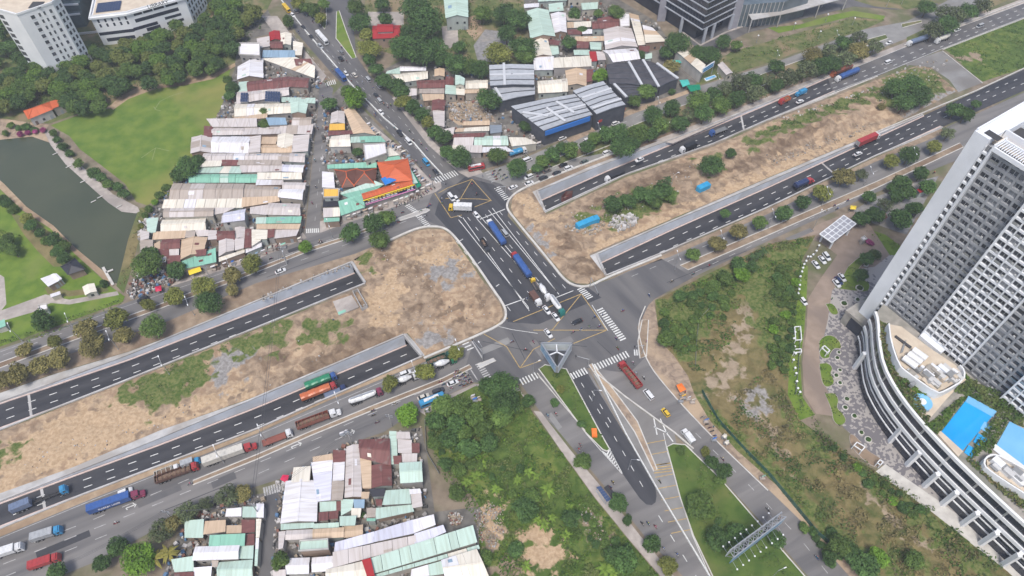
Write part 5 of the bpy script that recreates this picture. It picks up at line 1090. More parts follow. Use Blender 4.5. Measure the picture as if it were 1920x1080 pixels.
b = MB(); b.box(24,45,12,24,TH-2.2,TH+4); b.box(52,70,12,24,TH-2.2,TH+4); b.obj('plant_room', M['beige_roof'], tw)
b = MB(); b.box(16,22,10,14,TH-2.1,TH-.8); b.box(18,21,16,20,TH-2.1,TH-.5); b.obj('roof_plant', M['ac'], tw)
# porch block at the foot of the end wall
b = MB(); b.box(-3.2,6.4,-3.5,12,6.4,7.6); b.box(-3.0,-.2,-3.2,11.8,0,6.4); b.box(6.0,6.4,-3.4,0,0,6.4); b.obj('porch', M['deck'], tw)
b = MB(); b.box(0,5.6,-3.3,-2.9,.2,6.2); b.obj('porch_glass', M['navy_glass'], tw)
# stair pier near the second bay
b = MB(); b.box(22.7,31.5,-2.2,0,10,21); b.obj('pier_base', M['tower_white'], tw)

# ---- the curved podium
PZ = 20.0
crv = smooth([1640,585,1645,600,1647,640,1655,685,1677,727,1705,766,1747,815,1810,880,1920,982,2060,1110], 1)
CP = [Vector((p.x, p.y, 0)) for p in GP(crv, PZ)]
def offs(pts, d):
    out = []
    for i, p in enumerate(pts):
        t = (pts[min(i+1,len(pts)-1)]-pts[max(i-1,0)]).normalized(); out.append(p+Vector((t.y, -t.x, 0))*d)   # + is outwards (right of travel is west side)
    return out
sgn = 1 if (offs(CP, 1)[5]-CP[5]).x < 0 else -1
def off(d): return offs(CP, d*sgn)
po = empty('podium_building', CP[4], 0, category='podium', label='curved white podium with dark glass bands and a pool deck under the apartment tower')
def ploc(o): o.location = -CP[4]; return o
inn = [Vector((CP[0].x+4, CP[0].y+4, 0))]
def band(name, m, d, w, z0, z1): 
    b = MB(); b.wall(off(d), w, z0, z1); ploc(b.obj(name, m, po))
band('top_band', M['bright_white'], -.2, .9, PZ-1.0, PZ+.4)
band('glass_band', M['navy_glass'], -.25, .5, PZ-4.2, PZ-1.1)
band('white_band', M['bright_white'], .0, .9, PZ-5.7, PZ-4.2)
band('glass_band', M['navy_glass'], -.2, .5, PZ-8.5, PZ-5.7)
band('white_band', M['bright_white'], .1, .9, PZ-10, PZ-8.5)
band('glass_band', M['navy_glass'], -.5, .5, 4.8, PZ-10)
band('canopy_band', M['bright_white'], .2, .4, 4.4, 4.8)
band('shop_glass', M['navy_glass'], -.7, .5, 0, 4.4)
band('mid_rail', M['bright_white'], .0, .35, 7.4, 7.75)
for p, q in zip(walk(off(-.3), 10.5, 6), range(40)):
    c, t = p; n_ = Vector((t.y, -t.x, 0))*sgn
    for z0, z1 in ((PZ-4.2,PZ-1.1),(PZ-8.5,PZ-5.7)):
        b = MB(); b.bar(c+n_*.05+Vector((0,0,z0)), c+n_*.05+Vector((0,0,z1)), .9, .6); ploc(b.obj('band_pier', M['metal'], po))
    if False:
        f = c+n_*1.6; b = MB(); b.bar(f+Vector((0,0,0)), f+Vector((0,0,9.6)), 1.1, 1.3); b.bar(f+Vector((0,0,9.5)), c+Vector((0,0,9.5)), 1.1, .8); ploc(b.obj('column', M['bright_white'], po))
for fx, fy in ((1602,690),(1668,828),(1700,872),(1732,912),(1766,946),(1803,984),(1838,1020),(1878,1060)):
    f = G(fx, fy); w_ = min(walk(off(.1), 1.0), key=lambda pt_: (pt_[0]-f).length)[0]; f = f if (f-w_).length < 4 else w_+(f-w_).normalized()*4
    b = MB(); b.bar(f, f+Vector((0,0,10.2)), 1.3, 1.4); b.bar(f+Vector((0,0,10)), w_+Vector((0,0,10)), 1.2, .7); ploc(b.obj('column', M['bright_white'], po))
mb_ = MB()
for c, t in walk(off(-.2), 4.2, 1):
    n_ = Vector((t.y, -t.x, 0))*sgn
    for z0, z1 in ((PZ-4.2,PZ-1.1),(PZ-8.5,PZ-5.7),(4.9,PZ-10),(.1,4.3)): mb_.bar(c+n_*(.22 if z0 > 8 else -.1)+Vector((0,0,z0)), c+n_*(.22 if z0 > 8 else -.1)+Vector((0,0,z1)), .1, .12)
ploc(mb_.obj('glazing_bar', M['metal_dark'], po, kind='stuff'))
ed = off(-.8); U = Vector((math.cos(R(-57)), math.sin(R(-57)), 0))
back = [A0+U*150+Vector((0,0,0)), A0+U*6]
patch('roof_deck', [(p.x-CP[4].x, p.y-CP[4].y) for p in ed+back], PZ-.5, M['deck'], parent=po)
def dk(px, z, name, m, h=.0, z0=None):
    b = MB(); b.prism([(p.x, p.y) for p in GP(px, z)], z-h if z0 is None else z0, z); return ploc(b.obj(name, m, po))
# plant yard with its rounded parapet
yard = smooth([1667,606,1671,640,1686,684,1700,697,1757,737,1772,733,1808,712,1809,694,1800,684], 1)
b = MB(); b.wall(GP(yard, PZ+3.5), .5, PZ-.5, PZ+3.5); ploc(b.obj('yard_parapet', M['bright_white'], po))
dk([1668,608,1673,640,1688,683,1701,695,1757,734,1770,730,1806,709,1806,694,1740,650,1690,612], PZ+1.7, 'yard_floor', M['beige_roof'], z0=PZ-.6)
for i in range(3):
    a, c_ = G(1694+i*9, 670-i*7.6, PZ+3.4), G(1719+i*9, 688-i*7.6, PZ+3.4); b = MB(); b.cyl(a, c_, 1.15, n=12); ploc(b.obj('chiller', M['bright_white'], po))
for i in range(46):
    x, y = rw.uniform(1708,1800), 0; y = rw.uniform(690,722) if x < 1780 else rw.uniform(695,712)
    p = G(x, y, PZ+2.5); s, t = rw.uniform(.5,1.9), rw.uniform(.4,1.4); hh = PZ+rw.uniform(2.1,3.7)
    mb2 = MB(); ca, sa = math.cos(R(-57)), math.sin(R(-57)); mb2.prism([(p.x+ca*u*s-sa*v*t, p.y+sa*u*s+ca*v*t) for u, v in ((-1,-1),(1,-1),(1,1),(-1,1))], PZ+1.7, hh); ploc(mb2.obj('roof_plant', rw.choice((M['ac'],M['metal'],M['beige_roof'],M['tower_white'],M['deck'])), po))
dk([1696,640,1700,637,1693,660,1688,662], PZ+2.2, 'duct', M['metal'], .3); dk([1680,628,1710,650,1707,653,1678,631], PZ+2.3, 'duct', M['metal_dark'], .4)
# pools
dk([1817,743,1868,772,1804,846,1763,812], PZ-.15, 'pool', M['pool'], .25); dk([1816,742,1869,771,1862,782,1810,753], PZ-.05, 'pool_shelf', M['pool_pale'], .1)
dk([1834,812,1852,822,1842,838,1825,828], PZ-.12, 'plunge_pool', M['pool'], .2); dk([1816,834,1831,843,1822,858,1808,848], PZ-.12, 'plunge_pool', M['pool'], .2); dk([1846,790,1862,800,1852,812,1838,803], PZ-.14, 'plunge_pool', M['pool_pale'], .2)
dk([1893,790,1990,840,1940,900,1868,835], PZ-.1, 'pool', M['pool_pale'], .3); dk([1866,832,1930,880,1922,892,1862,842], PZ-.06, 'pool_edge', M['tower_white'], .2)
dk([1757,812,1764,808,1806,846,1797,856], PZ+.05, 'pool_edge', M['beige_roof'], .5)
b = MB(); c0_ = G(1730,753,PZ); b.cyl(c0_-Vector((0,0,.4)), c0_+Vector((0,0,-.1)), 3.2, n=20); ploc(b.obj('splash_pool', M['pool_pale'], po)); b = MB(); b.cyl(c0_-Vector((0,0,.1)), c0_+Vector((0,0,.15)), 1.2, n=16); ploc(b.obj('fountain', M['bright_white'], po))
dk([1722,740,1745,748,1742,772,1726,776,1712,758], PZ-.3, 'splash_floor', M['metal'], .2)
dk([1745,745,1790,718,1800,722,1775,748,1735,795,1722,790], PZ-.35, 'deck_path', M['beige_roof'], .1)
yard2 = smooth([1930,930,1890,905,1860,885,1845,872,1848,858,1862,851,1880,856,1940,890], 1)
b = MB(); b.wall(GP(yard2, PZ+2.5), .5, PZ-.5, PZ+2.5); ploc(b.obj('yard_parapet', M['bright_white'], po)); dk([1850,862,1866,855,1940,893,1940,935,1890,902,1852,878], PZ+1.1, 'yard_floor', M['beige_roof'], z0=PZ-.6)
for i in range(22):
    x, y = rw.uniform(1862,1925), 0; y = 862+(x-1862)*.62+rw.uniform(-4,14); p = G(x, y, PZ+1.9); s, t = rw.uniform(.6,2.2), rw.uniform(.5,1.3)
    mb2 = MB(); mb2.prism([(p.x+ca*u*s-sa*v*t, p.y+sa*u*s+ca*v*t) for u, v in ((-1,-1),(1,-1),(1,1),(-1,1))], PZ+1.1, PZ+rw.uniform(1.7,3.1)); ploc(mb2.obj('roof_plant', rw.choice((M['ac'],M['bright_white'],M['metal'])), po))
def deck_plants(px, n, seed, mi=(0,1), size=.66, hg=1.6):
    n = int(n*1.8)
    poly = [(p.x, p.y) for p in GP(px, PZ)]; A = np.array(poly); r = np.random.default_rng(seed); (x0,y0),(x1,y1) = A.min(0), A.max(0)
    X = r.uniform(x0,x1,n); Y = r.uniform(y0,y1,n); ok = inside(X,Y,poly); X, Y = X[ok], Y[ok]; m_ = len(X)
    nz = wnoise(X,Y,5,seed,3); Zz = PZ-.4+np.clip(.6+nz,.15,1.3)*hg*r.uniform(.3,1,m_)
    P = leaf_quads(np.column_stack([X-CP[4].x,Y-CP[4].y,Zz]), r.normal(size=(m_,3))*.6+np.array([0,0,.7]), r.uniform(.6,1.4,m_)*size, .7)
    quads('deck_planting', P, GCM, po, np.array(mi)[r.integers(0,len(mi),m_)], kind='stuff')
inner = [v for p in range(0, 1) for v in ()]
deck_plants([1648,600,1662,606,1668,650,1684,690,1712,725,1742,785,1735,800,1700,752,1672,715,1658,675,1650,640], 2600, 1, (0,1,2))
deck_plants([1735,800,1800,745,1815,742,1764,808,1757,815], 2400, 2, (0,1,1)); deck_plants([1800,700,1860,730,1920,780,1920,800,1880,785,1866,770,1815,742,1790,735], 2800, 3, (0,1,0))
deck_plants([1868,775,1890,790,1865,835,1858,850,1840,842,1830,858,1812,862,1830,830], 1800, 4, (0,1)); deck_plants([1812,862,1845,872,1890,908,1920,930,1920,960,1870,915], 1500, 5, (0,1,2))
deck_plants([1690,700,1712,712,1740,735,1735,745,1705,728], 700, 6, (1,3))

# ---- helper: openings on a face of a prism (a, b ground points, left to right seen from outside)
def face_windows(par, a, b, rects, m, name='window', depth=.12, frame=None, loc=Vector((0,0,0))):
    a, b = Vector((a.x,a.y,0)), Vector((b.x,b.y,0)); d = (b-a); L = d.length; d.normalize(); n_ = Vector((d.y, -d.x, 0))
    for s0, s1, z0, z1 in rects:
        p = MB(); A_ = a+d*(s0*L)-loc; B_ = a+d*(s1*L)-loc; zc = (z0+z1)/2
        p.bar(A_+Vector((0,0,zc)), B_+Vector((0,0,zc)), depth, z1-z0); o = p.obj(name, m, par)
        if frame:
            q = MB(); A2 = A_+n_*.08; B2 = B_+n_*.08; q.bar(A2+Vector((0,0,z0-.08)), B2+Vector((0,0,z0-.08)), .3, .16); q.obj('sill', frame, o)
# ---- white tower block, upper left
WH = 36.8
wp = GP([-8,18,32,29,98,6.5,112,-4,70,-70,-40,-30], WH); wc = Vector((wp[1].x, wp[1].y, 0))
wt = empty('tower_block', wc, 0, category='tower', label='white tower block with rows of small square windows in the top corner')
b = MB(); b.prism([(p.x-wc.x, p.y-wc.y) for p in wp], 0, WH); b.obj('wall', M['bright_white'], wt)
b = MB(); b.wall([p-wc for p in wp], .5, WH-.02, WH+1.0, closed=True); b.obj('parapet', M['bright_white'], wt)
ins_ = [(p-wc)*.9+(sum(wp, Vector())/6-wc)*.1 for p in wp]; b = MB(); b.prism([(p.x, p.y) for p in ins_], WH-.1, WH+.25); b.obj('roof', M['beige_roof'], wt)
c_ = sum(wp, Vector())/6-wc; b = MB(); b.box(c_.x-9,c_.x+6,c_.y-2,c_.y+7,WH+.2,WH+3.6); b.obj('plant_room', M['beige_roof'], wt)
c2_ = (wp[1]*.6+c_*.4+wc*.4); b = MB(); cc = wp[1]-wc; b.box(cc.x+3,cc.x+9,cc.y+6,cc.y+12,WH+.25,WH+.4); b.obj('roof_opening', M['dark_void'], wt)  # last box: dark plate painted as the shade of a roof void
fr = [(s0, s1, z, z+1.9) for k in range(10) for z in [WH-4.2-k*3.5] for s0, s1 in ((.30,.405),(.52,.575),(.66,.71),(.83,.90)) if z > 1]
face_windows(wt, wp[1], wp[2], fr, M['pane'], frame=M['bright_white'], loc=wc)
face_windows(wt, wp[2], wp[3], [(s0, s1, z, z+2.0) for k in range(10) for z in [WH-4.2-k*3.5] for s0, s1 in ((.15,.38),(.6,.8)) if z > 1], M['pane'], loc=wc)
face_windows(wt, wp[0], wp[1], [(.0, .22, z, z+2.2) for k in range(10) for z in [WH-4.6-k*3.5] if z > 1], M['pane'], loc=wc)
# ---- library
LH = 17.0
lp = GP([169,33,237,25,345,-5,372,-40,300,-95,190,-60], LH); lc = Vector((lp[1].x, lp[1].y, 0))
lb = empty('library', lc, 0, category='library', label='white library with long dark window bands behind the wooded belt')
b = MB(); b.prism([(p.x-lc.x, p.y-lc.y) for p in lp], 0, LH-.9); b.obj('wall', M['bright_white'], lb)
ov = [(p-lc) for p in lp]; b = MB(); cen = sum(ov, Vector())/6; b.prism([((p-cen)*1.035+cen).xy[:] for p in ov], LH-.9, LH+.1); b.obj('roof_slab', M['bright_white'], lb)
b = MB(); b.prism([((p-cen)*.95+cen).xy[:] for p in ov], LH+.1, LH+.25); b.obj('roof', M['beige_roof'], lb)
b = MB(); b.wall([((p-cen)*.99+cen) for p in ov], .5, LH, LH+1.0, closed=True); b.obj('parapet', M['bright_white'], lb)
d1 = lp[1]-lp[0]; 
for i in range(9):
    for j in range(5):
        p0 = lp[0]-lc+d1*(.14+.075*i)+Vector((d1.y,-d1.x,0)).normalized()*-(3.5+1.9*j); p0.z = 0; sp_ = MB(); ux = d1.normalized(); ux.z = 0; uy = Vector((-ux.y, ux.x, 0))
        sp_.add([(p0+ux*a_+uy*b_)+Vector((0,0,LH+.55+.25*(b_ > 0))) for a_, b_ in ((0,0),(1.35,0),(1.35,1.7),(0,1.7))]+[(p0+ux*a_+uy*b_)+Vector((0,0,LH+.47+.25*(b_ > 0))) for a_, b_ in ((0,0),(1.35,0),(1.35,1.7),(0,1.7))], [(0,1,2,3),(7,6,5,4),(0,4,5,1),(1,5,6,2),(2,6,7,3),(3,7,4,0)])
        sp_.obj('solar_panel', MATS.get('solar') or mat('solar', (.035,.05,.10), rough=.2, spec=.6), lb)
c2 = G(278,-34,LH+3)-lc; b = MB(); ring = [(c2.x+13*math.cos(t), c2.y+8*math.sin(t)) for t in np.linspace(0, 6.28, 25)[:-1]]; b.prism(ring, LH, LH+3.2); b.obj('drum', M['navy_glass'], lb); b = MB(); b.prism([((x-c2.x)*1.08+c2.x, (y-c2.y)*1.1+c2.y) for x, y in ring], LH+3.2, LH+3.9); b.obj('drum_roof', M['bright_white'], lb)
face_windows(lb, lp[0], lp[1], [(.14+.19*i, .14+.19*i+.055, z, z+1.9) for i in range(5) for z in (LH-3.6, LH-6.3)]+[(.02,1.0,LH-11,LH-9.2),(.15,.95,2,4)], M['navy_glass'], loc=lc)
face_windows(lb, lp[1], lp[2], [(.10,.24,LH-2.6,LH-1.3),(.26,.42,LH-2.6,LH-1.3),(.44,.62,LH-2.6,LH-1.3),(.65,.86,LH-2.6,LH-1.3),(.08,.84,LH-6.4,LH-4.4),(.0,.42,LH-10.6,LH-8.8),(.2,.44,LH-13,LH-11),(.56,.85,LH-9.4,LH-7.9),(.56,.86,LH-12.6,LH-11.1),(.1,.5,1,3.4)], M['navy_glass'], loc=lc)
face_windows(lb, lp[2], lp[3], [(.08+.16*i,.15+.16*i,z,z+2.4) for i in range(6) for z in (2,5.8,9.6,13.2)], M['navy_glass'], loc=lc)
def text(s, par, p, d, size, m, z, up=(0,0,1), name='lettering', ext=.05):
    c = bpy.data.curves.new(name, 'FONT'); c.body = s; c.size = size; c.extrude = ext; c.align_x = 'CENTER'; c.align_y = 'CENTER'
    t_ = bpy.data.objects.new(name, c); me = bpy.data.meshes.new_from_object(t_); bpy.data.objects.remove(t_); me.materials.clear(); me.materials.append(m)
    o = link(name, me, par)
    x = Vector(d).normalized(); y = Vector(up); zz = x.cross(y).normalized(); y = zz.cross(x)
    mm = Matrix((x, y, zz)).transposed().to_4x4(); mm.translation = Vector((p[0], p[1], z)); o.matrix_basis = mm
    return o
M['black'] = plain('black_letters', (.02,.02,.025), .5)
pm = lp[1].lerp(lp[2], .57)-lc; text('LIBRARY', lb, pm+Vector((d1.y,-d1.x,0)).normalized()*3.4, lp[2]-lp[1], 3.0, M['black'], LH+1.75)
# ---- campus block with stepped terraces behind
tp = GP([112,30,150,26,175,-20,120,-30], 8); tc = tp[0].copy(); tc.z = 0
tb = empty('campus_block', tc, 0, category='building', label='dark teal stepped block between the white tower and the library')
M['teal_wall'] = mat('teal_cladding', (.07,.11,.125), (.10,.145,.16), .3)
for i in range(4):
    q = [tp[0].lerp(tp[3], .12*i), tp[1].lerp(tp[2], .12*i), tp[2], tp[3]]; b = MB(); b.prism([(p.x-tc.x, p.y-tc.y) for p in q], 0, 8+4*i); o = b.obj('storey', M['teal_wall'], tb)
    b = MB(); b.wall([q[0]-tc, q[1]-tc], .7, 7.6+4*i, 8.5+4*i); b.obj('terrace_edge', M['bright_white'], tb)
b = MB(); b.wall([p-tc for p in GP([100,70,178,62,190,60], 0)], .4, 0, 1.2); b.obj('garden_wall', M['bright_white'], tb)
# ---- dark glass office block, top right
DZ = 9.3; DC = G(1317,55,DZ); dl = (G(1232,2,DZ)-DC).normalized(); dr = (G(1378,24.5,DZ)-DC); drl = dr.length; dr.normalize()
dc = Vector((DC.x, DC.y, 0)); ob = empty('office_block', dc, 0, category='office block', label='dark glass office block with pale floor edges at the top of the view')
P4 = [Vector((0,0,0)), dr*drl, dr*drl+dl*75, dl*75]
b = MB(); b.prism([(p.x, p.y) for p in P4], DZ, 62); b.obj('glass_wall', M['navy_glass'], ob)
inn2 = [(p-(P4[0]+P4[2])/2)*.86+(P4[0]+P4[2])/2 for p in P4]; b = MB(); b.prism([(p.x, p.y) for p in inn2], 0, DZ); b.obj('lobby', M['navy_glass'], ob)
M['pale_edge'] = mat('pale_floor_edge', (.30,.32,.36), (.36,.38,.42), .3); M['mauve'] = mat('mauve_pier', (.25,.245,.28), (.3,.295,.33), .3)
for k in range(13):
    b = MB(); b.wall([P4[3]+(-dr*.3), P4[0]-dr*.3-dl*.3, P4[1]-dl*.3], .6, DZ+k*4-.3, DZ+k*4+.25); b.obj('floor_edge', M['pale_edge'], ob)
for f, w in ((.40,4.5),(.93,5)):
    p = P4[0].lerp(P4[3], f)-dr*.6; b = MB(); b.bar(p+Vector((0,0,0)), p+Vector((0,0,62)), w, 1.4); b.obj('pier', M['mauve'], ob)
p = P4[1]-dl*.5; b = MB(); b.bar(p, p+Vector((0,0,62)), 5, 1.6); b.obj('pier', M['mauve'], ob)
for q in (P4[0].lerp(P4[1],.12), P4[0].lerp(P4[1],.38), P4[0].lerp(P4[1],.95), P4[0].lerp(P4[3],.2)):
    b = MB(); b.bar(q, q+Vector((0,0,DZ)), 1.5, 1.5); b.obj('column', M['pale_edge'], ob)
mbz = MB()
for k in range(1, 52):
    for a_, bb_ in ((P4[0],P4[3]),(P4[0],P4[1])):
        L_ = (bb_-a_).length
        if k*2.2 > L_: continue
        q = a_+(bb_-a_).normalized()*k*2.2; q = q-(dr if bb_ is P4[3] else dl)*.12; mbz.bar(q+Vector((0,0,DZ)), q+Vector((0,0,62)), .14, .14)
mbz.obj('glazing_bar', M['metal_dark'], ob, kind='stuff')
pl_ = GP([1290,78,1316,90,1345,74,1330,64], 0); b = MB(); b.wall([p-dc for p in GP([1280,62,1313,86,1360,62,1392,50], 0)], 1.2, 0, .5); b.obj('plinth', M['paver'], ob)
# long entrance canopy and the glass hall beside the office block
cz = 8; cn = GP(smooth([1401,22,1457,14,1517,0,1560,-14], 1), cz); cf = GP(smooth([1410,37,1482,24,1555,4,1600,-8], 1), cz); cc0 = Vector((cn[0].x, cn[0].y, 0))
cy = empty('entrance_canopy', cc0, 0, category='canopy', label='long pale curved entrance canopy beside the dark glass office block')
for i in range(len(cn)-1):
    b = MB(); b.prism([((p-cc0).x, (p-cc0).y) for p in (cn[i], cn[i+1], cf[i+1], cf[i])], cz-.4, cz+(.02 if i % 2 else 0)); b.obj('roof_panel', M['concrete'], cy)
for p in cf[::2]+cn[::2]:
    b = MB(); q = p-cc0; b.bar((q.x,q.y,0), (q.x,q.y,cz-.4), .5); b.obj('post', M['concrete'], cy)
gh = GP([1385,10,1470,3,1520,-12,1500,-60,1390,-40], 14); gc = Vector((gh[0].x, gh[0].y, 0)); go_ = empty('glass_hall', gc, 0, category='building', label='pale glass hall behind the curved entrance canopy')
M['pale_glass'] = mat('pale_glass', (.085,.11,.13), (.13,.16,.18), .2, rough=.2, spec=.5); b = MB(); b.prism([((p-gc).x, (p-gc).y) for p in gh], 0, 14); b.obj('glass_wall', M['pale_glass'], go_)
for i in range(12):
    p = gh[0].lerp(gh[1], i/11)-gc; b = MB(); b.bar((p.x,p.y-.2,0), (p.x,p.y-.2,14), .35); b.obj('mullion', M['concrete'], go_)

# ---- ribbed warehouses: sheets between standing ribs, ridge vents
M['rib_sheet'] = mat('ribbed_grey_sheet', (.33,.345,.37), (.40,.415,.44), .5, rough=.5, rnd=.1); M['rib_dark'] = plain('dark_rib', (.07,.075,.085)); M['net_black'] = mat('black_net_roof', (.05,.05,.058), (.075,.072,.082), .3, rough=.85, rnd=.2)
M['vent'] = plain('pale_vent', (.50,.51,.53)); M['shed_wall'] = mat('shed_wall', (.055,.06,.075), (.08,.085,.10), .4)
def shed(px, h, n, label, sheet='rib_sheet', rise=.5, vents=(), rib='rib_dark', ends=True, cat='warehouse', name='warehouse'):
    Q = GP(px, h); c = Vector((sum(p.x for p in Q)/4, sum(p.y for p in Q)/4, 0)); o = empty(name, c, 0, category=cat, label=label)
    q = [p-c for p in Q]; q = [Vector((p.x, p.y, 0)) for p in q]
    b = MB(); b.prism([(p.x*.98, p.y*.98) for p in q], 0, h-.1); b.obj('wall', M['shed_wall'], o)
    z = lambda t: h+rise*(1-abs(2*t-1))
    P = lambda s, t, dz=0: q[0].lerp(q[1], s).lerp(q[3].lerp(q[2], s), t)+Vector((0,0,z(t)+dz))
    for i in range(n):
        s0, s1 = i/n, (i+1)/n-.012
        r = MB(); dz = random.uniform(0,.05); r.loft([[P(s,t,dz) for t in (0,.5,1)]+[P(s,t,dz-.15) for t in (1,.5,0)] for s in (s0, s1)]); r.obj('roof_sheet', M[sheet], o)
        r = MB(); r.bar(P(s1+.006,0,.12), P(s1+.006,.5,.12), .5, .3); r.bar(P(s1+.006,.5,.12), P(s1+.006,1,.12), .5, .3); r.obj('roof_rib', M[rib], o)
    for (s0,t0,s1,t1) in vents:
        r = MB(); r.bar(P(s0,t0,.45), P(s1,t1,.45), 1.3, .6); r.obj('ridge_vent', M['vent'], o)
    return o, q, c, P
shed([917,122,919,162,1002,160,1001,121], 8, 4, 'smaller ribbed grey warehouse with a white ridge vent, set back from the frontage road', vents=[(-.02,.33,1,.33),(.5,0,.5,1)])
shed([921,164,936,192,1003,178,1003,161], 6.5, 2, 'low ribbed lean-to against the smaller grey warehouse', vents=[(0,.08,.8,.1)])
shed([958,199,1021,246,1112,216,1080,176], 9, 6, 'wide ribbed grey warehouse with a blue front fascia facing the frontage road', vents=[(.3,.03,.62,.3),(.35,.4,.95,.45),(.2,.62,.75,.72),(.55,0,.55,1)])
o_, q_, c_w, P_ = shed([1074,170,1120,215,1174,197,1131,152], 10, 6, 'square ribbed grey warehouse with a dark shopfront and a red sign', vents=[(.35,.02,.35,1),(.78,.02,.78,1)])
b = MB(); a_ = G(1122,232,4)-c_w; bb = G(1172,208,4)-c_w
b.bar((a_.x,a_.y,5.2), (bb.x,bb.y,5.2), .3, 1.4); b.obj('shop_sign', plain('red_sign', (.45,.06,.05)), o_)
fb_ = [G(1021,247,9), G(1105,219,9)]; fo = MB(); fo.bar(fb_[0]+Vector((.3,-.6,-.6)), fb_[1]+Vector((.3,-.6,-.6)), .4, 2.6); fs = fo.obj('fascia_sign', plain('blue_fascia', (.03,.16,.50), .4), label='long blue fascia sign along the front of the wide ribbed warehouse', category='sign')
for px, lab in (([1136,121,1143,157,1205,160,1180,117], 'black netted shed, the leftmost of the dark netted roofs'), ([1181,116,1205,159,1236,164,1206,113], 'black netted shed in the middle of the dark netted roofs'), ([1207,113,1237,163,1272,148,1232,120], 'black netted shed, the rightmost of the dark netted roofs'), ([1146,158,1170,185,1232,171,1204,162], 'black netted shed nearest the frontage road with a pale vent')):
    shed(px, 6, 4, lab, 'net_black', .5, [(.02,.08,.98,.08)] if 'nearest' in lab else [(.0,.97,1,.97)], 'shed_wall', cat='shed', name='netted_shed')

# ---- restaurant with orange tiles, mint canopies, sign band
house('p:711,306,762,300,770,336,722,341', 'o', 7, 'h', 'restaurant', 'restaurant', label='orange hip roofed restaurant on the avenue corner')
house('p:680,363,769,336,772,346,683,373', 'o', 6.2, 'g', 'restaurant_wing', 'restaurant', label='long narrow orange roofed restaurant wing above the dark sign band')
house('p:640,364,718,346,682,366,684,388', 't', 4.4, 's', 'canopy_roof', 'canopy', label='mint green canopy roof left of the restaurant sign band'); house('p:636,380,682,366,684,388,640,403', 't', 4.2, 's', 'canopy_roof', 'canopy', label='mint green canopy roof on the pavement left of the restaurant')
house('p:761,314,767,311,783,342,772,345', 'm', 5, 's', 'canopy_roof', 'canopy', label='mint green side canopy on the avenue side of the restaurant'); house('p:718,346,700,340,640,362,642,364', 'm', 4.6, 's', 'canopy_roof', 'canopy', label='thin mint canopy strip behind the orange restaurant wing')
M['tarp_blue'] = mat('blue_tarpaulin', (.02,.15,.48), (.03,.2,.56), .6, rough=.5); M['tarp_orange'] = mat('orange_tarpaulin', (.75,.16,.025), (.8,.2,.04), .6, rough=.5); M['awn_green'] = plain('green_awning', (.0,.20,.11), .6); M['sign_navy'] = plain('navy_sign', (.02,.015,.05), .5); M['sign_yellow'] = plain('yellow_letter', (.75,.55,.04), .5); M['sign_white'] = plain('white_letter', (.7,.68,.7), .5); M['sign_pink'] = plain('pink_trim', (.62,.25,.45), .5)
a_, b_ = G(681,377,5.6), G(777,347,5.6); sg = empty('sign_band', (a_.x, a_.y, 0), 0, category='sign', label='navy sign band with yellow and white letters along the restaurant front')
A_ = Vector((0,0,4.6)); B_ = b_-a_+Vector((0,0,4.6)); dd = (B_-A_).normalized(); nn_ = Vector((dd.y,-dd.x,0))
b = MB(); b.bar(A_-Vector((0,0,.0)), B_, .3, 2.6); b.obj('board', M['sign_navy'], sg)
b = MB(); b.bar(A_+nn_*.25+Vector((0,0,-1.35)), B_+nn_*.25+Vector((0,0,-1.35)), .5, .3); b.obj('trim', M['sign_pink'], sg); b = MB(); b.bar(A_+nn_*.15+Vector((0,0,1.35)), B_+nn_*.15+Vector((0,0,1.35)), .5, .14); b.obj('top_trim', M['sign_yellow'], sg)
Ls = (B_-A_).length; s = .6
while s < Ls-1.2:
    w = random.uniform(.9,1.9); p0, p1 = A_+dd*s+nn_*.2, A_+dd*(s+w)+nn_*.2
    for dz, mm in ((.55, 'sign_yellow'), (-.55, 'sign_white')):
        if random.random() < .85: b = MB(); b.bar(p0+Vector((0,0,dz)), p1+Vector((0,0,dz)), .1, .55); b.obj('letter_block', M[mm if random.random() < .8 else 'sign_white'], sg)
    s += w+random.uniform(.2,.6)
def awning(px, h, m, name, label, drop=.6, cat='awning', post=True):
    Q = GP(px, h); c = Vector((sum(p.x for p in Q)/len(Q), sum(p.y for p in Q)/len(Q), 0)); o = empty(name, c, 0, category=cat)
    if label: o['label'] = label
    b = MB(); n = len(Q); b.add([p-c+Vector((0,0,0)) for p in Q]+[Vector((0,0,h+drop))], [(i,(i+1)%n,n) for i in range(n)]); b.obj('cover', m, o)
    if post:
        for p in Q:
            q = (p-c)*.93; b = MB(); b.bar((q.x,q.y,0), (q.x,q.y,h+.02), .09); b.obj('post', M['metal'], o)
    return o
awning([714,335,735,325,743,338,722,347], 7.6, M['tarp_blue'], 'tarpaulin', 'blue tarpaulin stretched behind the orange restaurant roof', .5)
awning([772,318,790,348,782,352,777,340], 4, M['awn_green'], 'awning', 'dark green sloping awning at the avenue corner of the restaurant', .3)
awning([352,507,375,500,378,508,355,516], 3.2, M['sign_yellow'], 'awning', 'yellow roadside awning in front of the lowest houses', .2); awning([525,899,530,890,542,891,538,906], 3.4, RM['p'], 'awning', 'pink awning on the corner of the alley below the frontage road', .2)
awning([1268,722,1278,718,1287,730,1275,736], 2.6, M['tarp_orange'], 'stall_tarpaulin', 'orange tarpaulin over a roadside stall beside the branch road', .5); awning([290,538,302,535,303,545,292,547], 2.4, RM['p'], 'awning', 'bright red umbrella awning beside the scrap heap', .5)
awning([1595,385,1606,386,1605,393,1594,392], 2.6, M['sign_yellow'], 'awning', 'yellow parasol by the frontage road above the gate canopy', .5)
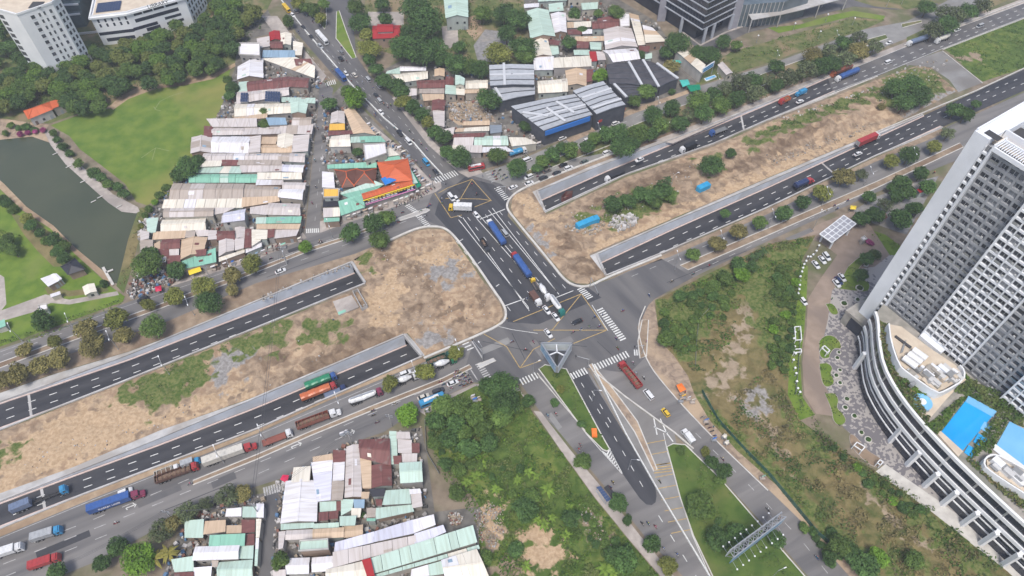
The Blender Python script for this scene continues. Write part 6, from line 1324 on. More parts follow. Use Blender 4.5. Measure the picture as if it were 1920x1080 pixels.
# temple and hall
house('p:700,49,751,48,752,70,700,72', 'e', 6, 'g', 'temple', 'temple', label='red roofed temple among big dark trees', sheets=False); house('p:708,46,737,46,737,59,708,60', 'e', 8, 'g', 'temple_tower', 'temple', label='raised red upper roof of the temple', sheets=False)
house('p:832,-14,875,-14,877,31,837,33', 'm', 8, 'g', 'school_hall', 'hall', label='mint roofed hall at the top edge among trees')
house('p:1267,97,1282,90,1322,121,1314,138', 'c', 6, 's', 'roadside_restaurant', 'restaurant', label='cream roofed roadside restaurant with a signboard beside the turquoise pool'); house('p:1346,122,1355,116,1374,136,1362,140', 'g', 4, 'g', 'hut', 'hut', label='small grey roofed hut right of the turquoise pool')
house('p:47,208,90,193,97,205,55,222', 'o', 5, 'h', 'orange_roofed_house', 'house', label='orange hip roofed house at the edge of the wooded belt'); house('p:95,192,118,184,122,195,100,205', 'o', 4.5, 's', 'orange_roofed_annex', 'house', label='half ruined orange roofed annex beside the orange roofed house')
# pond pavilion, kiosks on the lawn
house('p:116,500,140,486,157,504,128,514', 'd', 4, 'h', 'pavilion', 'pavilion', label='black roofed pavilion on the pond bank'); house('p:78,524,100,514,115,524,92,538', 'w', 3.4, 's', 'kiosk', 'kiosk', label='white roofed kiosk on the park lawn'); house('p:96,515,106,513,116,522,108,528', 'w', 3.6, 'g', 'kiosk_annex', 'kiosk', label='smaller white roof leaning on the park kiosk')
house('p:155,538,176,531,181,546,160,553', 'c', 3.2, 'g', 'hut', 'hut', label='cream roofed hut on dry ground near the pond path'); house('p:73,573,88,571,90,580,76,584', 'w', 3, 'f', 'guard_hut', 'hut', label='little white guard hut on the lawn behind the dark round tree'); house('p:94,552,112,546,114,552,96,558', 'w', 2.6, 's', 'shed', 'shed', label='low white shed beside the park path')
house('p:-10,605,9,600,11,612,-8,618', 't', 3, 's', 'bus_stop_shelter', 'shelter', label='teal shelter cut by the left edge on the lawn')
house('p:1614,447,1620,444,1625,449,1618,452', 'w', 3, 'f', 'guard_hut', 'hut', label='white guard hut right of the gate canopy'); house('p:1720,355,1745,344,1750,350,1725,362', 'e', 3.6, 's', 'shed', 'shed', label='rusty red shed among trees beside the glass tower'); house('p:1650,403,1660,400,1664,408,1654,412', 'r', 3.4, 's', 'shed', 'shed', label='small rust roofed shed in the dark trees left of the tower')
house('p:1716,396,1728,391,1731,396,1719,402', 'w', 3.4, 'f', 'shed', 'shed', label='small white flat shed close to the tower wall')
# containers on the site
M['cont_cyan'] = mat('turquoise_container', (.03,.28,.50), (.045,.33,.55), .5, rough=.5); 
def container(px, h, m, name, label, ribs=14, cat='container'):
    Q = GP(px, h); c = Vector((sum(p.x for p in Q)/4, sum(p.y for p in Q)/4, 0)); u = ((Q[1]-Q[0])+(Q[2]-Q[3])).normalized(); L = ((Q[1]-Q[0]).length+(Q[2]-Q[3]).length)/2; Wd = ((Q[3]-Q[0]).length+(Q[2]-Q[1]).length)/2
    o = empty(name, c, math.atan2(u.y, u.x), category=cat, label=label)
    b = MB(); b.box(-L/2,L/2,-Wd/2,Wd/2,.15,h); b.obj('body', m, o)
    for i in range(ribs):
        x = -L/2+(i+.5)*L/ribs; b = MB(); b.box(x-.12,x+.12,-Wd/2-.06,Wd/2+.06,.2,h+.06); b.obj('rib', m, o)
    b = MB(); b.box(L/2+.001,L/2+.06,-Wd/2+.1,-.03,.3,h-.15); b.box(L/2+.001,L/2+.06,.03,Wd/2-.1,.3,h-.15); b.obj('door', M['metal'], o); return o
container([1080,417,1112,405,1118,411,1084,426], 2.9, M['cont_cyan'], 'site_container', 'long turquoise site container beside dark bushes'); container([1112,405,1121,402,1124,410,1117,412], 2.9, M['cont_cyan'], 'site_container', 'short turquoise container set against the end of the long one', 5); container([1308,348,1328,339,1332,346,1312,356], 3, M['cont_cyan'], 'site_container', 'small blue container alone on the spoil of the building site')
# roofless concrete hut and slab on the soil block
hp_ = GP([661,545,670,541,688,572,678,577], 2.6); hc = Vector((hp_[0].x, hp_[0].y, 0)); hu = empty('concrete_hut', hc, 0, category='hut', label='roofless concrete hut beside a pale slab on the bare soil')
b = MB(); b.wall([p-hc for p in hp_], .3, 0, 2.6, closed=True); b.obj('wall', M['concrete'], hu); b = MB(); b.prism([((p-hc).x, (p-hc).y) for p in hp_], .05, .3); b.obj('floor', M['mud'], hu)
for q in ((G(678,578)-hc), (G(684,576)-hc)): b = MB(); b.bar((q.x,q.y,0), (q.x,q.y,1.6), .6); b.obj('pillar', M['concrete'], hu)
b = MB(); b.prism([(p.x, p.y) for p in GP([625,568,660,556,674,578,636,594])], -.1, 1.0); sl_ = b.obj('concrete_slab', M['paver'], label='pale concrete slab with a mint corner on the bare soil', category='slab'); b = MB(); b.prism([(p.x, p.y) for p in GP([634,588,648,583,650,587,636,593])], .9, 1.03); b.obj('painted_corner', RM['t'], sl_)
# gate canopy over the drive: white frame with bays
gp = GP([1582,404,1605,420,1560,455,1537,439], 6); gc2 = Vector((gp[0].x, gp[0].y, 0)); gt_ = empty('gate_canopy', gc2, 0, category='canopy', label='white gridded gate canopy over the hotel drive')
gq = [p-gc2 for p in gp]; M['gate_glass'] = mat('frosted_glass', (.30,.30,.33), (.36,.36,.38), .6, rough=.4)
for i in range(7):
    p, q = gq[0].lerp(gq[3], i/6), gq[1].lerp(gq[2], i/6); b = MB(); b.bar(p, q, .35, .4); b.obj('beam', M['bright_white'], gt_)
    for j in range(3):
        if i < 6:
            f = lambda s, t: gq[0].lerp(gq[3], s).lerp(gq[1].lerp(gq[2], s), t)
            b = MB(); s0, s1, t0, t1 = (i+.06)/6, (i+.94)/6, (j+.06)/3, (j+.94)/3; b.prism([f(s0,t0).xy[:], f(s1,t0).xy[:], f(s1,t1).xy[:], f(s0,t1).xy[:]], 5.85, 5.95); b.obj('roof_panel', M['gate_glass'], gt_)
for j in range(4): b = MB(); b.bar(gq[0].lerp(gq[1], j/3)+Vector((0,0,.02)), gq[3].lerp(gq[2], j/3)+Vector((0,0,.02)), .35, .4); b.obj('rail', M['bright_white'], gt_)
for p in (gq[0].lerp(gq[3],.15).lerp(gq[1].lerp(gq[2],.15),.1), gq[0].lerp(gq[3],.85).lerp(gq[1].lerp(gq[2],.85),.1), gq[0].lerp(gq[3],.15).lerp(gq[1].lerp(gq[2],.15),.9), gq[0].lerp(gq[3],.85).lerp(gq[1].lerp(gq[2],.85),.9)):
    b = MB(); b.bar((p.x,p.y,0), (p.x,p.y,5.8), .6); b.obj('post', M['bright_white'], gt_)
# sheet fences
def fence(px, h, m, label, name='fence', step=2.4):
    L = GP(px); o = empty(name, L[0], 0, category='fence', label=label); W_ = walk(L, step)
    for i in range(len(W_)-1):
        a, c = W_[i][0]-L[0], W_[i+1][0]-L[0]; b = MB(); d = (c-a).normalized()
        b.bar(a+d*.05+Vector((0,0,h/2+random.uniform(-.04,.04))), c-d*.05+Vector((0,0,h/2+random.uniform(-.04,.04))), .06, h); b.obj('panel', m, o)
M['green_fence'] = mat('green_fence_sheet', (.035,.095,.075), (.05,.13,.10), .8, rough=.6, rnd=.25)
fence([1315,735,1345,790,1372,820,1400,850,1440,890,1485,945,1530,1000,1570,1035], 2.2, M['green_fence'], 'green sheet fence along the waste land beside the branch road')
fence([1303,690,1305,640,1310,600,1335,575], 1.4, M['metal'], 'low pale fence inside the scrub by the bend of the branch road'); fence([797,790,800,850,830,900], 1.6, M['metal'], 'grey sheet fence between the houses and the overgrown plot'); fence([1500,625,1495,700,1490,750], 1.2, M['metal'], 'thin metal fence along the edge of the hotel garden')
# ================================================================ vehicles
VC = {'white':(.66,.66,.66),'black':(.018,.018,.02),'dark':(.035,.037,.045),'silver':(.36,.37,.38),'grey':(.17,.175,.18),'red':(.36,.035,.035),'blue':(.035,.095,.29),'navy':(.02,.035,.11),'sky':(.04,.25,.47),'yellow':(.65,.43,.03),'orange':(.50,.13,.045),'green':(.02,.20,.10),'maroon':(.20,.03,.07),'brown':(.13,.065,.045),'cream':(.55,.52,.46),'teal':(.02,.16,.14),'greygreen':(.10,.13,.12),'slate':(.14,.18,.27),'rust':(.23,.075,.05),'darkgreen':(.015,.07,.045),'bronze':(.14,.115,.10)}
PM = {k: mat('paint_'+k, v, tuple(c*.72+.012 for c in v), 1.1, rough=.38, detail=5, spec=.5, coat=.25, pos=(.45,.72)) for k, v in VC.items()}
M['tyre'] = plain('tyre_rubber', (.02,.02,.021), .9); M['car_glass'] = plain('car_glass', (.02,.024,.03), .12, .6); M['lamp_white'] = plain('headlamp', (.6,.6,.58), .2); M['lamp_red'] = plain('tail_lamp', (.35,.02,.02), .3); M['chassis'] = plain('chassis', (.035,.035,.038), .7)
M['load_soil'] = mat('soil_load', (.12,.075,.05), (.19,.13,.09), 2.5)
def wheel_mesh(r, w):
    b = MB(); b.cyl((0,-w/2,0),(0,w/2,0), r, n=10, mi=0); b.cyl((0,-w/2-.01,0),(0,w/2+.01,0), r*.55, n=8, mi=1)
    me = bpy.data.meshes.new('wheel'); me.from_pydata(b.v, [], b.f); me.materials.append(M['tyre']); me.materials.append(M['metal']); me.polygons.foreach_set('material_index', b.mi); return me
WH_ = {'car':wheel_mesh(.33,.22), 'truck':wheel_mesh(.52,.55), 'bike':wheel_mesh(.29,.1)}
MC = {}
def shared(key, name, build, mats):
    if key not in MC:
        b = build(); me = bpy.data.meshes.new(name); me.from_pydata(b.v, [], b.f)
        for m in mats: me.materials.append(m)
        if len(mats) > 1: me.polygons.foreach_set('material_index', b.mi)
        MC[key] = me
    return MC[key]
def part(name, me, par, m=None, loc=None):
    o = link(name, me, par)
    if m is not None: o.material_slots[0].link = 'OBJECT'; o.material_slots[0].material = m
    if loc is not None: o.location = loc
    return o
def ring(x, w, z0, z1, ch=.12):
    return [(x,-w,z0+ch),(x,-w+ch,z0),(x,w-ch,z0),(x,w,z0+ch),(x,w,z1-ch*1.4),(x,w-ch*1.3,z1),(x,-w+ch*1.3,z1),(x,-w,z1-ch*1.4)]
CARS = {# rings of the body, base and top of the glasshouse
 'sedan':([(-2.28,.70,.35,.78),(-2.1,.84,.22,.93),(-1.2,.9,.2,.97),(.8,.9,.2,.95),(1.8,.86,.2,.84),(2.25,.68,.3,.66)], (-1.85,1.15,.82,.93), (-1.05,.35,.64,1.44)),
 'hatch':([(-1.95,.72,.35,.85),(-1.8,.84,.22,.98),(-.8,.86,.2,1.0),(.8,.86,.2,.96),(1.5,.82,.2,.86),(1.9,.66,.3,.66)], (-1.8,1.05,.8,.95), (-1.55,.3,.64,1.5)),
 'suv':([(-2.3,.78,.4,1.0),(-2.15,.92,.28,1.1),(-1.2,.95,.25,1.13),(.9,.95,.25,1.1),(1.9,.92,.25,1.02),(2.3,.76,.35,.8)], (-2.15,1.25,.88,1.1), (-1.85,.45,.7,1.75)),
 'van':([(-2.4,.84,.4,1.0),(-2.3,.93,.28,1.15),(-1.2,.95,.25,1.15),(1.2,.95,.25,1.12),(2.1,.92,.25,1.0),(2.45,.78,.32,.8)], (-2.35,1.95,.9,1.12), (-2.2,1.1,.78,1.95))}
def car(x, y, dx, dy, kind, col, desc=None, label=None, only=None, grp='cars and vans about the crossing', sc=1.0):
    p = G(x, y, .7); p.z = 0; q = G(x+dx, y+dy, .7)
    o = empty('van' if kind == 'van' else 'car', p+Vector((0,0,.036)), math.atan2(q.y-p.y, q.x-p.x), category='van' if kind == 'van' else 'car'); o.scale = (sc,)*3
    rings, gb, gt = CARS[kind]
    part('body', shared(kind+'b', 'body', lambda: MB().loft([ring(*r) for r in rings]), [PM['white']]), o, PM[col])
    def gh():
        b = MB(); x0,x1,w,z = gb; X0,X1,W2,Z1 = gt; xm = (x0+x1)/2; Xm = (X0+X1)/2
        b.loft([[(x0,-w*.9,z),(xm,-w,z),(x1,-w*.9,z),(x1,w*.9,z),(xm,w,z),(x0,w*.9,z)],[(X0,-W2,Z1),(Xm,-W2-.02,Z1+.02),(X1,-W2,Z1),(X1,W2,Z1),(Xm,W2+.02,Z1+.02),(X0,W2,Z1)]]); return b
    part('window_band', shared(kind+'g', 'window_band', gh, [M['car_glass']]), o)
    X0,X1,W2,Z1 = gt
    part('roof', shared(kind+'r', 'roof', lambda: MB().loft([[(X0-.1,-W2*.98,Z1-.02),(X1+.1,-W2*.98,Z1-.02),(X1+.1,W2*.98,Z1-.02),(X0-.1,W2*.98,Z1-.02)],[(X0,-W2*.9,Z1+.07),(X1,-W2*.9,Z1+.07),(X1,W2*.9,Z1+.07),(X0,W2*.9,Z1+.07)]]), [PM['white']]), o, PM[col])
    xb, xf = rings[1][0], rings[-2][0]
    for wx in (xb+.75, xf-.55):
        for s in (-1,1): part('wheel', WH_['car'], o, loc=(wx, s*(rings[2][1]-.1), .33))
    for s in (-1,1):
        part('headlight', shared(kind+'h%d' % s, 'headlight', lambda: MB().box(xf-.02,rings[-1][0]-.05,s*.62-.16,s*.62+.16,.58,.72), [M['lamp_white']]), o)
        part('tail_light', shared(kind+'t%d' % s, 'tail_light', lambda: MB().box(rings[0][0]-.03,xb,s*.66-.12,s*.66+.12,.68,.86), [M['lamp_red']]), o)
    if label: o['label'] = label; o['group'] = grp
    else: place_label(o, desc or '%s %s' % ({'greygreen':'grey green','bronze':'bronze'}.get(col, col), {'sedan':'sedan car','hatch':'small car','suv':'tall car','van':'van'}[kind]), x, y, grp, only=only)
    return o
E_, W_ = (1,-.4), (-1,.4); SE, NW = (.62,.78), (-.62,-.78); AV, AVN = (.72,.82), (-.72,-.82)
for rec in '''235,922,E suv white;268,562,W suv black;526,508,E sedan white;849,718,E sedan white;794,744,E sedan cream;822,733,E suv dark;760,700,E suv white;846,370,SE van white;856,373,SE hatch white;893,403,SE hatch white
946,437,NW van silver;1025,581,SE sedan white;1042,594,SE sedan white;1028,625,SE sedan white;1082,603,W sedan black;1216,740,NW van white;1199,299,W sedan white;1500,190,E sedan white;1665,117,E van white;1795,56,W sedan white;1837,49,W van silver;1667,80,W sedan white
1609,288,E sedan white;962,351,E sedan white;991,332,W suv white;992,343,E sedan white;1019,334,E suv dark;1026,320,E sedan bronze;1044,324,E sedan dark;1056,309,E sedan black;1066,315,E suv white;1096,303,E sedan greygreen;1138,286,E suv white;989,300,E van white
1039,261,E sedan white;1054,259,E suv white;1065,252,E sedan dark;1081,246,E sedan white;1092,242,E sedan black;1154,231,E suv white;1101,262,E hatch white;549,28,AV sedan white;569,51,AV sedan dark;584,69,AV sedan black;601,87,AV suv silver;639,110,AVN suv black;649,138,AV hatch white;665,140,AVN sedan cream;690,149,AVN van silver
711,162,AVN van silver;711,189,AVN van silver;714,210,AV sedan white;750,250,AV suv black;766,266,AV van white;555,21,AVN sedan grey;817,322,AV sedan dark;705,178,AVN sedan dark;672,165,AV hatch dark
1507,565,SE hatch white;1530,496,SE sedan white;1542,487,SE sedan white;1550,481,SE suv white;1579,520,SE sedan white;1569,531,SE sedan white;1573,526,SE sedan navy;640,98,AVN hatch grey;1180,258,E hatch silver'''.replace('\n',';').split(';'):
    a, kind, col = rec.split(); x, y, hd = a.split(','); h = {'E':E_,'W':W_,'SE':SE,'NW':NW,'AV':AV,'AVN':AVN}[hd]; car(float(x), float(y), *h, kind, col)
car(1248,773,-.62,-.78,'hatch','yellow',label='bright yellow taxi on the branch road behind the white van'); car(799,305,.72,.82,'van','sky',label='blue and white minibus near the zebra stripes at the avenue foot')

def truck(x, y, dx, dy, cab, ccol, cargo, gcol, L, label, name='truck', W2=1.25, sc=1.0, hcargo=None, tail=True, text_=None, cat='truck', off=0.0):
    """x,y: pixel of the middle of the whole vehicle; L its length; the cab leads"""
    p = G(x, y, 1.5+off); q = G(x+dx, y+dy, 1.5+off); p.z = 0
    o = empty(name, p+Vector((0,0,.036+off)), math.atan2(q.y-p.y, q.x-p.x), category=cat, label=label); o.scale = (sc,)*3
    xf = L/2; c = PM[ccol]; g = PM[gcol] if gcol in PM else M[gcol]
    if cab == 'over':
        cl = 2.0; b = MB(); b.loft([[(xf-cl,-1.18,.6),(xf-cl,1.18,.6),(xf-cl,1.18,2.75),(xf-cl,-1.18,2.75)],[(xf-.35,-1.2,.5),(xf-.35,1.2,.5),(xf-.35,1.1,2.8),(xf-.35,-1.1,2.8)],[(xf,-1.15,.5),(xf,1.15,.5),(xf,1.12,1.5),(xf,-1.12,1.5)]]); b.obj('cab', c, o)
        b = MB(); b.add([(xf-.02,-1.02,1.56),(xf-.02,1.02,1.56),(xf-.31,.98,2.62),(xf-.31,-.98,2.62)], [(0,1,2,3)]); b.box(xf-1.3,xf-.55,-1.215,1.215,1.6,2.4); b.obj('windscreen', M['car_glass'], o)
        b = MB(); b.box(xf-1.9,xf-.7,-.95,.95,2.79,3.1); b.obj('roof_deflector', c, o)
    elif cab == 'nose':
        cl = 4.0; b = MB(); b.loft([[(xf-cl,-1.1,.6),(xf-cl,1.1,.6),(xf-cl,1.05,3.0),(xf-cl,-1.05,3.0)],[(xf-1.9,-1.1,.6),(xf-1.9,1.1,.6),(xf-1.9,1.0,2.85),(xf-1.9,-1.0,2.85)],[(xf-1.6,-1.05,.6),(xf-1.6,1.05,.6),(xf-1.6,.9,1.75),(xf-1.6,-.9,1.75)],[(xf-.2,-.85,.6),(xf-.2,.85,.6),(xf-.2,.75,1.55),(xf-.2,-.75,1.55)],[(xf,-.7,.6),(xf,.7,.6),(xf,.6,1.3),(xf,-.6,1.3)]]); b.obj('cab', c, o)
        b = MB(); b.add([(xf-1.58,-.85,1.8),(xf-1.58,.85,1.8),(xf-1.86,.9,2.7),(xf-1.86,-.9,2.7)], [(0,1,2,3)]); b.box(xf-2.9,xf-2.1,-1.115,1.115,1.7,2.5); b.obj('windscreen', M['car_glass'], o)
        for s in (-1,1): b = MB(); b.box(xf-1.3,xf-.3,s*1.0-.22,s*1.0+.22,.5,1.05); b.obj('mudguard', c, o)
    elif cab == 'small':
        cl = 1.7; b = MB(); b.loft([[(xf-cl,-.95,.5),(xf-cl,.95,.5),(xf-cl,.9,2.05),(xf-cl,-.9,2.05)],[(xf-.5,-.98,.45),(xf-.5,.98,.45),(xf-.5,.85,2.1),(xf-.5,-.85,2.1)],[(xf,-.9,.45),(xf,.9,.45),(xf,.88,1.2),(xf,-.88,1.2)]]); b.obj('cab', c, o)
        b = MB(); b.add([(xf-.02,-.8,1.25),(xf-.02,.8,1.25),(xf-.46,.76,1.98),(xf-.46,-.76,1.98)], [(0,1,2,3)]); b.box(xf-1.4,xf-.6,-.975,.975,1.25,1.85); b.obj('windscreen', M['car_glass'], o)
    x0, x1 = -L/2, xf-cl-.35; w = W2 if cab != 'small' else .98
    b = MB(); b.box(x0+.2,xf-.4,-.45,.45,.6,.95); b.obj('chassis', M['chassis'], o)
    wm = WH_['truck'] if cab != 'small' else WH_['car']; wz = .52 if cab != 'small' else .33
    ax = [xf-1.1]+([xf-cl-.2] if L > 8 else [])+[x0+1.3]+([x0+2.6] if L > 8 else [])+([x0+3.9] if L > 12 else [])
    for a in ax:
        for s in (-1,1): part('wheel', wm, o, loc=(a, s*(w-.28), wz))
    zb = 1.25 if cab != 'small' else .8
    if cargo == 'box':
        H = hcargo or 2.6; b = MB(); b.box(x0,x1,-w,w,zb,zb+H); b.obj('cargo_box', g, o)
        b = MB(); [b.box(x0+k,x0+k+.12,-w-.04,w+.04,zb+.1,zb+H+.04) for k in np.arange(.3, x1-x0-.2, 1.2)]; b.obj('box_rib', g, o)
        b = MB(); b.box(x0-.05,x0,-w+.1,-.03,zb+.1,zb+H-.1); b.box(x0-.05,x0,.03,w-.1,zb+.1,zb+H-.1); b.obj('rear_door', M['metal'], o)
    elif cargo == 'tarp':
        H = hcargo or 2.3; b = MB(); R_ = []
        for k in range(9):
            t = k/8; xx = x0+(x1-x0)*t; zz = zb+H+.12*math.sin(k*2.2); R_.append([(xx,-w,zb),(xx,w,zb),(xx,w,zz-.35),(xx,w*.55,zz),(xx,-w*.55,zz),(xx,-w,zz-.35)])
        b.loft(R_); b.obj('tarpaulin_cover', g, o); b = MB(); b.box(x0,x1,-w-.03,w+.03,zb-.1,zb+.5); b.obj('side_board', M['chassis'], o)
    elif cargo in ('tipper','flat'):
        H = (hcargo or 1.4) if cargo == 'tipper' else .35
        b = MB(); b.box(x0,x1,-w,w,zb,zb+.12); b.box(x0,x1,-w,-w+.1,zb,zb+H); b.box(x0,x1,w-.1,w,zb,zb+H); b.box(x0,x0+.1,-w+.1,w-.1,zb,zb+H); b.box(x1-.12,x1,-w+.1,w-.1,zb,zb+H*1.25); b.obj('cargo_bed', g, o)
        if cargo == 'tipper':
            b = MB(); b.loft([[(xx,-w+.12,zb+.2),(xx,w-.12,zb+.2),(xx,w*.4,zb+H*hh),(xx,-w*.4,zb+H*hh)] for xx, hh in ((x0+.2,.5),(x0+(x1-x0)*.3,.95),(x0+(x1-x0)*.7,.9),(x1-.3,.5))]); b.obj('load', M['load_soil'] if gcol != 'white' else M['chassis'], o)
            b = MB(); [b.box(x0+k,x0+k+.15,-w-.08,w+.08,zb,zb+H-.05) for k in np.arange(.8, x1-x0-.4, 1.5)]; b.obj('bed_rib', g, o)
    elif cargo == 'bulk':
        m_ = (x0+x1)/2; b = MB(); R_ = []
        for xx, r, zc in ((x0,.55,2.6),(x0+.7,1.05,2.45),(m_-1.2,1.2,2.35),(m_,1.25,2.1),(m_+1.2,1.2,2.35),(x1-.7,1.05,2.45),(x1,.6,2.6)): R_.append([(xx,r*math.cos(a),zc+r*math.sin(a)) for a in np.linspace(0,6.283,15)[:-1]])
        b.loft(R_); b.obj('tank', g, o); b = MB(); b.box(x0+.8,x1-.8,-.28,.28,3.5,3.62); b.obj('walkway', M['metal'], o)
        for k in range(3): b = MB(); xx = x0+(x1-x0)*(.25+.25*k); b.cyl((xx,0,3.5),(xx,0,3.8),.3,n=10); b.obj('hatch', M['metal'], o)
        b = MB(); b.box(x0+.4,x0+3.4,-1.0,1.0,.8,1.25); b.obj('axle_frame', M['chassis'], o)
    elif cargo == 'mixer':
        b = MB(); R_ = []; 
        for t, r in ((0,.45),(.12,.7),(.38,1.2),(.6,1.25),(.85,.85),(1,.5)):
            xx = x1-.3-(x1-x0-.3)*t; zc = 2.0+.75*t; R_.append([(xx,r*math.cos(a),zc+r*math.sin(a)) for a in np.linspace(0,6.283,15)[:-1]])
        b.loft(R_); b.obj('drum', g, o); b = MB(); b.box(x0-.2,x0+.7,-.6,.6,1.2,3.3); b.bar((x0-.1,0,2.2),(x0-1.0,0,1.3),.5,.2); b.obj('chute', M['metal'], o)
    elif cargo == 'skeletal':
        b = MB(); b.box(x0,x1+1,-.55,-.35,1.0,1.25); b.box(x0,x1+1,.35,.55,1.0,1.25); [b.box(k,k+.2,-1.1,1.1,1.02,1.22) for k in np.arange(x0, x1, 2.2)]; b.obj('frame', M['chassis'], o)
        b = MB(); b.box(x0,x0+6,-1.2,1.2,1.26,3.7); b.obj('container', g, o); b = MB(); [b.box(x0+k,x0+k+.15,-1.25,1.25,1.3,3.74) for k in np.arange(.4,5.8,1)]; b.obj('container_rib', g, o)
    elif cargo == 'bus':
        pass
    if text_:
        tx = text(text_, o, ((x0+x1)/2, -w-.09, 0), (1,0,0), 1.05, M['sign_white'], zb+1.2)
    return o
def bus(x, y, dx, dy, col, L, label, H=3.0, mark=None, w=1.22):
    p = G(x, y, 1.5); q = G(x+dx, y+dy, 1.5); p.z = 0
    o = empty('bus', p+Vector((0,0,.036)), math.atan2(q.y-p.y, q.x-p.x), category='bus', label=label); c = PM[col]
    b = MB(); b.loft([ring(xx, ww, z0, z1, .22) for xx, ww, z0, z1 in ((-L/2,w-.1,.45,H-.1),(-L/2+.2,w,.35,H),(L/2-.35,w,.35,H),(L/2,w-.12,.45,H-.25))]); b.obj('body', c, o)
    b = MB(); b.box(-L/2+.5,L/2-.9,-w-.02,w+.02,1.5,2.35); b.obj('window_band', M['car_glass'], o); b = MB(); b.box(L/2-.1,L/2+.02,-w+.25,w-.25,1.3,2.45); b.obj('windscreen', M['car_glass'], o)
    for k in (-.22,.18): b = MB(); b.box(L*k-.9,L*k+.9,-.6,.6,H-.02,H+.22); b.obj('roof_unit', PM['white' if mark else col], o)
    for a in (L/2-2.2,-L/2+2.2):
        for s in (-1,1): part('wheel', WH_['truck'], o, loc=(a, s*(w-.28), .52))
    if mark: b = MB(); b.box(-L*.2,L*.18,-.45,.45,H+.22,H+.3); b.obj('roof_mark', PM[mark], o)
    return o
bus(810,750,*E_,'sky',9.5,'light blue city bus with a white mark on its roof beside the trees',3.0,'white'); bus(604,71,*AV,'white',12.5,'long white coach on the avenue near the split',3.4); bus(639,141,*AV,'blue',9.5,'bright blue bus on the avenue below the white coach',3.2); bus(537,15,*AV,'yellow',8,'yellow bus at the top end of the avenue',2.8,w=1.15)
truck(220,940,1,-.345,'nose','maroon','box','blue',17.5,'long blue container truck with a maroon bonneted cab','container_truck',text_='MAERSK LINES',hcargo=2.7); truck(75,936,1,-.40,'over','sky','skeletal','slate',17,'skeletal trailer with a slate blue container and a bright blue cab','container_truck',off=-.25)
truck(332,887,1,-.36,'over','red','tipper','brown',14,'long brown tipper truck with a red cab in the inner lane','tipper_truck'); truck(313,882,1,-.37,'small','white','tipper','cream',8,'pale flat truck with a small white cab squeezed beside the brown tipper'); truck(358,867,1,-.36,'small','sky','box','silver',6,'little grey box truck with a blue cab ahead of the brown tipper')
truck(432,851,1,-.36,'nose','red','box','cream',18,'long white box semi trailer with a red bonneted cab','semi_truck',hcargo=2.6); truck(520,821,1,-.38,'over','white','flat','rust',10.5,'empty rust red flatbed with a white cab'); truck(598,785,1,-.37,'nose','white','tipper','rust',16,'rust red tipper semi with a white bonneted cab','tipper_truck',hcargo=1.9)
truck(686,744,1,-.36,'over','maroon','bulk','white',12.5,'white cement tanker with a dark red cab between the median trees','tanker_truck'); truck(764,710,1,-.38,'over','white','mixer','white',8.5,'white drum concrete mixer beside the white tall car','mixer_truck'); truck(835,680,1,-.38,'over','green','mixer','white',8.5,'concrete mixer with a white drum and a green cab near the crossing','mixer_truck'); truck(824,673,1,-.40,'over','darkgreen','tipper','darkgreen',10,'dark green tipper truck behind the kerb of the soil block','tipper_truck')
truck(602,715,1,-.40,'over','blue','tarp','green',12,'green tarpaulin truck with a blue cab on the sunken south road','tarpaulin_truck',off=-5.2); truck(598,735,1,-.40,'over','red','tarp','orange',13.5,'orange red tarpaulin truck with a red cab on the sunken south road','tarpaulin_truck',off=-5.0); truck(629,735,1,-.40,'over','navy','flat','slate',8.5,'dark blue flatbed in front of the orange tarpaulin truck',off=-5.3)
truck(88,1001,1,-.31,'over','sky','box','silver',9,'small grey box truck with a blue cab in the left wide road',hcargo=2.0); truck(12,1034,1,-.33,'over','white','box','white',10,'white truck cut by the left edge of the view',hcargo=2.0); truck(84,1053,1,-.33,'over','red','box','red',9,'all red truck low in the left corner',hcargo=1.8)
truck(863,390,-1,-.04,'over','yellow','box','white',10.5,'white box truck with a yellow cab turning across the crossing','box_truck'); truck(930,436,-.55,-.84,'over','white','tarp','blue',15.5,'long blue tarpaulin semi trailer with a white cab waiting in the middle lanes','semi_truck'); truck(909,459,.5,.84,'small','dark','tipper','dark',7,'small dark open truck between the white lane lines')
truck(977,497,-.58,-.82,'over','red','tarp','blue',14.5,'blue tarpaulin trailer with a red cab behind the long blue semi','semi_truck'); truck(1003,531,-.5,-.86,'small','yellow','flat','bronze',6,'little yellow crane truck behind the blue tarpaulin trailer'); truck(1021,549,.55,.80,'over','white','mixer','white',7.6,'white concrete mixer beside the brown box truck','mixer_truck'); truck(1044,573,.6,.85,'over','teal','bulk','white',10,'white bulk tanker with a dark green cab at the lane ends','tanker_truck'); truck(1004,560,.6,.82,'over','white','box','brown',6.8,'brown box truck with a white cab behind two white sedans',hcargo=1.6)
truck(1181,703,-.62,-.78,'over','red','tipper','red',12.5,'red tipper truck with a dark load turning into the crossing','tipper_truck'); truck(1290,817,-.6,-.8,'small','white','box','white',6,'white box van truck behind the yellow taxi',hcargo=1.8)
truck(1152,331,-1,.42,'over','white','box','dark',10,'dark box truck with a white cab on the sunken north road',hcargo=2.2,off=-4.3); truck(1290,277,-1,.4,'over','white','box','black',9,'black box truck with a white cab on the rising north road',hcargo=2.2,off=-2.2); truck(1347,245,-1,.38,'over','blue','flat','grey',10,'blue cabbed flatbed on the rising north road',off=-1.6); truck(1502,173,-1,.4,'small','sky','box','sky',6.5,'bright blue box truck behind the orange one',hcargo=1.9); truck(1471,188,-1,.45,'over','red','tipper','orange',6.5,'short red and orange tipper on the north road','tipper_truck')
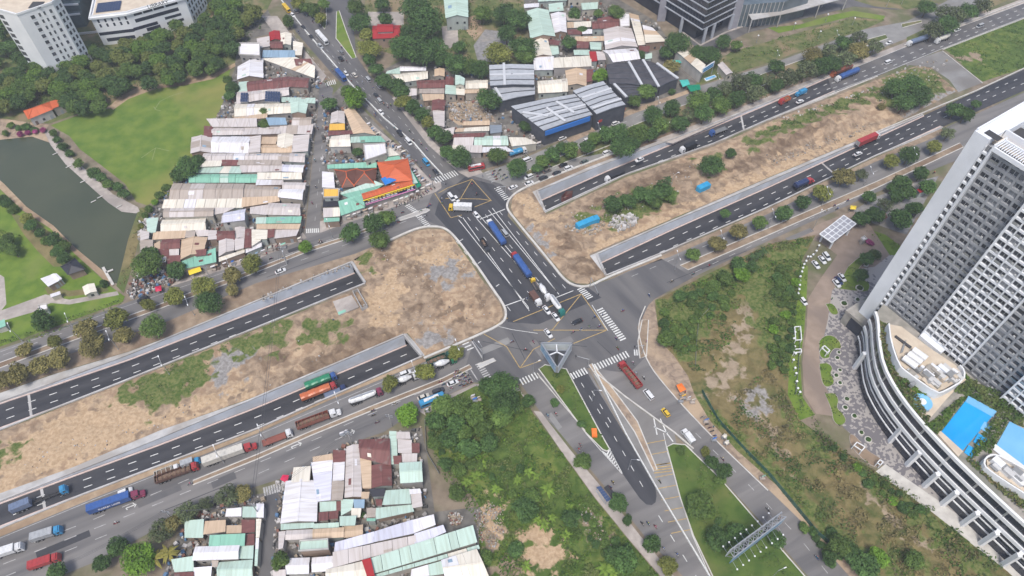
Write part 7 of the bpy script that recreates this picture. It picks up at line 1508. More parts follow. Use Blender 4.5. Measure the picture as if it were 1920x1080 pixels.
truck(1577,133,-1,.42,'over','orange','tarp','rust',14,'orange cabbed truck with a dull red trailer next to a blue trailer','semi_truck'); truck(1588,141,-1,.42,'over','white','tarp','blue',15.5,'white cabbed truck with a slate blue trailer side by side with the orange cab','semi_truck'); truck(1722,76,-1,.34,'over','white','tarp','slate',16,'long blue grey trailer with a white cab far along the north road','semi_truck',hcargo=2); truck(1767,73,-1,.42,'over','white','bulk','cream',10.5,'cream tanker far along the north road','tanker_truck')
truck(1627,263,1,-.44,'over','white','box','red',14.5,'bright red container truck on the far south road','container_truck',hcargo=2.7); truck(1508,343,1,-.42,'nose','red','tarp','navy',11.5,'navy trailer truck with a red cab on the sunken south road','semi_truck',off=-2.6)
truck(971,285,1,-.3,'over','white','tarp','sky',9,'blue tarpaulin truck with a white cab parked beside the shops','tarpaulin_truck',hcargo=1.9)
bus(893,313,1,-.2,'red',8,'red bus with a white roof mark parked at the top corner of the crossing',2.6,'white')

# ---- motorbikes with their riders
M['skin'] = plain('skin', (.42,.26,.18), .7); CLOTH = [plain('cloth_%d' % i, c, .9, .2) for i, c in enumerate([(.45,.05,.06),(.05,.09,.25),(.5,.5,.5),(.03,.03,.035),(.07,.25,.28),(.30,.22,.12),(.10,.22,.08),(.42,.20,.30)])]; TROU = [plain('trousers_%d' % i, c, .9, .2) for i, c in enumerate([(.03,.035,.06),(.02,.02,.02),(.13,.11,.09)])]
CN = ['red','navy blue','pale grey','black','teal','tan','green','pink']
def skin_body(joints, edges, name):
    me = bpy.data.meshes.new(name); me.from_pydata([j[:3] for j in joints], edges, []); o = bpy.data.objects.new(name, me); COL.objects.link(o)
    m = o.modifiers.new('skin', 'SKIN'); m.use_smooth_shade = True
    for i, j in enumerate(joints): me.skin_vertices[0].data[i].radius = (j[3], j[3]*(j[4] if len(j) > 4 else 1))
    me.skin_vertices[0].data[0].use_root = True
    s = o.modifiers.new('sub', 'SUBSURF'); s.levels = 1; s.render_levels = 1
    dg = bpy.context.evaluated_depsgraph_get(); r = bpy.data.meshes.new_from_object(o.evaluated_get(dg)); r.name = name
    bpy.data.objects.remove(o); r.materials.clear()
    for q in (M['skin'], CLOTH[0], TROU[0]): r.materials.append(q)
    return r
def paint_body(me, f):
    me.polygons.foreach_set('material_index', [f(p.center) for p in me.polygons])
sit_j = [(0,0,.78,.15),(0,0,1.0,.14,1.25),(.04,0,1.22,.15,1.3),(.06,0,1.38,.06),(.09,0,1.55,.105),
         (.05,.19,1.28,.055),(.22,.27,1.08,.045),(.48,.28,1.0,.038),(.05,-.19,1.28,.055),(.22,-.27,1.08,.045),(.48,-.28,1.0,.038),
         (.1,.12,.76,.09),(.42,.17,.74,.075),(.30,.17,.36,.05),(.44,.17,.32,.045),(.1,-.12,.76,.09),(.42,-.17,.74,.075),(.30,-.17,.36,.05),(.44,-.17,.32,.045)]
sit_e = [(0,1),(1,2),(2,3),(3,4),(2,5),(5,6),(6,7),(2,8),(8,9),(9,10),(0,11),(11,12),(12,13),(13,14),(0,15),(15,16),(16,17),(17,18)]
RIDER = skin_body(sit_j, sit_e, 'rider_body'); paint_body(RIDER, lambda c: 0 if c.z > 1.42 or (c.x > .40 and c.z > .9) else 1 if c.z > .88 else 2)
st_j = [(0,0,.92,.14),(0,0,1.12,.13,1.2),(0,0,1.34,.15,1.3),(0,0,1.48,.055),(.02,0,1.63,.1),(0,.2,1.38,.055),(.02,.25,1.12,.045),(.08,.25,.88,.035),(0,-.2,1.38,.055),(.02,-.25,1.12,.045),(.1,-.25,.9,.035),(0,.09,.86,.09),(.06,.1,.48,.065),(.0,.1,.08,.045),(.14,.1,.04,.04),(0,-.09,.86,.09),(-.03,-.1,.48,.065),(-.1,-.1,.08,.045),(.04,-.1,.04,.04)]
st_e = sit_e
WALKER = skin_body(st_j, st_e, 'walker_body'); paint_body(WALKER, lambda c: 0 if c.z > 1.5 or (abs(c.y) > .2 and c.z < 1.1) else 1 if c.z > .95 else 2)
HELM = [plain('helmet_%d' % i, c, .3, .5) for i, c in enumerate([(.65,.65,.65),(.03,.03,.035),(.45,.04,.04),(.05,.12,.4),(.5,.4,.06)])]; HN = ['white','black','red','blue','yellow']
def helm():
    b = MB(); b.loft([[(.09+r*math.cos(a),r*math.sin(a),z) for a in np.linspace(0,6.283,11)[:-1]] for r, z in ((.135,1.52),(.145,1.6),(.11,1.69),(.04,1.725))]); return b
def hair():
    b = MB(); b.loft([[(.0+r*math.cos(a),r*math.sin(a),z) for a in np.linspace(0,6.283,11)[:-1]] for r, z in ((.11,1.62),(.118,1.68),(.09,1.745),(.03,1.765))]); return b
BC = ['red','black','blue','white','dark','silver','maroon']
def bike(x, y, dx, dy, rider=True, i=[0]):
    i[0] += 1; p = G(x, y, .8); q = G(x+dx, y+dy, .8); p.z = 0; rz = math.atan2(q.y-p.y, q.x-p.x); loc = p+Vector((0,0,.036))
    o = empty('motorbike', loc, rz, category='motorbike'); col = BC[(i[0]*5) % 7]
    part('body', shared('bkb', 'body', lambda: MB().loft([[(xx,-w,z0),(xx,w,z0),(xx,w*.7,z1),(xx,-w*.7,z1)] for xx, w, z0, z1 in ((-.85,.06,.6,.72),(-.55,.13,.45,.78),(0,.14,.3,.74),(.3,.1,.3,.6),(.5,.13,.35,.85),(.66,.1,.5,.95))]), [PM['red']]), o, PM[col])
    part('seat', shared('bks', 'seat', lambda: MB().box(-.7,.1,-.13,.13,.74,.82), [M['tyre']]), o)
    part('handlebar', shared('bkh', 'handlebar', lambda: MB().cyl((.48,-.34,1.0),(.48,.34,1.0),.025,n=6).cyl((.62,0,.35),(.5,0,1.0),.03,n=6), [M['metal_dark']]), o)
    for wx in (-.62,.66): part('wheel', WH_['bike'], o, loc=(wx,0,.29))
    part('headlight', shared('bkl', 'headlight', lambda: MB().box(.6,.72,-.08,.08,.82,.95), [M['lamp_white']]), o)
    dn = {'dark':'charcoal'}.get(col, col)
    place_label(o, '%s motorbike %s' % (dn, 'under its rider' if rider else 'parked'), x, y, 'motorbikes on the road' if rider else 'parked motorbikes')
    if rider:
        c, h, t = random.randrange(8), random.randrange(5), random.randrange(3)
        r = empty('person', loc, rz, category='person'); b = link('body', RIDER, r)
        for k, mm in ((1, CLOTH[c]), (2, TROU[t])): b.material_slots[k].link = 'OBJECT'; b.material_slots[k].material = mm
        part('helmet', shared('helm', 'helmet', helm, [HELM[0]]), r, HELM[h])
        place_label(r, 'rider, %s top, %s helmet,' % (CN[c], HN[h]), x, y, 'riders on motorbikes')
def walker(x, y, dx=1, dy=0):
    p = G(x, y, .9); q = G(x+dx, y+dy, .9); p.z = 0; c = random.randrange(8)
    r = empty('person', p+Vector((0,0,.03)), math.atan2(q.y-p.y, q.x-p.x), category='person'); b = link('body', WALKER, r)
    for k, mm in ((1, CLOTH[c]), (2, TROU[random.randrange(3)])): b.material_slots[k].link = 'OBJECT'; b.material_slots[k].material = mm
    part('hair', shared('hair', 'hair', hair, [M['tyre']]), r)
    place_label(r, 'standing person in a %s top' % CN[c], x, y, 'people on foot')
BK = '''1105,612,W 1090,617,W 1075,622,W 1124,611,W 1115,594,W 1155,634,NW 1158,652,NW 1187,680,NW 1193,700,NW 1207,708,NW 1172,676,NW 1042,775,SE 1027,778,SE 1088,834,SE 1085,842,SE 1095,850,SE 1149,904,SE 1145,914,SE 1204,981,SE 1215,981,SE 1229,987,SE 1244,1028,SE 1269,1039,SE 1237,902,NW 1355,860,NW 1440,955,NW 1532,1045,NW
217,980,E 356,907,E 740,757,E 700,778,E 707,791,E 699,769,E 832,720,E 826,715,E 853,700,E 858,706,E 862,698,E 866,704,E 870,700,E 873,707,E 861,712,E 868,714,E 874,715,E 880,711,E 857,694,E 852,707,E 864,721,E 871,722,E 878,704,E 846,728,E 877,719,E 883,717,E
802,388,E 806,384,E 828,378,SE 829,381,NW 789,395,E 894,364,W 755,397,E 828,372,SE 742,407,E 748,415,E 480,418,E 531,483,W 508,484,E 600,452,W 602,455,W 924,326,W 929,330,W 934,325,W 939,331,W 945,327,W 926,320,W 937,318,W 950,332,W 931,335,W 943,336,W 1030,310,E 1033,312,E 1008,330,E
650,115,AV 640,88,AVN 658,150,AVN 680,155,AVN 700,165,AVN 720,195,AVN 727,200,AVN 733,197,AVN 704,213,AV 702,216,AV 740,240,AVN 752,246,AVN 768,245,AVN 775,262,AVN 790,270,AVN 800,280,AVN 623,131,AV 611,150,AV 612,160,SE 605,180,AV 596,240,AV 590,300,AV 592,350,AV 585,380,AVN 560,60,AV 575,28,AVN 562,17,AVN 586,40,AVN 780,302,AV 790,315,AV 806,330,AV 812,335,AV 780,318,AV
1300,513,W 1330,497,W 1260,527,W 1217,553,NW 1168,582,W 1410,480,E 1550,395,W 1570,391,E 1565,385,E 1752,323,E 1590,375,W 1000,640,SE 1010,575,SE 988,560,NW 985,655,E 960,640,W'''
HDR = {'E':E_,'W':W_,'SE':SE,'NW':NW,'AV':AV,'AVN':AVN}
for t_ in BK.split():
    x, y, h = t_.split(','); bike(float(x), float(y), *HDR[h])
for (x0, y0, x1, y1, n, d) in ((655,405,700,392,9,(-.3,1)),(742,385,790,367,10,(-.3,1)),(790,366,812,350,6,(.7,.6)),(772,318,806,345,8,(1,-.4)),(960,305,990,290,7,(-.4,1)),(735,265,760,290,6,(1,-.5)),(575,130,600,155,6,(1,-.5)),(480,472,540,448,7,(-.3,1)),(1318,782,1340,815,6,(1,-.3))):
    for i in range(n): bike(x0+(x1-x0)*i/(n-1)+random.uniform(-1,1), y0+(y1-y0)*i/(n-1)+random.uniform(-1,1), *d, rider=False)
for x, y in ((660,410),(700,397),(735,392),(760,383),(785,375),(800,360),(775,330),(790,340),(815,352),(745,275),(610,155),(560,130),(500,475),(520,462),(470,485),(360,523),(300,545),(285,548),(1275,740),(1285,735),(1338,800),(1345,770),(840,740),(905,720),(885,345),(905,330),(1000,275),(1060,265),(560,640),(625,600),(1570,640),(1560,560),(1590,700),(1212,640),(1130,590),(1150,615)):
    walker(x, y, random.uniform(-1,1), random.uniform(-1,1))
# ================================================================ street furniture and small things
def lamp(bx, by, tx=None, ty=None, h=9.0, arms=1, ad=(1,-.4), label='tall grey street lamp', ball=False):
    p = G(bx, by); o = empty('street_lamp', p, 0, category='street lamp'); q = G(bx+ad[0]*10, by+ad[1]*10)-p; q.normalize()
    b = MB(); b.cyl((0,0,0),(0,0,h),.13,.07,8); b.cyl((0,0,0),(0,0,.5),.22,.2,8); b.obj('pole', M['metal'], o)
    if ball:
        b = MB(); b.loft([[(r*math.cos(a),r*math.sin(a),h+z) for a in np.linspace(0,6.283,9)[:-1]] for r, z in ((.1,0),(.42,.25),(.5,.5),(.3,.85),(.05,.98))]); b.obj('globe', M['bright_white'], o)
    else:
        for s in ((1,) if arms == 1 else (1,-1)):
            b = MB(); e = q*s*2.0+Vector((0,0,h+.5)); b.bar((0,0,h-.1), e, .1); b.obj('arm', M['metal'], o); b = MB(); b.bar(e-q*s*.2, e+q*s*.7, .3, .14); b.obj('lamp_head', M['bright_white'], o)
    place_label(o, label, bx, by, 'street lamps'); return o
for bx, by in ((42,640),(222,655),(365,591),(538,492),(623,446),(146,622),(318,702),(700,438),(440,520),(860,672),(780,712),(640,770),(500,830),(420,868),(1265,506),(1345,468),(1440,428),(1540,386),(1620,348),(1700,312),(1120,265),(1230,216),(1340,172),(1450,128),(1560,90)): lamp(bx, by, arms=2, ad=(.35,1))
lamp(1258,352,h=8,label='white post lamp beside the dark bushes'); lamp(1522,434,ad=(.4,-1),h=11,label='tall lamp leaning over the gate of the drive'); lamp(905,672,ad=(-.6,-.8),h=8); lamp(1000,700,h=7); lamp(1110,752,ad=(1,.2),h=8); lamp(1178,880,ad=(1,.2),h=8); lamp(1445,1085,h=8)
for x, y in ((1418,80),(1487,57),(1548,40),(1598,47),(1534,72),(1386,92),(1662,12),(1690,8)): lamp(x, y, h=4, ball=True, label='white globe lamp')
for i, (x, y) in enumerate([(1533,466),(1528,476),(1522,483),(1517,487),(1512,487),(1509,495),(1505,501),(1503,508),(1501,515),(1498,524),(1497,532),(1497,540),(1496,548),(1494,556),(1488,628),(1486,640),(1487,655),(1489,668),(1485,680),(1488,695),(1490,705),(1491,720),(1493,733),(1497,740)]): lamp(x, y, h=1.6, ball=True, label='small white garden lamp')
# gantry arms over the crossing: signal poles
def signal(bx, by, ex, ey, label):
    p = G(bx, by); e = G(ex, ey, 6)-p; o = empty('signal_mast', p, 0, category='traffic signal', label=label)
    b = MB(); b.cyl((0,0,0),(0,0,6.2),.16,.12,8); b.obj('pole', M['metal'], o); b = MB(); b.cyl((0,0,6), (e.x,e.y,6.3), .11,.06,6); b.obj('mast_arm', M['metal'], o)
    b = MB(); b.box(e.x-.25,e.x+.25,e.y-.2,e.y+.2,5.6,6.7); b.obj('signal_head', M['metal_dark'], o)
for a in ((905,676,886,638,'signal mast over the lower left stop line'),(1102,690,1080,668,'signal mast at the nose of the ramp'),(812,352,836,345,'signal mast at the restaurant corner'),(1106,538,1122,552,'signal mast at the right soil block corner'),(1203,664,1190,650,'signal mast on the slip lane island'),(948,368,930,352,'signal mast at the top corner of the right soil block'),(790,425,800,404,'signal mast by the lower zebra stripes at the avenue foot')): signal(*a)
# cross drains at the heads of the ramps
for key, k in (('NL',5),('SL',5),('SR',17),('NR',17)):
    A, B, D = TR[key]; b = MB(); a, c, d = A[k], B[k], D[k]
    strip_line(b, [Vector((a.x,a.y,-d+.03)), Vector((c.x,c.y,-d+.03))], .9); b.obj('drain_grate', M['concrete'], kind='structure')
# power poles and cables
def pole(bx, by, h, label):
    p = G(bx, by); o = empty('power_pole', p, 0, category='power pole', label=label); b = MB(); b.cyl((0,0,0),(0,0,h),.2,.14,8); b.obj('pole', M['concrete'], o)
    for z in (h-.5, h-1.6): b = MB(); b.bar((-1.3,.2,z),(1.3,-.2,z),.14); b.obj('crossarm', M['metal'], o)
    return p+Vector((0,0,h-.4))
def cable(a, b_, sag, label, n=2, r=.035):
    mb = MB()
    for j in range(n):
        o_ = Vector((.8*j-.4*(n-1), 0, 0)); P_ = [a.lerp(b_, k/16)+o_-Vector((0,0,sag*4*(k/16)*(1-k/16))) for k in range(17)]
        for k in range(16): mb.cyl(P_[k], P_[k+1], r, n=4)
    mb.obj('power_cable', M['metal_dark'], label=label, category='cable')
pA = pole(538,496,11,'concrete power pole beside the frontage road below the side street'); pB = pole(489,968,11,'concrete power pole at the mouth of the alley'); pC = pole(328,977,9,'pale power pole with crossarms among dusty trees'); pD = pole(660,833,9,'power pole at the edge of the wide road below the arrows'); pE = pole(395,523,9,'power pole among the roadside trees left of the side street'); pF = pole(735,800,9,'power pole by the bright green tree above the tin roofs')
cable(pA, pB, 1.5, 'pair of long dark cables slung across both sunken roads', 2, .06); cable(pC, pB, 1.2, 'cables from the crossarmed pole to the alley mouth pole', 3); cable(pB, pD, 1.0, 'cables along the tin roofs beside the wide road', 3); cable(pE, pA, .8, 'cables along the frontage road beside the low houses', 2); cable(pD, pF, .8, 'cables toward the bright green tree', 2)
cable(pC, G(120,1060,8.6), 1, 'cables leaving the crossarmed pole toward the left corner', 3)
# three sided billboard
zt, zb_ = 14.0, 9.8; T3 = [G(1014.5,643,zt), G(1072.5,644,zt), G(1047,687,zt), G(1042.5,686,zt)]; c3 = sum(T3[:2]+[T3[2]], Vector())/3; c3.z = 0
bb = empty('billboard', c3, 0, category='billboard', label='three sided billboard on a single mast above the planted traffic island')
q3 = [p-c3 for p in T3]; M['poster'] = mat('blue_poster', (.22,.34,.44), (.36,.46,.54), .35, rough=.5, c=(.12,.22,.36), cscale=.3); M['poster_pale'] = mat('pale_poster', (.46,.50,.52), (.55,.58,.6), .3, rough=.5)
for a, b2, mm in ((q3[3],q3[0],'poster'),(q3[1],q3[2],'poster_pale'),(q3[0],q3[1],'poster_pale')):
    b = MB(); d = (b2-a).normalized(); b.bar(a+Vector((0,0,-(zt-zb_)/2)), b2+Vector((0,0,-(zt-zb_)/2)), .3, zt-zb_); b.obj('panel', M[mm], bb); b = MB(); b.bar(a+Vector((0,0,.12)), b2+Vector((0,0,.12)), .5, .22); b.bar(a+Vector((0,0,-(zt-zb_))), b2+Vector((0,0,-(zt-zb_))), .5, .2); b.obj('frame', M['metal'], bb)
cc_ = Vector((0,0,zt-.8)); 
for a, b2 in ((q3[0],q3[1]),(q3[1],q3[2]),(q3[3],q3[0])): b = MB(); m_ = (a+b2)/2; b.bar(cc_, Vector((m_.x,m_.y,zt-.8)), .4); b.obj('strut', M['bright_white'], bb)
b = MB(); b.bar(q3[0].lerp(q3[2],.25)-Vector((0,0,.9)), q3[1].lerp(q3[2],.25)-Vector((0,0,.9)), .3); b.obj('brace', M['metal'], bb); b = MB(); b.bar(q3[2]-Vector((0,0,2.1)), q3[3]-Vector((0,0,2.1)), .3, 4.2); b.obj('end_panel', M['metal'], bb)
b = MB(); b.cyl((0,0,0),(0,0,zt-1.2),.75,.65,12); b.obj('mast', M['metal_dark'], bb)
# lattice billboard
zt, zb_ = 15.0, 9.5; L1 = [G(1368,1032,zt), G(1466,960,zt), G(1474,969,zt), G(1376,1045,zt)]; c4 = sum(L1, Vector())/4; c4.z = 0
lb2 = empty('billboard', c4, 0, category='billboard', label='long lattice backed billboard with lamp arms on the grass wedge'); q4 = [p-c4 for p in L1]; ux = (q4[1]-q4[0]).normalized(); L_ = (q4[1]-q4[0]).length; nx = (q4[3]-q4[0]); wid = nx.length; nx.normalize()
for a, b2, mm in ((q4[0],q4[1],'poster_pale'),(q4[3],q4[2],'poster')):
    b = MB(); b.bar(a+Vector((0,0,-(zt-zb_)/2)), b2+Vector((0,0,-(zt-zb_)/2)), .25, zt-zb_); b.obj('panel', M[mm], lb2); b = MB(); b.bar(a+Vector((0,0,.1)), b2+Vector((0,0,.1)), .3, .25); b.obj('top_rail', M['metal'], lb2)
n_ = 11
for i in range(n_):
    a, b2 = q4[0].lerp(q4[1], i/n_), q4[3].lerp(q4[2], (i+1)/n_); a2, b3 = q4[0].lerp(q4[1], (i+1)/n_), q4[3].lerp(q4[2], i/n_)
    for s, t in ((a,b2),(a2,b3),(a,b3)): b = MB(); b.bar(s, t, .16); b.obj('lattice_bar', M['metal'], lb2)
    if i % 2 == 0:
        b = MB(); b.bar(a-Vector((0,0,5)), b3-Vector((0,0,.2)), .16); b.obj('lattice_bar', M['metal'], lb2)
b = MB(); b.bar(q4[0], q4[3], .2); b.obj('lattice_bar', M['metal'], lb2)
for i in range(9):
    for s, base in ((1,q4[3]),(-1,q4[0])):
        p = base+ux*(L_*(i+.5)/9)+Vector((0,0,-(zt-zb_))); e = p+nx*s*2.6+Vector((0,0,-.2)); b = MB(); b.bar(p, e, .08); r_ = b.obj('lamp_arm', M['metal'], lb2); b = MB(); b.box(e.x-.22,e.x+.22,e.y-.22,e.y+.22,e.z-.1,e.z+.22); b.obj('floodlight', M['bright_white'], r_)
for f in (.3,.7): p = q4[0].lerp(q4[1], f)+nx*wid/2; b = MB(); b.cyl((p.x,p.y,0),(p.x,p.y,zt-.5),.5,.45,10); b.obj('mast', M['metal_dark'], lb2)
# sign over the roadside restaurant and its pool
sA, sB = G(1317,132,7.6), G(1339,118,7.6); so_ = empty('roof_sign', Vector((sA.x,sA.y,0)), 0, category='sign', label='white framed sign with blue panels on the cream roofed roadside restaurant'); vB = sB-sA; vB.z = 0
b = MB(); b.bar((0,0,7.2), Vector((vB.x,vB.y,7.2)), .3, 3.2); b.obj('board', M['bright_white'], so_)
for r_ in (6.6,7.8): b = MB(); v1, v2 = vB*.08, vB*.92; b.bar((v1.x+.1,v1.y-.2,r_), (v2.x+.1,v2.y-.2,r_), .12, .8); b.obj('blue_panel', plain('sign_blue', (.02,.20,.42)), so_)
b = MB(); b.bar((0,0,0),(0,0,6),.2); b.bar((vB.x,vB.y,0),(vB.x,vB.y,6),.2); b.obj('post', M['metal'], so_)
def flat_thing(px, z, h, m, name, label, cat):
    b = MB(); b.prism([(p.x, p.y) for p in GP(px, z)], max(0, z-h), z); return b.obj(name, m, label=label, category=cat)
pw = flat_thing([1320,147,1340,140,1344,144,1324,152], .5, .5, M['bright_white'], 'paddling_pool', 'small turquoise paddling pool in front of the roadside restaurant', 'pool'); b = MB(); b.prism([(p.x, p.y) for p in GP([1321.5,147,1339.5,141,1342.5,144,1324.5,150.5], .52)], .4, .52); b.obj('water', M['pool_pale'], pw)
for px, c, nm in (([1274,150,1290,149,1294,158,1280,163], 'tarp_green', 'turquoise play canopy'), ([1258,112,1274,113,1278,118,1264,118], 'tarp_green', 'turquoise garden tarpaulin')):
    awning(px, 3, mat('tarp_green', (.05,.38,.33), (.08,.45,.40), .5), 'canopy', nm+' beside the roadside restaurant', .6)
awning([1258,119,1264,117,1268,124,1260,126], 4, RM['e'], 'tent', 'red tent top between the black netted roofs and the roadside restaurant', 1.5); awning([1287,160,1312,158,1314,168,1295,172], 2.6, M['awn_green'], 'canopy', 'dark green canopy by the turquoise play canopy', .2)
# bus shelter with a solar roof on the exit road
shel = GP([1118,913,1126,911,1146,936,1138,941], 2.8); cs = sum(shel, Vector())/4; cs.z = 0; sh = empty('bus_shelter', cs, 0, category='bus shelter', label='bus shelter with a row of blue roof panels on the exit road pavement')
qs = [p-cs for p in shel]
for i in range(6):
    a, b2, c_, d_ = [qs[0].lerp(qs[3], t) for t in ((i+.05)/6, (i+.95)/6)]+[qs[1].lerp(qs[2], t) for t in ((i+.95)/6, (i+.05)/6)]; b = MB(); b.prism([p.xy[:] for p in (a,b2,c_,d_)], 2.7, 2.8); b.obj('roof_panel', plain('shelter_panel', (.05,.08,.16), .25), sh)
for p in qs: b = MB(); b.bar((p.x*.92,p.y*.92,0),(p.x*.92,p.y*.92,2.7),.12); b.obj('post', M['metal'], sh)
b = MB(); b.bar(qs[0]*.9-Vector((0,0,2.3)), qs[3]*.9-Vector((0,0,2.3)), .4, .1); b.obj('bench', M['metal'], sh)
# planter rings on the plaza
for i, (x, y, r) in enumerate([(1623,497,1.6),(1611,541,2.4),(1582,570,2.3),(1607,563,1.6),(1572,662,1.2),(1569,672,1.4),(1574,695,1.3),(1567,705,1.5),(1574,719,1.4),(1587,749,1.6),(1584,765,1.6),(1601,781,1.6),(1614,812,1.5),(1627,825,1.9)]):
    r *= .58; p = G(x, y); o = empty('ring_planter', p, 0, category='planter'); n = 20; rg = []
    for k in range(n): a = 6.2832*k/n; rg.append([((r+d)*math.cos(a), (r+d)*math.sin(a), z) for d, z in ((-.2,0),(.2,0),(.2,.5),(-.2,.5))])
    b = MB(); b.loft(rg+[rg[0]], caps=False); b.obj('rim', M['kerb'], o); b = MB(); b.prism([((r-.3)*math.cos(6.2832*k/n),(r-.3)*math.sin(6.2832*k/n)) for k in range(n)], 0, .4); b.obj('soil', M['mud'], o)
    c_ = link('shrub', CROWN['round'][i % 4], o); c_.scale = (r*.85,r*.85,r*.8); c_.location = (0,0,.6); c_.material_slots[0].link = 'OBJECT'; c_.material_slots[0].material = LEAF['d']
    place_label(o, 'white ring planter with a dark shrub', x, y, 'ring planters on the mosaic plaza')
# lawn lobes along the drive
for i, px in enumerate(([1536,640,1545,630,1560,628,1575,640,1578,655,1565,652,1555,664,1556,672,1536,672],[1536,682,1552,680,1562,690,1556,700,1564,712,1562,722,1548,727,1540,715],[1546,738,1565,736,1573,750,1568,765,1580,775,1588,790,1575,800,1562,790,1560,770],[1548,570,1560,568,1570,580,1572,590,1558,590],[1590,500,1615,478,1645,476,1640,490,1612,496,1606,520,1632,530,1628,548,1600,545,1560,540,1575,528],[1655,868,1640,880,1600,845,1590,818,1600,812,1625,845,1650,858])):
    q = smooth(px+px[:2], 2)[:-2]; lawn = sheet('lawn', q, .022, M['lush'] if i < 5 else M['mud']); k = MB(); k.wall(GP(q), .16, 0, .12, closed=True); k.obj('lawn_kerb', M['paver'], kind='structure')
    if i < 5: growth('hedge', px, 3, .45, .8, [0,1,0], 4, -.1, 40+i, 'clipped planting on a lawn of the plaza')
def pergola(px, h, label):
    Q = GP(px, h); c = sum(Q, Vector())/4; c.z = 0; o = empty('pergola', c, 0, category='pergola', label=label); q = [p-c for p in Q]
    for i in range(4): b = MB(); b.bar(q[i], q[(i+1) % 4], .3); b.obj('beam', M['bright_white'], o); b = MB(); b.bar((q[i].x,q[i].y,0), q[i], .25); b.obj('post', M['bright_white'], o)
pergola([1541,652,1546,648,1556,657,1551,661], 2.6, 'white pergola frame on the largest lawn of the plaza'); pergola([1601,835,1607,829,1622,838,1616,845], 2.6, 'white pergola frame at the brown planting bed'); pergola([1645,868,1650,862,1656,866,1651,872], 2.4, 'little white pergola frame at the end of the brown bed'); pergola([1490,613,1501,612,1503,637,1492,638], 2.6, 'white pergola frame in the garden strip left of the drive'); pergola([1488,655,1502,654,1503,660,1489,661], 2.2, 'low white pergola below the garden strip frame')
# rubble, litter and scrap: nobody could count it
CL = [plain('rubble_%d' % i, c, .9, .2, rnd=0) for i, c in enumerate([(.42,.40,.38),(.27,.255,.24),(.17,.145,.125),(.22,.11,.085),(.10,.18,.30),(.34,.275,.2),(.08,.08,.08),(.5,.48,.47)])]
def rubble(name, px, n, s0, s1, mi, label, z=.05, h=.6, seed=1, avoid=()):
    poly = [(p.x, p.y) for p in GP(px)]; A = np.array(poly); r = np.random.default_rng(seed); (x0,y0),(x1,y1) = A.min(0), A.max(0)
    X = r.uniform(x0,x1,n*4); Y = r.uniform(y0,y1,n*4); ok = inside(X,Y,poly)
    for q in avoid: ok &= ~inside(X,Y,q)
    X, Y = X[ok][:n], Y[ok][:n]; b = MB()
    for x, y in zip(X, Y):
        s = r.uniform(s0,s1); t = s*r.uniform(.4,1); a = r.uniform(0,3.14); zz = z+r.uniform(0,1)**2*h; c, d = math.cos(a), math.sin(a); hh = s*r.uniform(.3,.8)
        f = lambda u, v: (x+c*u-d*v, y+d*u+c*v)
        base = [f(u*s/2*r.uniform(.7,1), v*t/2*r.uniform(.7,1)) for u, v in ((-1,-1),(1,-1),(1,1),(-1,1))]
        b.loft([[(*q, zz) for q in base], [((q[0]-x)*.8+x, (q[1]-y)*.8+y, zz+hh) for q in base]], int(r.choice(mi)))
    return b.obj(name, CL, kind='stuff', label=label)
rubble('rubble', [1140,425,1150,408,1185,402,1196,410,1188,425,1160,436], 130, .7, 2.2, [0,0,7,1], 'white broken stones beside the turquoise container', h=.8)
rubble('rubble', [1060,425,1130,418,1140,430,1120,442,1070,440], 70, .5, 1.6, [0,5,1], 'broken slabs in front of the turquoise container', seed=2)
rubble('litter', [888,960,920,942,945,955,945,1000,925,1030,900,1015], 420, .25, .7, [2,5,1,3,5,1,0], 'litter heap at the edge of the overgrown plot', seed=3); rubble('litter', [840,965,855,960,868,970,862,985,845,985], 150, .3, .9, [5,1,5,0,3], 'pale litter heap beside the roof edge', seed=4); rubble('litter', [1085,940,1110,960,1160,1035,1145,1045,1095,990], 160, .3, .9, [5,1,2,5,0], 'litter along the pavement of the exit road', seed=5)
rubble('scrap_heap', [240,545,262,512,300,505,332,516,335,528,300,545,250,562], 330, .5, 1.8, [0,7,1,2,4,3,6], 'scrap heap by the frontage road below the low houses', seed=6, h=1); rubble('scrap_heap', [262,420,275,408,292,412,290,450,268,468,262,450], 120, .6, 2.0, [7,0,4,1,5], 'scrap and tarpaulins at the pond end of the houses', seed=7, h=.8)
rubble('clods', [1430,285,1500,245,1580,215,1640,235,1600,258,1520,285,1450,315], 900, .3, 1.1, [5,2,5,1], 'clods over the reddish spoil heaps', seed=8, h=.3); rubble('clods', [690,480,760,450,830,436,930,570,930,600,800,650,700,600], 500, .2, .7, [5,2,1,0], 'clods and stones on the bare soil block', seed=9, h=.1); rubble('clods', [20,860,300,770,480,720,600,660,660,640,480,738,300,802,20,912], 420, .2, .7, [5,2,1,0], 'stones along the sandy strip', seed=10, h=.1); rubble('clods', [970,380,1060,410,1100,440,1300,350,1320,300,1060,400,1000,400], 420, .25, .9, [5,2,1,0], 'clods on the churned soil strip', seed=11, h=.1); rubble('stones', [490,556,560,525,660,490,668,497,560,535,490,568], 160, .3, 1.0, [1,2,5,0], 'stones on the verge above the sunken north road', seed=12, h=.1)
rubble('stones', [1640,165,1660,150,1700,120,1780,110,1700,200,1620,185], 120, .4, 1.4, [0,1,5], 'pale stones round the dark bushes', seed=13, h=.1); rubble('stones', [1450,222,1570,190,1640,160,1640,166,1570,197,1460,230], 140, .4, 1.3, [0,7,1], 'pale stones along the scrub strip', seed=14, h=.1)
HR = HOUSE_RECT
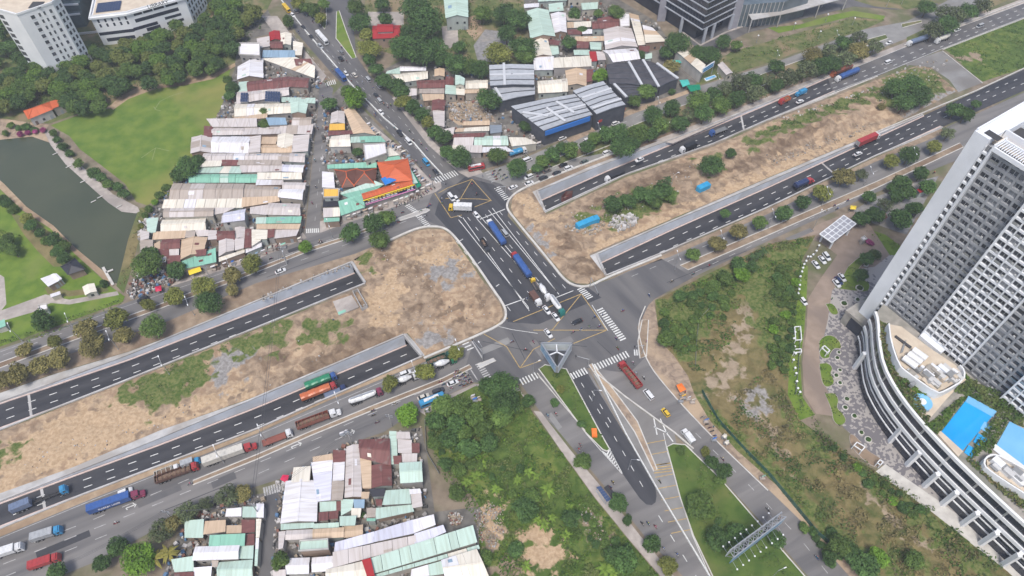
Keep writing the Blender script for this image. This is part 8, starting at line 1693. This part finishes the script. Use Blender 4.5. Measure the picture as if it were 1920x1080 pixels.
for i, (px, n) in enumerate((([270,430,330,340,400,230,446,130,556,110,600,150,590,250,570,430,480,466,345,512,265,470], 900), ([605,205,650,200,745,280,800,340,640,402,605,410], 420), ([722,130,860,128,1010,145,1100,150,1060,172,1010,276,880,300,815,250], 420), ([985,5,1120,5,1240,50,1210,112,1000,165], 330), ([520,905,655,832,790,800,800,960,920,1080,510,1085], 520), ([310,1080,345,970,420,935,495,930,482,1085], 200))):
    rubble('yard_clutter', px, n, .5, 2.0, [0,1,1,2,3,7,5,4,6], 'clutter in the gaps between the tin roofs', seed=20+i, h=.6, avoid=HR)
rubble('rubble', [845,195,905,190,925,220,870,232,845,222], 320, .3, 1.2, [5,5,0,1], 'rubble over the demolished plot', seed=30, h=.4)
# blue water tanks on roofs
def tank(x, y, z, label, flat=True):
    p = G(x, y, z); o = empty('water_tank', p, 0, category='water tank', label=label); b = MB(); b.loft([[(r*math.cos(a),r*math.sin(a),zz) for a in np.linspace(0,6.283,11)[:-1]] for r, zz in ((.75,.4),(.8,.7),(.8,1.7),(.5,2.0),(.2,2.1))]); b.obj('drum', M['tarp_blue'], o)
    for s in (-.5,.5): b = MB(); b.box(s-.08,s+.08,-.6,.6,-.6,.42); b.obj('stand', M['metal'], o)
def solar(px, z, nx, ny, label):
    Q = GP(px, z); c = sum(Q, Vector())/4; c.z = 0; q = [p-c for p in Q]; o = empty('solar_array', c, 0, category='solar panels', label=label); f = lambda s, t: q[0].lerp(q[1], s).lerp(q[3].lerp(q[2], s), t)+Vector((0,0,.5*t))
    m = MATS.get('solar')
    for i in range(nx):
        for j in range(ny):
            s0, s1, t0, t1 = (i+.04)/nx, (i+.96)/nx, (j+.04)/ny, (j+.96)/ny; A_ = [f(s0,t0), f(s1,t0), f(s1,t1), f(s0,t1)]; b = MB(); b.loft([[p-Vector((0,0,.06)) for p in A_], A_]); b.obj('solar_panel', m, o)
    b = MB(); b.bar(f(.02,.1)-Vector((0,0,.9)), f(.98,.1)-Vector((0,0,.9)), .12, 1.6); b.bar(f(.02,.9)-Vector((0,0,1.0)), f(.98,.9)-Vector((0,0,1.0)), .12, 1.8); b.obj('rack', M['metal'], o)
solar([496,190,525,191,526,173,498,172], 5.6, 6, 4, 'wide solar array on a light grey tin roof above the mint roof'); solar([450,191,464,191,466,175,452,175], 5.4, 3, 3, 'small solar array on a roof beside the playing field top corner')
# stalls and parasols on the pavements
ST = [('c',652,405),('w',664,401),('g',672,398),('n',684,394),('w',694,391),('r',703,388),('w',712,386),('g',722,382),('c',741,376),('w',752,372),('m',762,369),('g',771,365),('w',782,359),('c',792,353),('w',802,347),('l',776,322),('w',784,330),('g',792,338),('w',748,276),('c',756,284),('j',765,293),('r',772,303),('w',690,232),('g',700,243),('c',708,250),('w',566,113),('g',575,122),('r',586,132),('w',596,146),('n',581,128),('j',480,475),('g',470,480),('w',492,470),('m',505,464),('r',518,462),('t',530,458),('w',452,488),('u',435,491),('w',420,494),('w',398,500),('n',405,498),('c',560,447),('y',1282,742),('w',1292,745),('c',1300,750),('u',1340,822),('c',1359,817),('w',1363,828),('n',1278,748),('w',880,312),('c',872,300),('w',990,272),('g',1010,268),('u',890,748),('w',886,742),('c',897,745),('w',800,768),('u',1325,787),('t',1432,893),('n',1462,968),('w',640,812),('w',648,808),('c',560,880),('n',590,868)]
for i, (c, x, y) in enumerate(ST):
    w, h_ = random.uniform(5,9), random.uniform(4,6); k = -.35*w
    o = awning([x-w/2,y+.17*w+h_/2-2, x+w/2,y-.17*w+h_/2-2, x+w/2+1,y-.17*w-h_/2, x-w/2+1,y+.17*w-h_/2], random.uniform(2.2,2.8), RM[c], 'stall_canopy', None, random.uniform(.1,.7), cat='stall')
    b = MB(); b.box(-.9,.9,-.5,.5,0,.9); b.obj('counter', random.choice((M['door_brown'], M['metal'], RM['b'])), o)
    place_label(o, '%s roofed pavement stall' % RN[c], x, y, 'pavement stalls')
# small odd things
rd_ = flat_thing([1052,377,1060,368,1073,367,1072,374,1058,381], -3.2, 2.4, RM['r'], 'site_sheeting', 'red and grey sheeting on the near wall of the sunken north road', 'sheeting')
for i, (x, y) in enumerate(((1114,813),(1010,838),(1225,820))):
    b = MB(); p = G(x, y); b.box(p.x-.9,p.x+.9,p.y-1.6,p.y+1.6,.12,1.0); b.obj('water_barrier', M['tarp_orange'], label=('orange water filled barrier on the island nose','orange barrier on the exit pavement','orange barrier at the service yard')[i], category='barrier') if i == 0 else None
for i, (x, y) in enumerate(((1359,817),(1363,829))): awning([x-5,y,x,y-5,x+5,y,x,y+5], 2.2, RM['c'], 'parasol', ('upper pale parasol by the green fence','lower pale parasol by the green fence')[i], .6)
M['jetty'] = M['kerb']
j1 = MB(); a_, b_ = G(193,501,.5), G(212,534,.5); j1.bar(a_, b_, 1.1, .15); jo = j1.obj('jetty', M['jetty'], label="narrow pale jetty running into the pond's lowest corner", category='jetty'); j2 = MB(); c_ = a_.lerp(b_,.3); j2.bar(c_, c_+Vector((2.4,1.6,0)), .9, .15); j2.obj('side_arm', M['jetty'], jo)
for i, (x, y) in enumerate(((180,375),(192,367),(228,384),(133,310),(160,338),(108,286))):
    b = MB(); p = G(x, y, .4); b.bar(p, p+Vector((-1.8,-1.6,0)), .5, .1); b.obj('fishing_platform', M['jetty'], label='little %s platform on the far pond bank' % ORD[i], category='platform')
# far grove and clouds of haze
finish_labels()
hz = MB(); hz.box(-1400,1400,-500,2600,-9,232); h_ = bpy.data.materials.new('haze'); h_.use_nodes = True; n = h_.node_tree.nodes; n.remove(n['Principled BSDF'])
v_ = n.new('ShaderNodeVolumePrincipled'); v_.inputs['Color'].default_value = (.86,.91,1,1); v_.inputs['Density'].default_value = .00021; v_.inputs['Anisotropy'].default_value = .0
h_.node_tree.links.new(v_.outputs[0], n['Material Output'].inputs['Volume'])
hz.obj('haze', h_, kind='stuff')
